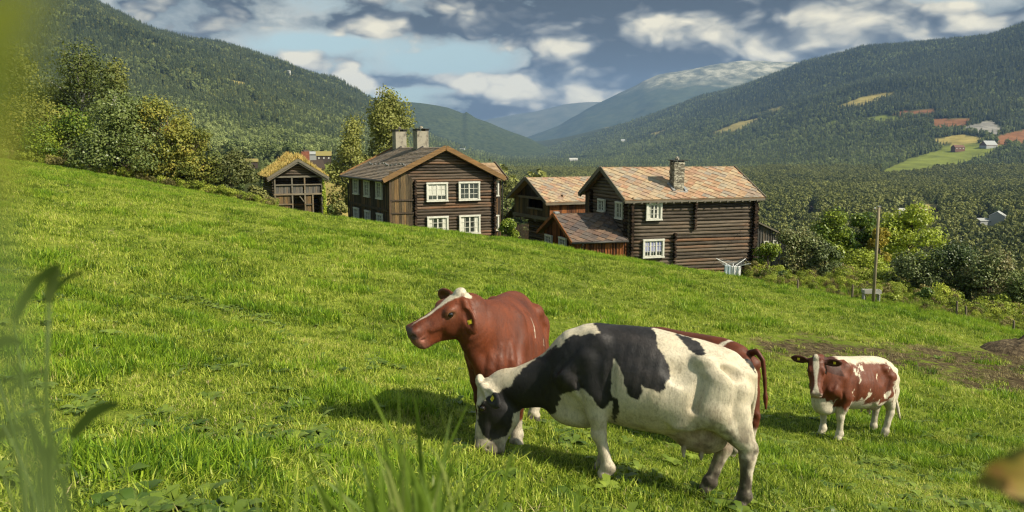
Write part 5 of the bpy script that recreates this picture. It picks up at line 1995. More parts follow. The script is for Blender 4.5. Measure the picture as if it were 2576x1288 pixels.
        S.ell(b0 + ea * 0.118 * es, np.array([0.112, 0.058, 0.022]) * es, 0.015, np.array([ea, eb, en]))
        S.ell(b0 + ea * 0.112 * es + en * 0.026 * es, np.array([0.080, 0.036, 0.022]) * es, 0.010, np.array([ea, eb, en]), cut=True)
        sp.setdefault('_ears', []).append((b0 + ea * 0.115 * es + en * 0.004, ea, eb, en))
    S.ell(hp(-0.02, 0, 0.012), np.array([0.05, 0.055, 0.030]) * HS, 0.03, Mh)
    V, Q = S.mesh()
    V = V + (0.0035 * fbm(V[:, 0] * 7, V[:, 1] * 7, V[:, 2] * 7, oct=2, seed=3))[:, None] * norm_rows(V - np.array([0.0, 0.0, 0.9]) * [1, 1, 1])
    # bodies stay one piece: drop stray crumbs
    return V, Q, dict(poll=poll, hd=hd, hl=hl, hu=hu, HS=HS, eyes=eyes)


def coatmat(name, rough=0.55):
    def f(N):
        o = N.tc('Object')
        c = N.attr('coat')
        n = N.noise(N.map(o, (1, 1, 0.40)), 60, 3, 0.65)
        n2 = N.noise(o, 7, 4, 0.65)
        c = N.mix(0.75, c, N.ramp(N.noise(N.map(o, (1, 1, 0.35)), 24, 4, 0.7) * 0.35 + n * 0.35 + n2 * 0.30, [(0.36, (0.52, 0.50, 0.47)), (0.50, (1, 1, 1)), (0.68, (1.28, 1.24, 1.16))]), 'MULTIPLY')
        return dict(color=c, normal=N.bump(n * 0.35 + n2 * 0.65, 0.55, 0.010), rough=N.ramp(n2, [(0.3, (rough - .08,) * 3), (0.7, (rough + .14,) * 3)]))
    m = material(name, f, spec=0.36)
    b = m.node_tree.nodes['Principled BSDF']
    b.inputs['Sheen Weight'].default_value = 0.03
    b.inputs['Sheen Roughness'].default_value = 0.4
    return m


M_coat = coatmat('cow_coat')
M_eye = material('cow_eye', lambda N: N.ramp(N.noise(N.tc('Object'), 30, 2, 0.5), [(0.4, (0.006, 0.004, 0.003)), (0.7, (0.02, 0.012, 0.008))]), rough=0.04, spec=0.8)
M_tag = material('ear_tag', lambda N: N.ramp(N.noise(N.tc('Object'), 40, 2, 0.5), [(0.3, (0.62, 0.48, 0.03)), (0.7, (0.78, 0.64, 0.05))]), rough=0.45)


def lerp(a, b, t):
    return a * (1 - t[:, None]) + b * t[:, None]


def sst(x, a, b):
    t = np.clip((x - a) / (b - a), 0, 1)
    return t * t * (3 - 2 * t)


def make_cow(label, sp, paint, root_xy, rz, scale=1.0, h=0.012, slope=None, tags=1, hair=0, hairlen=1.0):
    V, Q, hd = cow_skin(sp, h)
    V *= scale
    root = empty('cow', (root_xy[0], root_xy[1], 0), rz)
    tag(root, label, 'cow', 'cows grazing on the pasture')
    c, s = math.cos(rz), math.sin(rz)
    e = 0.6
    # plane of the pasture under the animal
    ga = gz0(np.array([root_xy[0], root_xy[0] + e, root_xy[0] - e, root_xy[0], root_xy[0]]), np.array([root_xy[1], root_xy[1], root_xy[1], root_xy[1] + e, root_xy[1] - e]))
    sx, sy = (ga[1] - ga[2]) / (2 * e), (ga[3] - ga[4]) / (2 * e)
    if slope is not None:
        sx, sy = slope[0] if slope[0] is not None else sx, slope[1] if slope[1] is not None else sy
    root.location.z = ga[0] - 0.005
    lx, ly = sx * c + sy * s, -sx * s + sy * c     # along and across the body

    def fit(p):
        p = np.array(p, float)
        if p.ndim == 1:
            p[2] += p[0] * lx + p[1] * ly
        else:
            p[:, 2] += p[:, 0] * lx + p[:, 1] * ly
        return p
    Vs = V / scale
    q = Vs - hd['poll']
    hs = (q @ hd['hd']) / hd['HS']; hl = (q @ hd['hl']) / hd['HS']; hu = (q @ hd['hu']) / hd['HS']
    Vf = fit(V)
    world = np.c_[root_xy[0] + Vf[:, 0] * c - Vf[:, 1] * s, root_xy[1] + Vf[:, 0] * s + Vf[:, 1] * c, Vf[:, 2] + root.location.z]
    body = npmesh('body', Vf, Q, M_coat, smooth=True, parent=root)
    col = np.ones((len(V), 4), np.float32)
    col[:, :3] = paint(Vs, hs, hl, hu, world)
    ca = body.data.color_attributes.new('coat', 'FLOAT_COLOR', 'POINT')
    ca.data.foreach_set('color', col.ravel())
    if hair:
        # short coat: fine hairs lying back along the body
        gh = np.random.default_rng(len(V))
        e1 = Vf[Q[:, 1]] - Vf[Q[:, 0]]; e2 = Vf[Q[:, 3]] - Vf[Q[:, 0]]
        fn = np.cross(e1, e2); fa = np.linalg.norm(fn, axis=1)
        k = gh.choice(len(Q), hair, p=fa / fa.sum())
        a_, b_ = gh.random((hair, 1)), gh.random((hair, 1))
        p0 = Vf[Q[k, 0]] + e1[k] * a_ + e2[k] * b_
        nn = fn[k] / np.maximum(fa[k][:, None], 1e-9)
        fl_ = np.array([-0.75, 0, -0.65]) + gh.normal(size=(hair, 3)) * 0.28 + np.c_[fbm(p0[:, 0] * 6, p0[:, 1] * 6, p0[:, 2] * 6, oct=2, seed=6), np.zeros(hair), fbm(p0[:, 0] * 6, p0[:, 1] * 6, p0[:, 2] * 6, oct=2, seed=7)] * 0.9
        fl_ = norm_rows(fl_ - nn * (fl_ * nn).sum(1, keepdims=True))
        dr = norm_rows(fl_ + nn * gh.uniform(0.12, 0.42, (hair, 1)))
        L_ = gh.uniform(0.010, 0.020, (hair, 1)) * hairlen
        sd = np.cross(dr, nn) * 0.0011
        hv_ = np.stack([p0 - sd - nn * 0.001, p0 + sd - nn * 0.001, p0 + dr * L_], 1).reshape(-1, 3)
        ho_ = npmesh('coat_hair', hv_, np.arange(len(hv_)).reshape(-1, 3), M_coat, smooth=False, parent=root)
        hc = np.ones((hair, 3, 4), np.float32)
        hc[..., :3] = (col[Q[k, 0], :3] * gh.uniform(0.70, 1.25, (hair, 1)))[:, None, :]
        ca = ho_.data.color_attributes.new('coat', 'FLOAT_COLOR', 'POINT')
        ca.data.foreach_set('color', hc.reshape(-1, 4).ravel())
    for p in hd['eyes']:
        m = MB()
        bm = bmesh.new()
        bmesh.ops.create_uvsphere(bm, u_segments=16, v_segments=10, radius=0.0235 * scale * hd['HS'])
        me = bpy.data.meshes.new('eye')
        bm.to_mesh(me); bm.free()
        for pl_ in me.polygons:
            pl_.use_smooth = True
        me.materials.append(M_eye)
        o = bpy.data.objects.new('eye', me)
        COL.objects.link(o)
        o.parent = root
        o.location = fit(np.array(p) * scale)
    for k, (p, ea, eb, en) in enumerate(sp['_ears']):
        if tags == 2 or k == tags:
            m3 = Matrix([list(x) for x in (ea, eb, en)]).transposed()
            m = MB()
            m.box((0, 0, 0), (0.040, 0.046, 0.006), m3)
            m.tube([Vector(en) * -0.012, Vector(en) * 0.010], 0.008, 8)
            o = m.build('ear_tag', M_tag, root)
            o.location = fit((np.array(p) + np.array(en) * 0.006 + np.array(ea) * 0.02) * scale)
    return root


def headmask(hs, hl, hu):
    return (hs > -0.08) & (hs < 0.6) & (np.abs(hl) < 0.13) & (hu > -0.30) & (hu < 0.08)


def jit(V, f=9.0, a=0.03, seed=1, oct=4):
    return a * fbm(V[:, 0] * f, V[:, 1] * f, V[:, 2] * f * 0.8, oct=oct, seed=seed)


WHITE = np.array([0.56, 0.50, 0.385])
BLACK = np.array([0.014, 0.013, 0.014])
RED = np.array([0.125, 0.0285, 0.0085])
DKRED = np.array([0.050, 0.012, 0.006])
PINK = np.array([0.50, 0.27, 0.20])
MUD = np.array([0.060, 0.048, 0.036])
HOOF = np.array([0.055, 0.045, 0.035])


def hooves(V, c, lo=0.055):
    return lerp(c, HOOF[None], 1 - sst(V[:, 2], lo - 0.012, lo + 0.012))


def mudden(V, c, amount=0.8, top=0.62, seed=5, rear=True):
    n = fbm(V[:, 0] * 14, V[:, 1] * 14, V[:, 2] * 10, oct=4, seed=seed)
    m = np.clip((top - V[:, 2]) / top * 1.25 + n * 1.3 - 0.30, 0, 1)
    if rear:
        m = m * sst(-V[:, 0], 0.25, 0.5)
    return lerp(c, MUD[None], np.clip(m * amount * 1.3, 0, 0.92))


# ---------------------------------------------------------------- black and white cow, grazing, broadside
pa, pb = P(1525, 1214, 7.02), P(1866, 1286, 6.80)
hv = Vector((pa.x - pb.x, pa.y - pb.y))
rz_b = math.atan2(hv.y, hv.x)
sc_b = 1.05
cx_, cy_ = math.cos(rz_b), math.sin(rz_b)
# near front foot (left side, y=+0.165) stands on pa
fx_b = 0.385
ctr_b = (pa.x - (fx_b * cx_ - 0.165 * cy_) * sc_b, pa.y - (fx_b * cy_ + 0.165 * cx_) * sc_b)
hx_b = fx_b - hv.length / sc_b
sp_b = dict(poll=(1.55, -0.02, 0.66), face=(0.12, 0.03, -0.98), up=(1.0, 0.06, 0.15), hs=1.27, jaw=1.16, neckbase=(0.62, 0, 1.00), neckmid=(1.12, 0, 0.72), nsag=-0.01, neckw=0.84, dewoff=(0, 0, 0.05), fl=(fx_b - 0.49, 0.0), fr=(fx_b - 0.44, 0.0), hl=(hx_b + 0.70, 0.0), hr=(hx_b + 0.97, 0.02),
            back=0.045, fat=1.06, udder=1.32, ribs=0.0012, earL=(0.35, 0.72, -0.60), earnL=(-0.1, 0.75, 0.5), earR=(-0.3, -0.9, -0.2),
            tail=[(-0.79, 0, 1.30), (-0.845, -0.02, 1.22), (-0.865, -0.07, 1.05), (-0.85, -0.12, 0.85), (-0.84, -0.14, 0.68), (-0.84, -0.14, 0.60), (-0.84, -0.14, 0.42)])


def zoom2(x, y):
    return 1368.7 + x * 0.3956, 778.0 + y * 0.3956


def zoom1(x, y):
    return 966.0 + x * 0.375, 670.7 + y * 0.375


BW_BLACK = [  # coat patches measured off the photograph (side of the cow towards us)
    [zoom2(*p) for p in ((312, 70), (400, 60), (520, 60), (660, 66), (676, 92), (700, 150), (730, 240), (770, 300), (797, 360), (797, 430), (770, 465), (765, 500), (735, 530), (705, 515), (672, 505), (640, 500), (615, 470), (622, 540), (600, 575),
                         (575, 570), (540, 545), (510, 470), (490, 410), (462, 350), (445, 322), (440, 370), (425, 400), (420, 430), (430, 470), (430, 520), (440, 570), (410, 600), (372, 632), (330, 600), (280, 540), (235, 505), (190, 520), (95, 545), (108, 575), (85, 600), (75, 660), (20, 668), (-60, 655))]
    + [zoom1(*p) for p in ((1120, 990), (1040, 985), (985, 985), (930, 965), (870, 985), (855, 1030), (860, 1080), (830, 1120), (780, 1150), (720, 1170), (665, 1130), (635, 1060), (622, 980), (650, 915), (720, 850), (770, 838), (838, 802), (922, 688), (1090, 576), (1184, 527), (1282, 460))]
    + [zoom2(*p) for p in ((54, 252), (144, 190), (227, 162), (300, 160), (356, 152), (340, 120))],
    [zoom2(*p) for p in ((845, 160), (900, 165), (965, 200), (1020, 255), (1025, 285), (1000, 298), (960, 292), (915, 250), (880, 200))],
    [zoom2(*p) for p in ((1240, 258), (1275, 252), (1300, 290), (1330, 330), (1345, 345), (1345, 400), (1325, 400), (1305, 350), (1270, 310))],
    [zoom2(*p) for p in ((440, 560), (468, 570), (478, 620), (472, 680), (450, 712), (432, 690), (436, 640))],
]


def paint_bw(V, hs, hl, hu, Wd):
    nearside = V[:, 1] > -0.02
    # the far side wears the same patches, mirrored and displaced
    Vm = Wd.copy()
    u, v = pix(Wd[:, 0], Wd[:, 1], Wd[:, 2])
    far = ~nearside
    if far.any():
        y = V[:, 1] * sc_b
        Vm[:, 0] = Wd[:, 0] + np.where(far, 2 * y * cy_, 0)
        Vm[:, 1] = Wd[:, 1] - np.where(far, 2 * y * cx_, 0)
        u, v = pix(Vm[:, 0], Vm[:, 1], Vm[:, 2])
    d = np.full(len(V), 1e9)
    for p in BW_BLACK:
        d = np.minimum(d, sdpoly(u, v, p))
    d = d + jit(V, 16, 6.0, 3) + jit(V, 40, 4.0, 8, 2)
    k = 1 - sst(d, -1.6, 1.6)
    c = np.tile(WHITE, (len(V), 1))
    # dirt on the flank, yellowed underside
    n = fbm(V[:, 0] * 6, V[:, 1] * 6, V[:, 2] * 6, oct=4, seed=12)
    c = c * (1 - 0.20 * np.clip(n + 0.25, 0, 1)[:, None] * np.array([0.7, 0.9, 1.2]))
    dirt = sst(-V[:, 0], 0.05, 0.55) * sst(-V[:, 2], -0.95, -0.60) * np.clip(0.55 + fbm(V[:, 0] * 16, V[:, 1] * 16, V[:, 2] * 12, oct=4, seed=15) * 2.4, 0, 1)
    dirt2 = np.exp(-((V[:, 0] + 0.05) / 0.30) ** 2) * sst(-V[:, 2], -0.66, -0.54) * np.clip(0.2 + fbm(V[:, 0] * 12, V[:, 1] * 12, V[:, 2] * 12, oct=4, seed=17) * 2.2, 0, 1)
    c = lerp(c, np.array([[0.20, 0.165, 0.12]]), np.clip(dirt * 0.95 + dirt2 * 0.9, 0, 0.88))
    ud = np.exp(-(((V[:, 0] + 0.40) / 0.22) ** 2 + ((V[:, 2] - 0.60) / 0.15) ** 2 + (V[:, 1] / 0.16) ** 2))
    c = lerp(c, np.array([[0.40, 0.25, 0.19]]), np.clip(ud * 1.5, 0, 0.85))
    c = lerp(c, np.tile(BLACK, (len(V), 1)) * (1 + 1.6 * np.clip(n + 0.1, 0, 1))[:, None] + np.array([0.012, 0.006, 0.002]) * np.clip(n, 0, 1)[:, None], k)
    # inside of the ear
    c = mudden(V, c, 0.95, 0.72)
    c = mudden(V, c, 0.6, 0.30, rear=False)
    muz = headmask(hs, hl, hu) & (hs > 0.46)
    c = lerp(c, np.array([[0.42, 0.33, 0.27]]), np.where(muz, sst(hs, 0.47, 0.51), 0))
    return hooves(V, c)


make_cow('black and white cow grazing with its head down, the largest cow on the pasture', sp_b, paint_bw, ctr_b, rz_b, sc_b, 0.0105, tags=1, hair=170000)

# ---------------------------------------------------------------- red cow looking aside
rz_r = math.atan2(-1.0, -0.17)
sp_r = dict(poll=(1.02, -0.26, 1.455), face=(0.45, -0.70, -0.58), up=(0.40, -0.33, 0.86), hs=1.15, jaw=1.10, neckmid=(0.90, -0.12, 1.19), nsag=0.02, neckw=1.08, lat=(0.35, 0.93, 0), dewoff=(0.10, -0.06, 0.05), fr=(0.06, 0.0), hl=(0.0, 0), hr=(0.15, 0),
            folds=[((0.87, 0.085, 1.04), (0.925, 0.10, 0.72), 0.040), ((0.79, 0.16, 1.05), (0.845, 0.18, 0.80), 0.042), ((0.91, 0.0, 1.04), (0.955, 0.0, 0.64), 0.040)], earL=(0.40, 0.50, -0.78), earnL=(0.6, 0.7, 0.5), earR=(0.30, -1.0, -0.05), earnR=(0.8, 0.3, 0.5), ribs=0.0015, udder=0.95, fat=1.04)


def paint_red(V, hs, hl, hu, Wd):
    n = fbm(V[:, 0] * 5, V[:, 1] * 5, V[:, 2] * 5, oct=4, seed=22)
    c = RED[None] * (1 + 0.6 * n)[:, None]
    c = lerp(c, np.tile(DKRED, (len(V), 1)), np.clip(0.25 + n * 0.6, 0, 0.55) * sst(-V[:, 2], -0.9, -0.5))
    hm_ = headmask(hs, hl, hu)
    j = jit(V, 18, 0.016, 4)
    # blaze from the poll down the face
    w = np.interp(hs, [-0.08, 0.02, 0.10, 0.20, 0.30, 0.40], [0.055, 0.046, 0.032, 0.018, 0.010, 0.0])
    bl = hm_ & (hu > -0.05)
    c = lerp(c, WHITE[None] * 0.95, np.where(bl, 1 - sst(np.abs(hl) + j, w - 0.006, w + 0.006), 0))
    c = lerp(c, np.array([[0.085, 0.050, 0.042]]), np.where(hm_, sst(hs + j * 0.4, 0.465, 0.50), 0))
    c = lerp(c, np.array([[0.30, 0.12, 0.085]]), np.where(hm_ & (hu < -0.085), sst(hs, 0.40, 0.47), 0) * 0.7)
    eye = np.exp(-(((hs - 0.163) / 0.034) ** 2 + ((hu + 0.046) / 0.026) ** 2)) * (np.abs(hl) > 0.06) * hm_
    c = lerp(c, np.array([[0.30, 0.15, 0.08]]), np.clip(eye * 1.1, 0, 0.8))
    # white streaks, white underline, white stockings
    for (x, z, L, a, wd_) in ((0.40, 1.27, 0.035, -0.5, 0.003), (0.06, 1.02, 0.04, -1.1, 0.005), (0.22, 1.17, 0.11, -0.9, 0.004)):
        t = (V[:, 0] - x) * math.cos(a) + (V[:, 2] - z) * math.sin(a)
        o = -(V[:, 0] - x) * math.sin(a) + (V[:, 2] - z) * math.cos(a)
        c = lerp(c, WHITE[None] * 0.9, np.where((np.abs(t) < L) & (V[:, 1] > 0.05), 1 - sst(np.abs(o + j * 0.4), wd_ - 0.004, wd_ + 0.006), 0) * 0.9)
    und = sst(-V[:, 2] + j * 4, -0.66, -0.60) * sst(0.42 - V[:, 0], 0, 0.1) * sst(V[:, 2], 0.45, 0.5)
    c = lerp(c, WHITE[None] * 0.9, und)
    c = lerp(c, WHITE[None] * 0.85, 1 - sst(V[:, 2] + j * 3, 0.24, 0.31))
    c = mudden(V, c, 0.5, 0.3, rear=False)
    return hooves(V, c)


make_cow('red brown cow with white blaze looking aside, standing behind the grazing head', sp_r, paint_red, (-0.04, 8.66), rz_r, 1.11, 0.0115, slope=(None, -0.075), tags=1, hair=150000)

# ---------------------------------------------------------------- red and white cow facing us
rz_s = math.atan2(-0.45, -0.89)
sp_s = dict(poll=(1.06, 0.10, 1.38), face=(0.30, 0.33, -0.89), up=(0.65, 0.62, 0.42), hs=1.16, neckmid=(0.84, 0.02, 1.16), neckw=1.05, lat=(-0.1, 1, 0), dewoff=(0.05, 0, 0.02), hr=(0.0, 0), hl=(0.12, 0), fr=(0.05, 0), fl=(0.04, 0), udder=0.95, ears=1.05,
            ear=(-0.05, 1.0, 0.02), earn=(0.55, 0.10, 0.6), tail=[(-0.80, 0, 1.300), (-0.875, 0.0, 1.255), (-0.905, 0.03, 1.12), (-0.915, 0.06, 0.90), (-0.93, 0.08, 0.70), (-0.95, 0.10, 0.55), (-0.99, 0.14, 0.34)])


def patchy(V, seeds, seed):
    n = fbm(V[:, 0] * 3.2, V[:, 1] * 3.2, V[:, 2] * 3.2, oct=4, seed=seed)
    return n


def paint_small(V, hs, hl, hu, Wd):
    n = fbm(V[:, 0] * 5, V[:, 1] * 5, V[:, 2] * 5, oct=4, seed=32)
    red = RED[None] * 0.92 * (1 + 0.3 * n)[:, None]
    j = jit(V, 9, 0.10, 6) + jit(V, 26, 0.05, 7)
    st = fbm((V[:, 0] + V[:, 2] * 0.55) * 15, V[:, 1] * 9, (V[:, 2] - V[:, 0] * 0.55) * 5.0, oct=4, seed=33)
    wt = np.zeros(len(V))
    wt = np.maximum(wt, sst(-V[:, 0] + j * 0.8, 0.50, 0.56))                 # hindquarters
    wt = np.maximum(wt, sst(-V[:, 2] + j * 1.2, -0.74, -0.68) * 1.0)          # underline, legs, brisket
    wt = np.maximum(wt, sst(V[:, 2] - 1.33 + j * 0.5, -0.02, 0.03) * sst(0.62 - V[:, 0], 0, 0.1))
    wt = np.maximum(wt, sst(st, 0.27, 0.36) * sst(0.75 - V[:, 0], 0, 0.1))   # flecks
    leg = (V[:, 0] > 0.45) & (V[:, 0] < 0.68) & (V[:, 1] > 0.10)
    wt = np.where(leg, sst(-V[:, 2] + j, -0.62, -0.52), wt)
    hip = np.hypot((V[:, 0] + 0.48) / 0.10, (V[:, 2] - 1.17) / 0.12) + j * 2
    wt = np.where((V[:, 1] > 0), np.minimum(wt, sst(hip, 0.85, 1.0)), wt)
    spot = np.hypot((V[:, 0] + 0.58) / 0.035, (V[:, 2] - 0.88) / 0.06) + j
    wt = np.where((V[:, 1] > 0), np.minimum(wt, sst(spot, 0.85, 1.0)), wt)
    hm_ = headmask(hs, hl, hu) | (np.abs(hl) >= 0.10) & (hs > -0.2) & (hs < 0.25) & (hu > -0.3) & (np.abs(hl) < 0.4) & (V[:, 0] > 0.6)
    wt = np.where(hm_, 0, wt)
    face = headmask(hs, hl, hu) & (hu > -0.06)
    w = np.interp(hs, [-0.08, 0.0, 0.10, 0.20, 0.30, 0.38, 0.45, 0.50], [0.020, 0.036, 0.042, 0.030, 0.015, 0.018, 0.035, 0.05])
    wt = np.where(face, 1 - sst(np.abs(hl + 0.008) + j * 0.06, w - 0.007, w + 0.007), wt)
    wh = WHITE[None] * (1 - 0.15 * np.clip(n, 0, 1)[:, None])
    c = lerp(red, wh * 0.98, np.clip(wt, 0, 1))
    c = lerp(c, np.tile(DKRED, (len(V), 1)) * 0.55, np.where(hm_ & (np.abs(hl) > 0.10) & (hs < 0.12), 0.75, 0))
    c = lerp(c, np.array([[0.50, 0.34, 0.29]]), np.where(headmask(hs, hl, hu), sst(hs, 0.47, 0.50), 0) * 0.8)
    ud = np.exp(-(((V[:, 0] + 0.38) / 0.24) ** 2 + ((V[:, 2] - 0.58) / 0.14) ** 2 + (V[:, 1] / 0.18) ** 2))
    c = lerp(c, np.array([[0.42, 0.27, 0.21]]), np.clip(ud * 1.1, 0, 0.8))
    c = mudden(V, c, 0.7, 0.62, seed=8)
    return hooves(V, c)


pf = P(2111, 1114, 13.2)
cs3, sn3 = math.cos(rz_s), math.sin(rz_s)
make_cow('red and white flecked cow facing us, standing alone near the bare earth', sp_s, paint_small, (pf.x - (0.53 * cs3 - 0.165 * sn3), pf.y - (0.53 * sn3 + 0.165 * cs3)), rz_s, 1.05, 0.014, tags=2, hair=70000, hairlen=1.2)

# ---------------------------------------------------------------- red cow hidden behind
rz_h = math.atan2(0.75, -0.66)
sp_h = dict(poll=(1.40, 0.0, 0.80), face=(0.22, 0.0, -0.97), up=(1, 0, 0.2), neckmid=(1.06, 0, 0.92), udder=0.9, fl=(0.27, 0), fr=(0.30, 0), 
            tail=[(-0.80, 0, 1.315), (-0.88, 0.02, 1.345), (-0.965, 0.03, 1.26), (-1.0, 0.03, 1.06), (-1.015, 0.03, 0.90), (-1.02, 0.03, 0.84), (-1.03, 0.03, 0.70)])


def paint_hid(V, hs, hl, hu, Wd):
    n = fbm(V[:, 0] * 5, V[:, 1] * 5, V[:, 2] * 5, oct=4, seed=42)
    c = RED[None] * 0.8 * (1 + 0.3 * n)[:, None]
    j = jit(V, 9, 0.06, 6)
    w = sst(-np.abs(V[:, 0] + 0.52 - (1.38 - V[:, 2]) * 0.5) + j * 0.5, -0.04, -0.02) * sst(V[:, 2], 1.15, 1.22) * (V[:, 1] > 0.02)
    w = np.maximum(w, 1 - sst(V[:, 2], 0.35, 0.45))
    c = lerp(c, WHITE[None] * 0.95, w)
    return hooves(V, mudden(V, c, 0.6, 0.4))


pr_ = P(1888, 940, 9.7)
make_cow('red brown cow mostly hidden, only back and hanging tail showing behind the grazing one', sp_h, paint_hid, (pr_.x - 0.66 * 0.80 * 1.09, pr_.y + 0.75 * 0.80 * 1.09), rz_h, 1.09, 0.015, tags=0, hair=50000, hairlen=1.1)
# ================================================================ meadow grass
def grassmat(name, dark, mid, light, tr=0.35, macro=0.28, rough=0.45, dry=(0.34, 0.29, 0.10)):
    def f(N):
        p = N.geo('Position')
        n1 = N.noise(p, macro, 4, 0.62)
        n2 = N.noise(p, 1.5, 4, 0.65)
        r = N.oi('Random')
        g = N.geo('Random Per Island')
        t = ((n1 - 0.5) * 1.0 + (n2 - 0.5) * 1.1 + (r - 0.5) * 0.40 + (g - 0.5) * 0.85 + 0.50).clamp()
        c = N.ramp(t, [(0.10, dark), (0.5, mid), (0.92, light)])
        c = N.mix((g * 0.5 + n2 * 0.9 + n1 * 0.5 - 1.09).step(0.08, 0.28), c, dry)
        return dict(color=c)
    return material(name, f, rough=rough, spec=0.25, trans=tr)


M_grass = grassmat('grass', (0.040, 0.085, 0.006), (0.250, 0.345, 0.024), (0.53, 0.565, 0.100), dry=(0.58, 0.50, 0.20))
M_lush = grassmat('lush_grass', (0.060, 0.130, 0.008), (0.210, 0.345, 0.020), (0.40, 0.50, 0.045), 0.40)
M_dry = grassmat('dry_grass', (0.12, 0.10, 0.04), (0.27, 0.215, 0.09), (0.42, 0.35, 0.15), 0.25)
M_weed = leafmat('weed_leaves', (0.040, 0.075, 0.010), (0.16, 0.21, 0.030), 0.25, patch=1.5, rough=0.4)
M_straw = material('straw', lambda N: N.ramp(N.geo('Random Per Island'), [(0.2, (0.22, 0.17, 0.08)), (0.8, (0.55, 0.47, 0.24))]), rough=0.7, trans=0.2)


def tuft(name, mat, seed, n=70, rad=0.15, hlo=0.05, hhi=0.13, w=0.0045, lean=0.5, segs=3):
    g = np.random.default_rng(seed)
    a = g.uniform(0, 6.28, n); r = rad * np.sqrt(g.random(n))
    base = np.c_[np.cos(a) * r, np.sin(a) * r, np.full(n, -0.02)]
    hgt = g.uniform(hlo, hhi, n) * (1.1 - 0.4 * r / rad)
    az = g.uniform(0, 6.28, n)
    ln = np.abs(g.normal(size=n)) * lean * hgt
    ww = w * g.uniform(0.7, 1.5, n)
    sa = az + math.pi / 2 + g.normal(size=n) * 0.5
    sd = np.c_[np.cos(sa), np.sin(sa), np.zeros(n)]
    V = []
    for k in range(segs):
        t = k / (segs - 1)
        c = base + np.c_[np.cos(az) * ln * t ** 1.8, np.sin(az) * ln * t ** 1.8, hgt * (t - 0.25 * t * t * np.minimum(ln / hgt, 1.3))]
        wd = (ww * (1 - 0.92 * t ** 1.5))[:, None]
        V += [c - sd * wd, c + sd * wd]
    V = np.stack(V, 1).reshape(-1, 3)
    f = []
    for k in range(segs - 1):
        o = 2 * k
        f.append(np.array([o, o + 1, o + 3, o + 2]))
    f = np.concatenate([np.arange(n)[:, None, None] * (2 * segs) + np.array(f)[None]], 0).reshape(-1, 4)
    return npmesh(name, V, f, mat, smooth=True)


def rosette(name, seed, n=9, L=0.13, wd=0.035):
    g = np.random.default_rng(seed)
    V, Fc = [], []
    for i in range(n):
        a = g.uniform(0, 6.28); l = L * g.uniform(0.6, 1.2); up = g.uniform(0.2, 0.9)
        d = np.array([math.cos(a), math.sin(a), 0]); s = np.array([-math.sin(a), math.cos(a), 0])
        k0 = len(V)
        for t, w_ in ((0, 0.15), (0.3, 0.8), (0.65, 1.0), (1.0, 0.05)):
            c = d * l * t + np.array([0, 0, l * up * (t - 0.6 * t * t) + 0.01])
            V += [c - s * wd * w_ + [0, 0, 0.012 * w_], c + s * wd * w_ + [0, 0, 0.012 * w_]]
        for q in range(3):
            o = k0 + 2 * q
            Fc.append((o, o + 1, o + 3, o + 2))
    return npmesh(name, V, Fc, M_weed, smooth=True)


g = np.random.default_rng(91)


def meadow_points(n, y0, y1, pad=1.5, dens=1.0):
    """random places on the meadow inside the view (and a little beside it)"""
    Y = np.sqrt(g.uniform(y0 * y0, y1 * y1, n))
    X = g.uniform(-1, 1, n) * (0.66 * Y + pad)
    return X, Y


def crestY(X, Y):
    u = 1288 + F * X / np.maximum(Y, 0.1) / 1.0087
    return np.interp(u, [c[0] for c in crest], [c[2] for c in crest])


Xa, Ya = meadow_points(21000, 2.4, 15.5)
Xb, Yb = meadow_points(78000, 15.0, 66.0)
X = np.r_[Xa, Xb]; Y = np.r_[Ya, Yb]
near_ = np.r_[np.ones(len(Xa), bool), np.zeros(len(Xb), bool)]
ok = (Y < crestY(X, Y) + 3.5)
s_ = soilf(X, Y)
ok &= ~((s_ > 0.35) & (g.random(len(X)) < 0.62))
ok &= (np.abs(X) < 80)
X, Y, near_, s_ = X[ok], Y[ok], near_[ok], s_[ok]
Z = gz(X, Y)
cl = fbm(X / 1.6, Y / 1.6, oct=3, seed=14)
cl2 = fbm(X / 0.55, Y / 0.55, oct=2, seed=15)
r = g.random(len(X))
band = np.exp(-((crestY(X, Y) - 0.5 - Y) / 2.2) ** 2)
idx = g.integers(0, 3, len(X))
idx = np.where((cl + cl2 * 0.8 > 0.42) & (r < 0.75), 3, idx)
idx = np.where((s_ > 0.25) & (g.random(len(X)) < 0.75), 4, idx)
idx = np.where(g.random(len(X)) < np.where(near_, 0.020, 0.004) * (1 + 3 * (cl2 > 0.25)), 5, idx)
idx = np.where((g.random(len(X)) < 0.025 * (1 + 3.0 * (cl < -0.15))) & (idx < 3), 7, idx)
idx = np.where((cl2 - cl * 0.6 > 0.33) & near_ & (g.random(len(X)) < 0.5) & (idx < 3), 8, idx)
idx = np.where(band * g.random(len(X)) > 0.35, 6, idx)
sc = g.uniform(0.6, 1.35, len(X)) * (1 + 0.55 * cl + 0.35 * cl2) * np.where(near_, 1.0, 1.5)
sc = np.maximum(sc * 0.84, 0.35)
sc = np.where(idx == 6, g.uniform(0.5, 1.15, len(X)) * (0.55 + 0.4 * cl + 0.2) * np.where((X > 8) & (X < 18), 0.6, 1), sc)
sc = np.where(idx == 5, g.uniform(0.5, 1.2, len(X)), sc)
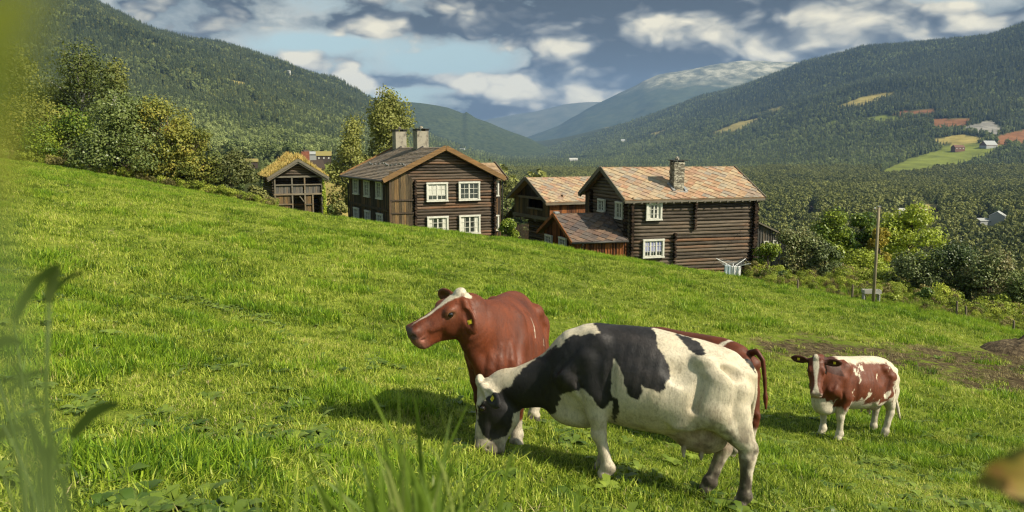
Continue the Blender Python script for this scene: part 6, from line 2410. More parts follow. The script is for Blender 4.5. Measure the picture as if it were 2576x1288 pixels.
pr = [tuft('t', M_grass, 1, 62, 0.15, 0.04, 0.13, 0.0056, 0.9), tuft('t', M_grass, 2, 62, 0.15, 0.04, 0.15, 0.0056, 0.8), tuft('t', M_grass, 3, 60, 0.17, 0.03, 0.09, 0.0060, 1.4),
      tuft('t', M_lush, 4, 80, 0.14, 0.06, 0.17, 0.0060, 0.9), tuft('t', M_dry, 5, 60, 0.16, 0.03, 0.09, 0.004, 1.6), rosette('t', 6), tuft('t', M_lush, 7, 130, 0.28, 0.16, 0.42, 0.009, 0.55), tuft('t', M_straw, 8, 22, 0.18, 0.03, 0.10, 0.0040, 2.0), rosette('t', 9, 16, 0.085, 0.030)]
for i, p in enumerate(pr):
    p.name = 'tuft%d' % i
scatter('grass', np.c_[X, Y, Z], g.uniform(0, 6.28, len(X)), sc, idx, pr, 'short green pasture grass with tufts and weeds', tilt=g.normal(size=(len(X), 2)) * 0.10)


# ================================================================ garden trees and bushes
def leafy(name, label, u, vbase, vtop, wpx, Y, mat, seed, kind='bush', group=None, leaves=5200, size=0.085, trunk=None, bark=None, clumps=26, droop=0.0, cat='tree', solid=0.72, vsq=1.0, flat_top=False):
    """a tree or bush of its own: trunk with limbs, crown of many small leaves in clumps"""
    g = np.random.default_rng(seed)
    b = P(u, vbase, Y)
    zg = b.z
    H = (tz(vtop) * Y - zg)
    Wd = wpx / F * Y
    root = empty(name, (b.x, Y, zg))
    tag(root, label, cat, group)
    t0 = trunk if trunk is not None else 0.08
    # clump centres in an uneven envelope
    cc, cr = [], []
    tries = 0
    while len(cc) < clumps and tries < 4000:
        tries += 1
        t = g.random() ** (1.15 if kind == 'birch' else 0.85)
        z = t0 * H + (H * (1 - t0)) * t * 0.93
        if kind == 'column':
            env = 0.5 * Wd * (max(0.02, math.sin(min(1, t * 0.86 + 0.13) * math.pi)) ** 0.6) * (1.0 - 0.30 * t)
        elif kind == 'birch':
            env = 0.5 * Wd * max(0.20, (1 - t ** 2.6)) ** 0.8 * (0.80 + 0.20 * min(1, t * 4))
        else:
            env = 0.5 * Wd * math.sqrt(max(0.03, 1 - (max(0, t - 0.30) / 0.72) ** 2.0)) * (0.86 + 0.14 * min(1, t * 4))
        if flat_top:
            env = 0.5 * Wd
        a = g.uniform(0, 6.283)
        rr = env * math.sqrt(g.random()) * 0.95
        cr_ = max(0.12, Wd * g.uniform(0.11, 0.22))
        cc.append((math.cos(a) * rr, math.sin(a) * rr, z)); cr.append(cr_)
    cc = np.array(cc); cr = np.array(cr)
    wgt = cr ** 2; wgt = wgt / wgt.sum()
    leaves = int(leaves * 1.35)
    wh = g.choice(len(cc), leaves, p=wgt)
    d = rdir(leaves, g)
    d[:, 2] = np.where(d[:, 2] < -0.3, d[:, 2] * 0.6, d[:, 2])
    rr = np.where(g.random(leaves) < solid, g.uniform(0.78, 1.10, leaves), g.uniform(0.2, 0.85, leaves))
    rr = rr * (1 + 0.30 * fbm(d[:, 0] * 2 + wh, d[:, 1] * 2, d[:, 2] * 2, oct=2, seed=seed))
    c = cc[wh] + d * cr[wh][:, None] * rr[:, None] * np.array([1, 1, 1.0 / vsq])
    if droop:
        dr = g.random(leaves) ** 1.6 * droop * (0.3 + np.hypot(d[:, 0], d[:, 1]))
        c[:, 2] -= dr
    c[:, 2] = np.maximum(c[:, 2], 0.03 * H + 0.02)
    c += g.normal(size=c.shape) * size * 0.5
    n_ = d * 0.8 + g.normal(size=(leaves, 3)) * 0.55 + np.array([0.1, -0.1, 0.35])
    sz = size * 1.15 * g.uniform(0.6, 1.25, leaves)
    v, f = quads(c, n_, sz * 0.72, sz * 1.15, g.uniform(0, 6.28, leaves))
    crown = npmesh('crown', v, f, mat, smooth=False, parent=root)
    m = MB()
    tr_ = max(0.025, 0.018 * H)
    top = np.array([cc[:, 0].mean() * 0.3, cc[:, 1].mean() * 0.3, H * 0.86])
    pts = [(0, 0, -0.6)] + [tuple(top * t + np.array([0.03 * H * math.sin(3 * t + seed) * (1 - t), 0.03 * H * math.cos(2 * t + seed) * (1 - t), 0])) for t in (0.05, 0.3, 0.55, 0.8, 1.0)]
    m.tube(pts, [tr_ * 1.5, tr_ * 1.2, tr_, tr_ * 0.7, tr_ * 0.42, tr_ * 0.12], 7)
    for i in range(len(cc)):
        z0_ = max(0.04 * H, min(cc[i][2] * 0.72, H * 0.75))
        t = z0_ / (H * 0.86)
        s0 = np.array([top[0] * t, top[1] * t, z0_])
        mid = s0 * 0.45 + cc[i] * 0.55 + np.array([0, 0, 0.02 * H])
        m.tube([tuple(s0), tuple(mid), tuple(cc[i])], [tr_ * 0.5 * (1.1 - 0.7 * t), tr_ * 0.3, tr_ * 0.10], 5, cap=False)
    m.build('trunk', bark or M_bark, root, smooth=True)
    return root


ML_dark = leafmat('bush_dark', (0.020, 0.038, 0.010), (0.105, 0.130, 0.034), 0.14, patch=0.7, rough=0.42)
ML_olive = leafmat('bush_olive', (0.045, 0.055, 0.014), (0.17, 0.17, 0.050), 0.18, patch=0.6)
ML_yel = leafmat('bush_yellow', (0.045, 0.062, 0.010), (0.165, 0.165, 0.026), 0.22, patch=0.5, c3=(0.27, 0.19, 0.030))
ML_brt = leafmat('tree_bright', (0.040, 0.075, 0.008), (0.24, 0.28, 0.026), 0.24, patch=0.6, rough=0.45)
ML_or = leafmat('tree_orange', (0.13, 0.13, 0.015), (0.30, 0.22, 0.025), 0.30, patch=0.6, c3=(0.42, 0.26, 0.04))
ML_bir = leafmat('birch_crown', (0.045, 0.062, 0.012), (0.165, 0.170, 0.040), 0.24, patch=0.5)
ML_grey = leafmat('bush_greygreen', (0.028, 0.042, 0.013), (0.115, 0.140, 0.046), 0.14, patch=0.7, c3=(0.15, 0.125, 0.05), rough=0.45)

TG = 'trees and bushes along the top of the meadow'
leafy('birch_tree', 'tall pale birch rising behind the yellow shrub nearest the frame edge', 40, 440, 120, 250, 82, ML_bir, 101, 'birch', TG, 9500, 0.115, 0.08, M_barkb, 50, 0.9)
leafy('birch_tree', 'tall broad birch behind the rounded bushes, the highest crown of the group', 220, 450, 104, 260, 86, ML_bir, 102, 'birch', TG, 11000, 0.115, 0.06, M_barkb, 58, 1.0)
leafy('birch_tree', 'slimmer birch just behind the dark rounded bush', 300, 462, 142, 120, 88, ML_bir, 103, 'birch', TG, 6500, 0.115, 0.06, M_barkb, 40, 1.0)
leafy('birch_tree', 'low birch filling the gap between the two tallest birches', 125, 444, 200, 190, 88, ML_bir, 113, 'bush', TG, 7000, 0.11, 0.1, M_barkb, 26, 0.5)
leafy('yellow_shrub', 'yellowing shrub with rusty twigs at the foot of the pale birch', 60, 446, 262, 270, 70, ML_yel, 104, 'bush', TG, 9000, 0.095, clumps=46)
leafy('round_bush', 'yellow green bush between the yellow shrub and the dark bush', 180, 460, 292, 210, 66, ML_brt, 105, 'bush', TG, 8000, 0.09, clumps=42)
leafy('round_bush', 'large dark green bush with glossy leaves, the darkest of the group', 322, 484, 258, 235, 63, ML_dark, 106, 'bush', TG, 11000, 0.085, clumps=42)
leafy('round_bush', 'olive bush turning yellow beside the dark green bush', 430, 494, 256, 190, 64, ML_yel, 107, 'bush', TG, 9000, 0.085, clumps=38)
leafy('round_bush', 'dark bush peeping over the olive bush', 395, 480, 250, 120, 72, ML_dark, 117, 'bush', TG, 3500, 0.09, clumps=22)
leafy('round_bush', 'yellow brown bush at the downhill end of the big clump', 492, 506, 318, 130, 64, ML_yel, 108, 'bush', TG, 6000, 0.08, clumps=28)
leafy('round_bush', 'lone rounded bush between the big clump and the sod roofed store', 582, 530, 388, 130, 66, ML_olive, 109, 'bush', TG, 6000, 0.08, clumps=28)
leafy('low_bush', 'small olive bush close to the wall of the sod roofed store', 648, 534, 470, 62, 68, ML_olive, 110, 'bush', TG, 1800, 0.08, clumps=14)
leafy('birch_tree', 'tall narrow weeping birch rising behind the two chimneys', 984, 560, 218, 165, 78, ML_bir, 111, 'column', 'birches behind the farmhouse', 12500, 0.105, 0.16, M_barkb, 46, 1.1)
leafy('birch_tree', 'shorter loose birch beside the tall one behind the farmhouse roof', 890, 556, 290, 140, 76, ML_bir, 112, 'birch', 'birches behind the farmhouse', 7000, 0.10, 0.16, M_barkb, 30, 0.9, solid=0.6)
leafy('birch_tree', 'low shaggy birch between the other two behind the roof', 942, 560, 365, 120, 80, ML_bir, 114, 'bush', 'birches behind the farmhouse', 3000, 0.10, 0.16, M_barkb, 20, 0.6)
leafy('field_bush', 'grey green bush at the foot of the dry field left of the farmhouse', 858, 556, 505, 44, 70, ML_olive, 115, 'bush', None, 1400, 0.08, clumps=12)
leafy('field_bush', 'dark low bush in the dry field behind the store', 835, 545, 520, 44, 74, ML_dark, 116, 'bush', None, 1200, 0.08, clumps=10)
leafy('garden_bush', 'small yellow green bush between the two log houses', 1277, 612, 554, 52, 47.5, ML_brt, 120, 'bush', None, 2200, 0.055, clumps=16)
leafy('garden_tree', 'pale leafy tree in the gap between the two log houses', 1275, 560, 440, 66, 92, ML_olive, 121, 'bush', None, 2800, 0.10, clumps=20)
leafy('garden_tree', 'loose pale tree half behind the loft house', 1310, 540, 452, 50, 98, ML_olive, 122, 'bush', None, 2200, 0.10, clumps=16)
RG = 'bushes and small trees below the long log house'
leafy('apple_tree', 'small young apple tree next to the log corner', 1930, 705, 612, 74, 47, ML_brt, 130, 'bush', RG, 2600, 0.05, 0.42, None, 18)
leafy('grey_bush', 'grey green bush in front of the board shed', 2005, 712, 574, 120, 50, ML_grey, 131, 'bush', RG, 6500, 0.055, clumps=34)
leafy('grey_bush', 'rounded grey bush beside the clipped hedge', 2072, 720, 612, 84, 49, ML_grey, 132, 'bush', RG, 4500, 0.055, clumps=26)
leafy('maple_tree', 'bright green tree behind the grey bushes', 2088, 668, 536, 112, 60, ML_brt, 133, 'bush', RG, 5000, 0.08, 0.12, None, 30)
leafy('maple_tree', 'bright green pointed tree just behind the utility pole', 2163, 680, 542, 100, 60, ML_brt, 134, 'birch', RG, 4500, 0.08, 0.1, None, 28)
leafy('rowan_tree', 'small tree with orange yellow leaves by the utility pole', 2212, 676, 578, 66, 58, ML_or, 135, 'bush', RG, 2600, 0.07, 0.12, None, 18)
leafy('maple_tree', 'broad green tree, the largest crown in the lower garden', 2285, 690, 528, 165, 61, ML_brt, 136, 'bush', RG, 8000, 0.08, 0.1, None, 42)
leafy('clipped_hedge', 'clipped rounded yellow green hedge behind the utility pole', 2165, 712, 634, 135, 52, ML_brt, 137, 'bush', RG, 6500, 0.05, 0.02, None, 40, cat='hedge', vsq=1.3)
leafy('lilac_bush', 'dark bush with pale leaf tips just right of the utility pole', 2290, 772, 640, 140, 46, ML_grey, 138, 'bush', RG, 7000, 0.055, clumps=36)
leafy('lilac_bush', 'large dark bush in the middle of the lower thicket', 2390, 792, 625, 170, 45, ML_dark, 139, 'bush', RG, 8500, 0.055, clumps=40)
leafy('lilac_bush', 'dark grey green bush low in the thicket near the frame edge', 2485, 812, 648, 170, 43, ML_grey, 140, 'bush', RG, 8000, 0.055, clumps=40)
leafy('lilac_bush', 'dark bush cut off by the frame edge', 2585, 846, 690, 150, 41, ML_dark, 141, 'bush', RG, 6000, 0.055, clumps=32)
leafy('green_shrub', 'bright yellow green shrub at the edge of the lower thicket', 2322, 792, 732, 66, 40, ML_brt, 142, 'bush', RG, 2400, 0.05, clumps=16)
leafy('green_shrub', 'low bright shrub just below the grey weathered trough', 2240, 775, 735, 56, 40, ML_brt, 143, 'bush', RG, 1700, 0.05, clumps=12)
leafy('green_shrub', 'low dark green shrub beside the first fence post', 1962, 728, 690, 70, 44.5, ML_dark, 144, 'bush', RG, 2200, 0.05, clumps=14)
leafy('green_shrub', 'pale weedy shrub against the corner of the long log house', 1918, 716, 678, 46, 44.6, ML_brt, 145, 'bush', RG, 1300, 0.05, clumps=9)

M_herb = leafmat('herb', (0.10, 0.14, 0.016), (0.30, 0.33, 0.045), 0.40, patch=0.7)
M_herb2 = leafmat('herb_olive', (0.080, 0.075, 0.025), (0.22, 0.19, 0.06), 0.3, patch=0.7)
# weedy verge below the house: nobody could count it
pr = [tuft('w', M_lush, 21, 120, 0.32, 0.25, 0.75, 0.013, 0.45), tuft('w', grassmat('tawny_weeds', (0.07, 0.06, 0.02), (0.19, 0.15, 0.06), (0.27, 0.20, 0.09), 0.3), 22, 90, 0.30, 0.3, 0.85, 0.012, 0.4),
      far_leafy(23, M_herb, 0.42, 0.0, 520, 0.034), far_leafy(24, M_herb2, 0.40, 0.0, 520, 0.032)]
for i, p in enumerate(pr):
    p.name = 'verge%d' % i
n = 3600
uu = g.uniform(1890, 2620, n)
vv = np.interp(uu, [1890, 1960, 2050, 2200, 2330, 2450, 2620], [712, 718, 733, 757, 783, 806, 846]) + g.normal(size=n) * 3
fq = g.random(n) ** 1.2
Yq = np.interp(uu, [1890, 2050, 2200, 2400, 2620], [44, 41, 38.5, 35.5, 33.5]) + fq * np.interp(uu, [1890, 2000, 2200, 2400, 2620], [5, 11, 12, 8, 6]) + fbm(uu / 45, uu * 0, oct=3, seed=6) * 3.0
Xq = (uu - 1288) / F * Yq * 1.0087
Zq = gz(Xq, Yq)
kq = g.random(n)
hb_ = fbm(uu / 30, Yq / 1.5, oct=2, seed=7)
iq = np.where(kq < 0.45, 0, np.where(kq < 0.68 + 0.2 * hb_, 1, np.where(kq < 0.92, 2, 3)))
scatter('undergrowth', np.c_[Xq, Yq, Zq], g.uniform(0, 6.28, n), np.where(iq < 2, g.uniform(0.5, 1.2, n), g.uniform(0.3, 1.1, n)) * (1 + 0.8 * hb_) * (0.40 + 0.85 * fq), iq, pr, 'tangled weeds and tall grass along the lower fence')
# taller rough strip under the bushes at the top of the meadow
n = 1500
uu = g.uniform(-80, 700, n)
Yq = np.interp(uu, [-80, 330, 700], [63, 61, 63]) + g.random(n) * 4
Xq = (uu - 1288) / F * Yq * 1.0087
Zq = gz(Xq, Yq)
iq = g.choice([0, 1, 2, 3], n, p=[0.35, 0.25, 0.25, 0.15])
scatter('rough_strip', np.c_[Xq, Yq, Zq], g.uniform(0, 6.28, n), g.uniform(0.6, 1.3, n), iq, [bpy.data.objects.new('r%d' % i, p.data) for i, p in enumerate(pr)], 'rough grass and weeds under the bushes at the top of the meadow')

# ================================================================ ivy on the store
gg = np.random.default_rng(8)
n = 900
x0_, z0_ = fx(1083, 545); x1_, z1_ = fx(1140, 1060)
t = gg.random(n)
c = np.c_[W4 + 0.02 + gg.random(n) * np.interp(t, [0, 0.2, 1], [0.15, 0.28, 0.42]), gg.uniform(-0.25, 0.5, n), z0_ + (z1_ - 0.3 - z0_) * t]
v, f = quads(c, np.c_[gg.normal(size=n) * .5, -np.ones(n), gg.normal(size=n) * .5], 0.06, 0.075, gg.uniform(0, 6.28, n))
iv = npmesh('climbing_plant', v, f, ML_brt, smooth=False)
iv.matrix_world = Matrix.Translation(f4.o) @ Matrix.Rotation(f4.rz, 4, 'Z')
tag(iv, 'green climbing plant on the corner post of the sod roofed store', 'climber')

# ================================================================ tall blades close by
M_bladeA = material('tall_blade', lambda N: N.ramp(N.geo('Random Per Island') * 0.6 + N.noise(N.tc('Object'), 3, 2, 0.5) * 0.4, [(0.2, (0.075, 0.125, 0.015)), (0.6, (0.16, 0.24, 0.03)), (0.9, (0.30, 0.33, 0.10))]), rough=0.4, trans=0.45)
M_bladeB = material('shaded_blade', lambda N: N.ramp(N.geo('Random Per Island') * 0.6 + N.noise(N.tc('Object'), 3, 2, 0.5) * 0.4, [(0.2, (0.035, 0.065, 0.012)), (0.7, (0.085, 0.13, 0.022)), (0.95, (0.24, 0.27, 0.10))]), rough=0.5, trans=0.25)  # darker green copy of the tall blade, its shade put into the colour


def blade(mb, tip, base, w, bend=0.3, sag=0.0, nseg=9):
    tip, base = Vector(tip), Vector(base)
    ctl = Vector((base.x * (1 - bend) + tip.x * bend, base.y * (1 - bend) + tip.y * bend, base.z + (tip.z - base.z) * (0.72 + sag)))
    a = random.uniform(0, math.pi)
    sd = Vector((math.cos(a) * 0.9, math.sin(a) * 0.4, 0))
    vs = []
    for i in range(nseg + 1):
        t = i / nseg
        p = base * (1 - t) ** 2 + ctl * 2 * t * (1 - t) + tip * t * t
        ww = w * (1 - t ** 2.2) * (0.7 + 0.6 * min(1, t * 2.5)) * 0.5 + 0.0006
        vs += [p - sd * ww, p + sd * ww]
    mb.add(vs, [(2 * i, 2 * i + 1, 2 * i + 3, 2 * i + 2) for i in range(nseg)])


def clump(name, label, mat, tips, Y, bu, spread, w, cat='grass', leaves=()):
    mb = MB()
    for (u0, v0, u1, v1, y, wl) in leaves:      # leaf blades that leave a stem partway up
        a, b_ = P(u0, v0, y), P(u1, v1, y * 0.98)
        gx_ = P(bu, 644, y).x
        mb.tube([(gx_, y, g1(gx_, y) - 0.02), tuple(a.lerp(Vector((gx_, y, a.z - 0.2)), 0.45)), tuple(a)], [0.0016, 0.0014, 0.001], 5)
        n_ = (b_ - a).cross(Vector((0, 1, 0))).normalized()
        vs = []
        for i in range(9):
            t = i / 8
            p = a.lerp(b_, t) + Vector((0, 0, 1)) * (b_ - a).length * 0.12 * math.sin(t * math.pi)
            ww = wl * (0.35 + 0.65 * math.sin(min(1, 0.15 + t * 0.85) * math.pi) ** 0.7) * 0.5 if t < 1 else 0.0004
            vs += [p - n_ * ww, p + n_ * ww]
        mb.add(vs, [(2 * i, 2 * i + 1, 2 * i + 3, 2 * i + 2) for i in range(8)])
    for tp in tips:
        u, v = tp[0], tp[1]
        y = Y * random.uniform(0.85, 1.25) if len(tp) < 3 else tp[2]
        t = P(u, v, y)
        bx = P(bu, 644, y).x + random.uniform(-spread, spread)
        by = y * random.uniform(0.9, 1.1)
        blade(mb, t, (bx, by, g1(bx, by) - 0.02), w * random.uniform(0.7, 1.4), random.uniform(0.0, 0.35), random.uniform(-0.15, 0.35))
    c = mb.v
    o = mb.build(name, mat, None, smooth=True)
    return tag(o, label, cat, 'tall grass clumps beside the camera')


random.seed(21)
tips = [(884, 912, 1.25), (1002, 935, 1.2), (1096, 965, 1.3), (932, 1080, 1.2), (1040, 1000, 1.35), (1135, 1040, 1.25), (1108, 1060, 1.3), (1180, 1010, 1.4), (1075, 1120, 1.2), (960, 1170, 1.1), (1210, 1160, 1.2), (850, 1120, 1.15), (1030, 1110, 1.25), (905, 1020, 1.3)] + \
    [(random.gauss(1040, 110), random.uniform(1090, 1290)) for _ in range(70)] + [(random.uniform(640, 1340), random.uniform(1100, 1290), random.uniform(1.3, 1.9)) for _ in range(44)]
clump('tall_grass', 'clump of tall bright grass blades standing in front of the grazing head', M_bladeA, tips, 1.25, 1060, 0.13, 0.0125)
tips = [(random.uniform(640, 800), random.uniform(1150, 1290)) for _ in range(9)] + [(372, 1170, 1.1), (745, 1188, 1.1), (610, 1240, 1.1), (330, 1185, 1.2), (500, 1230, 1.2)]
clump('tall_grass', 'thin scattered grass blades low at the bottom edge left of the tall clump', M_bladeA, tips, 1.2, 560, 0.22, 0.0105)
tips = [(1476, 1175, 1.1), (1452, 1215, 1.1), (1440, 1240, 1.15), (1405, 1262, 1.2)]
clump('tall_grass', 'single bright green tuft of blades in front of the front legs of the grazing cow', M_bladeA, tips, 1.1, 1432, 0.02, 0.011)
tips = [(30, 880, 0.7), (100, 1010, 0.75), (65, 1075, 0.75), (185, 1150, 0.75), (20, 960, 0.7), (130, 1090, 0.8)] + [(random.gauss(110, 70), random.uniform(1000, 1290)) for _ in range(8)]
lv = [(38, 805, 152, 664, 0.75, 0.010), (120, 760, 150, 672, 0.75, 0.012), (128, 745, 216, 686, 0.78, 0.006), (-30, 880, 62, 862, 0.70, 0.010), (180, 1100, 302, 1015, 0.85, 0.013), (20, 990, 130, 935, 0.8, 0.006), (118, 1180, 60, 1040, 0.75, 0.010), (112, 1250, 125, 1120, 0.75, 0.012), (-20, 1110, 70, 1080, 0.72, 0.011), (60, 975, 20, 905, 0.78, 0.007)]
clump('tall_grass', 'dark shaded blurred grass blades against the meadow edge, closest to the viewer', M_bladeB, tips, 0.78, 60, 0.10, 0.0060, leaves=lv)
# leaf of a tall plant close to the lens, and one with autumn colour
M_leafn = material('near_leaf', lambda N: N.ramp(N.noise(N.tc('Object'), 9, 3, 0.6), [(0.3, (0.34, 0.36, 0.05)), (0.7, (0.48, 0.46, 0.10))]), rough=0.5, trans=0.6)
M_leafo = material('autumn_leaf', lambda N: N.ramp(N.noise(N.tc('Object'), 22, 3, 0.6), [(0.44, (0.035, 0.050, 0.008)), (0.54, (0.26, 0.20, 0.03)), (0.68, (0.28, 0.10, 0.04))]), rough=0.5, trans=0.4)


def broadleaf(mb, base, tip, w, up=(0, 0, 1), curl=0.1):
    base, tip = Vector(base), Vector(tip)
    d = tip - base
    s = d.cross(Vector(up)).normalized()
    nrm = s.cross(d).normalized()
    vs = []
    n = 10
    for i in range(n + 1):
        t = i / n
        c = base + d * t + nrm * curl * d.length * math.sin(t * math.pi)
        ww = w * 0.5 * math.sin(min(1, 0.04 + t * 0.98) ** 0.8 * math.pi) ** 0.8 + 0.0004
        vs += [c - s * ww + nrm * ww * 0.25, c, c + s * ww + nrm * ww * 0.25]
    fs = []
    for i in range(n):
        fs += [(3 * i, 3 * i + 1, 3 * i + 4, 3 * i + 3), (3 * i + 1, 3 * i + 2, 3 * i + 5, 3 * i + 4)]
    mb.add(vs, fs)


def near_plant(label, stem_top, leaves, mat):
    t = Vector(stem_top)
    by = 0.62
    bx = t.x * (1.2 if t.y > 0.2 else 1.0) + (0.0)
    base = Vector((bx + 0.05, t.y + 0.03, g1(bx, t.y) - 0.02))
    root = empty('leafy_weed', base)
    tag(root, label, 'weed')
    m = MB()
    q = t - base
    m.tube([(0, 0, 0), tuple(q * 0.5 + Vector((0.015, 0.01, 0))), tuple(q)], [0.0035, 0.0028, 0.0014], 7)
    m.build('stem', M_bladeB, root, smooth=True)
    for lf in leaves:
        b = MB()
        broadleaf(b, Vector(lf[0]) - base, Vector(lf[1]) - base, lf[2], lf[3] if len(lf) > 3 else (0, -1, 0.3))
        b.build('leaf', mat, root, smooth=True)
    return root


near_plant('blurred tall weed with orange and green leaves close to the viewer', P(2640, 1330, 0.50),
           [(P(2660, 1190, 0.50), P(2440, 1212, 0.48), 0.026), (P(2660, 1140, 0.47), P(2465, 1185, 0.47), 0.020), (P(2660, 1270, 0.5), P(2510, 1232, 0.5), 0.018)], M_leafo)
near_plant('tall weed with pale green leaf blurred by nearness over the hillside', P(-60, 420, 0.085),
           [(P(-60, 470, 0.085), P(120, -80, 0.075), 0.0150), (P(-90, 420, 0.10), P(60, 100, 0.09), 0.010)], M_leafn)
# ================================================================ things round the farm
M_pole = material('pole_wood', lambda N: N.ramp(N.noise(N.map(N.tc('Object'), (8, 8, 0.6)), 2, 4, 0.7), [(0.3, (0.14, 0.115, 0.07)), (0.7, (0.30, 0.25, 0.16))]), rough=0.85)
M_postw = material('post_wood', lambda N: N.ramp(N.noise(N.map(N.tc('Object'), (8, 8, 0.6)), 3, 4, 0.7), [(0.3, (0.07, 0.055, 0.035)), (0.7, (0.20, 0.165, 0.11))]), rough=0.9)
M_pale = material('bleached_wood', lambda N: N.ramp(N.noise(N.map(N.tc('Object'), (0.6, 8, 8)), 3, 4, 0.7), [(0.3, (0.28, 0.27, 0.24)), (0.7, (0.46, 0.45, 0.41))]), rough=0.9)
M_alu = material('white_metal', lambda N: N.ramp(N.noise(N.tc('Object'), 5, 2, 0.5), [(0.3, (0.60, 0.61, 0.60)), (0.7, (0.72, 0.73, 0.72))]), rough=0.4)

Yp = 38.0
b = P(2197, 750, Yp)
b.z = g1(b.x, Yp)
H = tz(520) * Yp - b.z
up_ = empty('utility_pole', b)
tag(up_, 'tall bare wooden utility pole standing at the lower meadow edge', 'pole')
MB().tube([(0, 0, -0.5), (0.01, 0, H * 0.5), (0.0, 0, H)], [0.080, 0.072, 0.062], 12).build('post', M_pole, up_, smooth=True)
MB().box((0, 0, H + 0.02), (0.15, 0.15, 0.03)).build('cap', M_flash, up_)
m = MB().bar((-0.22, 0.0, H - 0.12), (0.10, 0.0, H - 0.12), 0.06)
m.build('crossarm', M_postw, up_)
MB().tube([(-0.2, 0, H - 0.1), (-0.2, 0, H - 0.02)], 0.03, 8).build('insulator', M_alu, up_)
for lab, z0_, tgt in (('thin black power line running from the pole to the board shed', H - 0.05, f5.o + Vector((2.0, 3.0, 5.2))), ('lower thin black line sagging from the pole towards the long log house', H - 0.14, f2.o + Vector((8.2, 5.5, 6.2)))):
    a = b + Vector((-0.2, 0, z0_))
    pts = []
    for i in range(17):
        t = i / 16
        p = a.lerp(tgt, t)
        p.z -= 0.45 * 4 * t * (1 - t)
        pts.append(p)
    tag(MB().tube(pts, 0.011, 5).build('power_line', M_metal, None, smooth=True), lab, 'wire')

for (u, vb, vt, Y, lab) in ((2005, 742, 704, 39.8, 'weathered fence post nearest the log house in the weeds'), (2143, 752, 716, 38.6, 'short fence post between the first post and the utility pole'),
                            (2405, 796, 757, 34.8, 'pale fence post in front of the dark thicket'), (2428, 800, 770, 34.6, 'small stake beside the pale fence post'), (2548, 838, 806, 32.8, 'last fence post near the frame edge')):
    p = P(u, vb, Y)
    z = g1(p.x, Y)
    hh = tz(vt) * Y - z
    o = MB().tube([(0, 0, -0.3), (0.01, 0, hh * 0.6), (0.0, 0.01, hh - 0.03), (0.0, 0.01, hh)], [0.052, 0.050, 0.046, 0.03], 8).build('fence_post', M_postw, None, loc=(p.x, Y, z))
    tag(o, lab, 'fence post', 'fence posts along the lower meadow')
p = P(2192, 736, 38.4)
z = tz(739) * 38.4
tr = empty('water_trough', (p.x, 38.4, z), R(-6))
tr.scale = (0.8, 0.8, 0.8)
tag(tr, 'low grey weathered wooden trough in the weeds beside the utility pole', 'trough')
MB().box((0, -0.22, 0.15), (1.05, 0.04, 0.22)).build('side', M_pale, tr)
MB().box((0, 0.22, 0.15), (1.05, 0.04, 0.22)).build('side', M_pale, tr)
MB().box((-0.50, 0, 0.15), (0.04, 0.39, 0.21)).build('end', M_pale, tr)
MB().box((0.50, 0, 0.15), (0.04, 0.39, 0.21)).build('end', M_pale, tr)
MB().box((0, 0, 0.05), (0.95, 0.39, 0.03)).build('bottom', M_pale, tr)
for x in (-0.45, 0.45):
    MB().box((x, 0, -0.3), (0.07, 0.36, 0.55)).build('leg', M_pale, tr)

# rotary clothes dryer with laundry
Yd = 44.4


def pd(x, y, Y=Yd):
    return P(*z5(x, y), Y)


c = pd(2073, 1035)
gnd = g1(c.x, Yd) - 0.3
cd = empty('clothes_dryer', (c.x, Yd, gnd))
tag(cd, 'white rotary clothes dryer with opened arms in front of the log corner', 'clothes dryer')
hubz = c.z - gnd
MB().tube([(0, 0, 0), (0, 0, hubz + 0.1)], 0.025, 8).build('pole', M_alu, cd, smooth=True)
armt = [pd(1923, 975, Yd - 0.3), pd(2186, 977, Yd + 0.3), pd(2232, 1022, Yd - 0.9), pd(1975, 1026, Yd + 0.8)]
tipl = [Vector((t.x - c.x, t.y - Yd, t.z - gnd)) for t in armt]
for t in tipl:
    MB().tube([(0, 0, hubz - 0.12), tuple(t)], 0.018, 6).build('arm', M_alu, cd)
    MB().tube([(0, 0, hubz - 0.45), tuple(t * 0.45 + Vector((0, 0, (hubz - 0.12) * 0.55)))], 0.012, 6).build('strut', M_alu, cd)
for f_ in (0.55, 0.75, 0.95):
    q = [t * f_ + Vector((0, 0, (hubz - 0.12) * (1 - f_))) for t in (tipl[0], tipl[2], tipl[1], tipl[3])]
    MB().tube([tuple(p) for p in q + [q[0]]], 0.005, 5).build('line', M_alu, cd)
M_cloth = [material('white_cloth', lambda N: N.ramp(N.noise(N.tc('Object'), 4, 3, 0.6), [(0.3, (0.62, 0.63, 0.62)), (0.7, (0.74, 0.74, 0.72))]), rough=0.9, trans=0.25),
           material('pale_blue_cloth', lambda N: N.ramp(N.noise(N.tc('Object'), 4, 3, 0.6), [(0.3, (0.50, 0.60, 0.64)), (0.7, (0.62, 0.70, 0.73))]), rough=0.9, trans=0.25)]
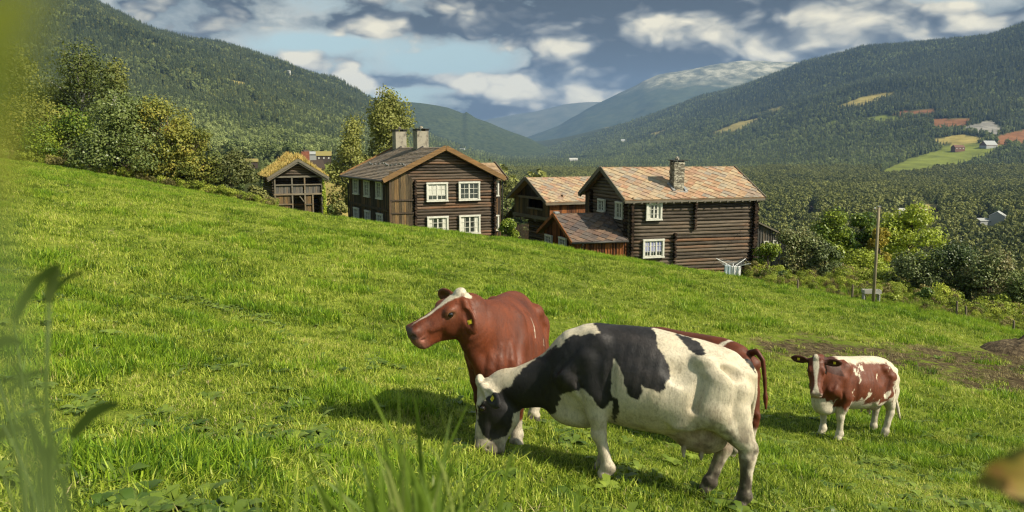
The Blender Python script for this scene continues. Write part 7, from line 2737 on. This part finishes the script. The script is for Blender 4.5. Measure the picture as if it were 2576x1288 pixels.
for (xa, xb, za, zb_, k, lab) in ((1997, 2050, 1036, 1148, 1, 'pale blue sheet hanging from the clothes dryer'), (2052, 2140, 1044, 1150, 0, 'white sheet hanging beside the pale blue one on the dryer')):
    a, d_ = pd(xa, za, Yd - 0.45), pd(xb, zb_, Yd - 0.45)
    nx, nz = 20, 12
    V = []
    for i in range(nx + 1):
        for j in range(nz + 1):
            s, t = i / nx, j / nz
            V.append((a.x + (d_.x - a.x) * s, Yd - 0.45 + 0.045 * math.sin(s * 14 + k) * (0.3 + t) + 0.02 * math.sin(s * 31), a.z + (d_.z - a.z) * t * (1 + 0.03 * math.sin(s * 9 + k))))
    o = npmesh('sheet', V, grid_faces(nx + 1, nz + 1), M_cloth[k], smooth=True)
    md = o.modifiers.new('cloth', 'SOLIDIFY')
    md.thickness = 0.008
    tag(o, lab, 'sheet')

# dark paling fence behind the gap between the houses
fe = empty('paling_fence', P(1250, 590, 57))
tag(fe, 'dark weathered paling fence in the gap between the two log houses', 'fence')
f0 = P(1250, 590, 57)
for i in range(24):
    u = 1250 + i * 3.4
    Y = 57 + i * 0.05
    a, t = P(u, 606, Y), P(u, 571 - 0.45 * i + (i % 3), Y)
    MB().box(((a.x - f0.x), Y - 57, (a.z + t.z) / 2 - f0.z), (0.075, 0.03, t.z - a.z)).build('paling', M_board, fe)
a, t = P(1250, 578, 57.05), P(1330, 567, 58.25)
MB().bar(a - f0 + Vector((0, 0.04, 0)), t - f0 + Vector((0, 0.04, 0)), 0.04, 0.10).build('rail', M_board, fe)
# muck heap
M_muck = material('muck', lambda N: dict(color=N.ramp(N.noise(N.tc('Object'), 6, 5, 0.75), [(0.32, (0.020, 0.014, 0.008)), (0.5, (0.075, 0.052, 0.028)), (0.68, (0.20, 0.155, 0.085))]), normal=N.bump(N.noise(N.tc('Object'), 12, 4, 0.7), 1.0, 0.06)), rough=0.95)
p = ground_at(2580, 893)
nr_, na_ = 16, 48
V = []
for i in range(nr_ + 1):
    for j in range(na_ + 1):
        r_, a = i / nr_, 2 * math.pi * j / na_
        V.append((r_, a))
V = np.array(V)
x_, y_ = V[:, 0] * np.cos(V[:, 1]) * 1.5, V[:, 0] * np.sin(V[:, 1]) * 1.0
hz_ = 0.62 * (1 - V[:, 0] ** 2) * (1 + 0.5 * fbm(x_ * 1.6, y_ * 1.6, oct=4, seed=3)) + 0.10 * fbm(x_ * 5, y_ * 5, oct=3, seed=4) * (1 - V[:, 0])
zz_ = gz(x_ + p.x, y_ + p.y) - p.z
mh = npmesh('muck_heap', np.c_[x_, y_, zz_ + hz_ - 0.05], grid_faces(nr_ + 1, na_ + 1), M_muck, smooth=True)
mh.location = p
tag(mh, 'dark heap of muck and straw on the worn earth', 'muck heap')
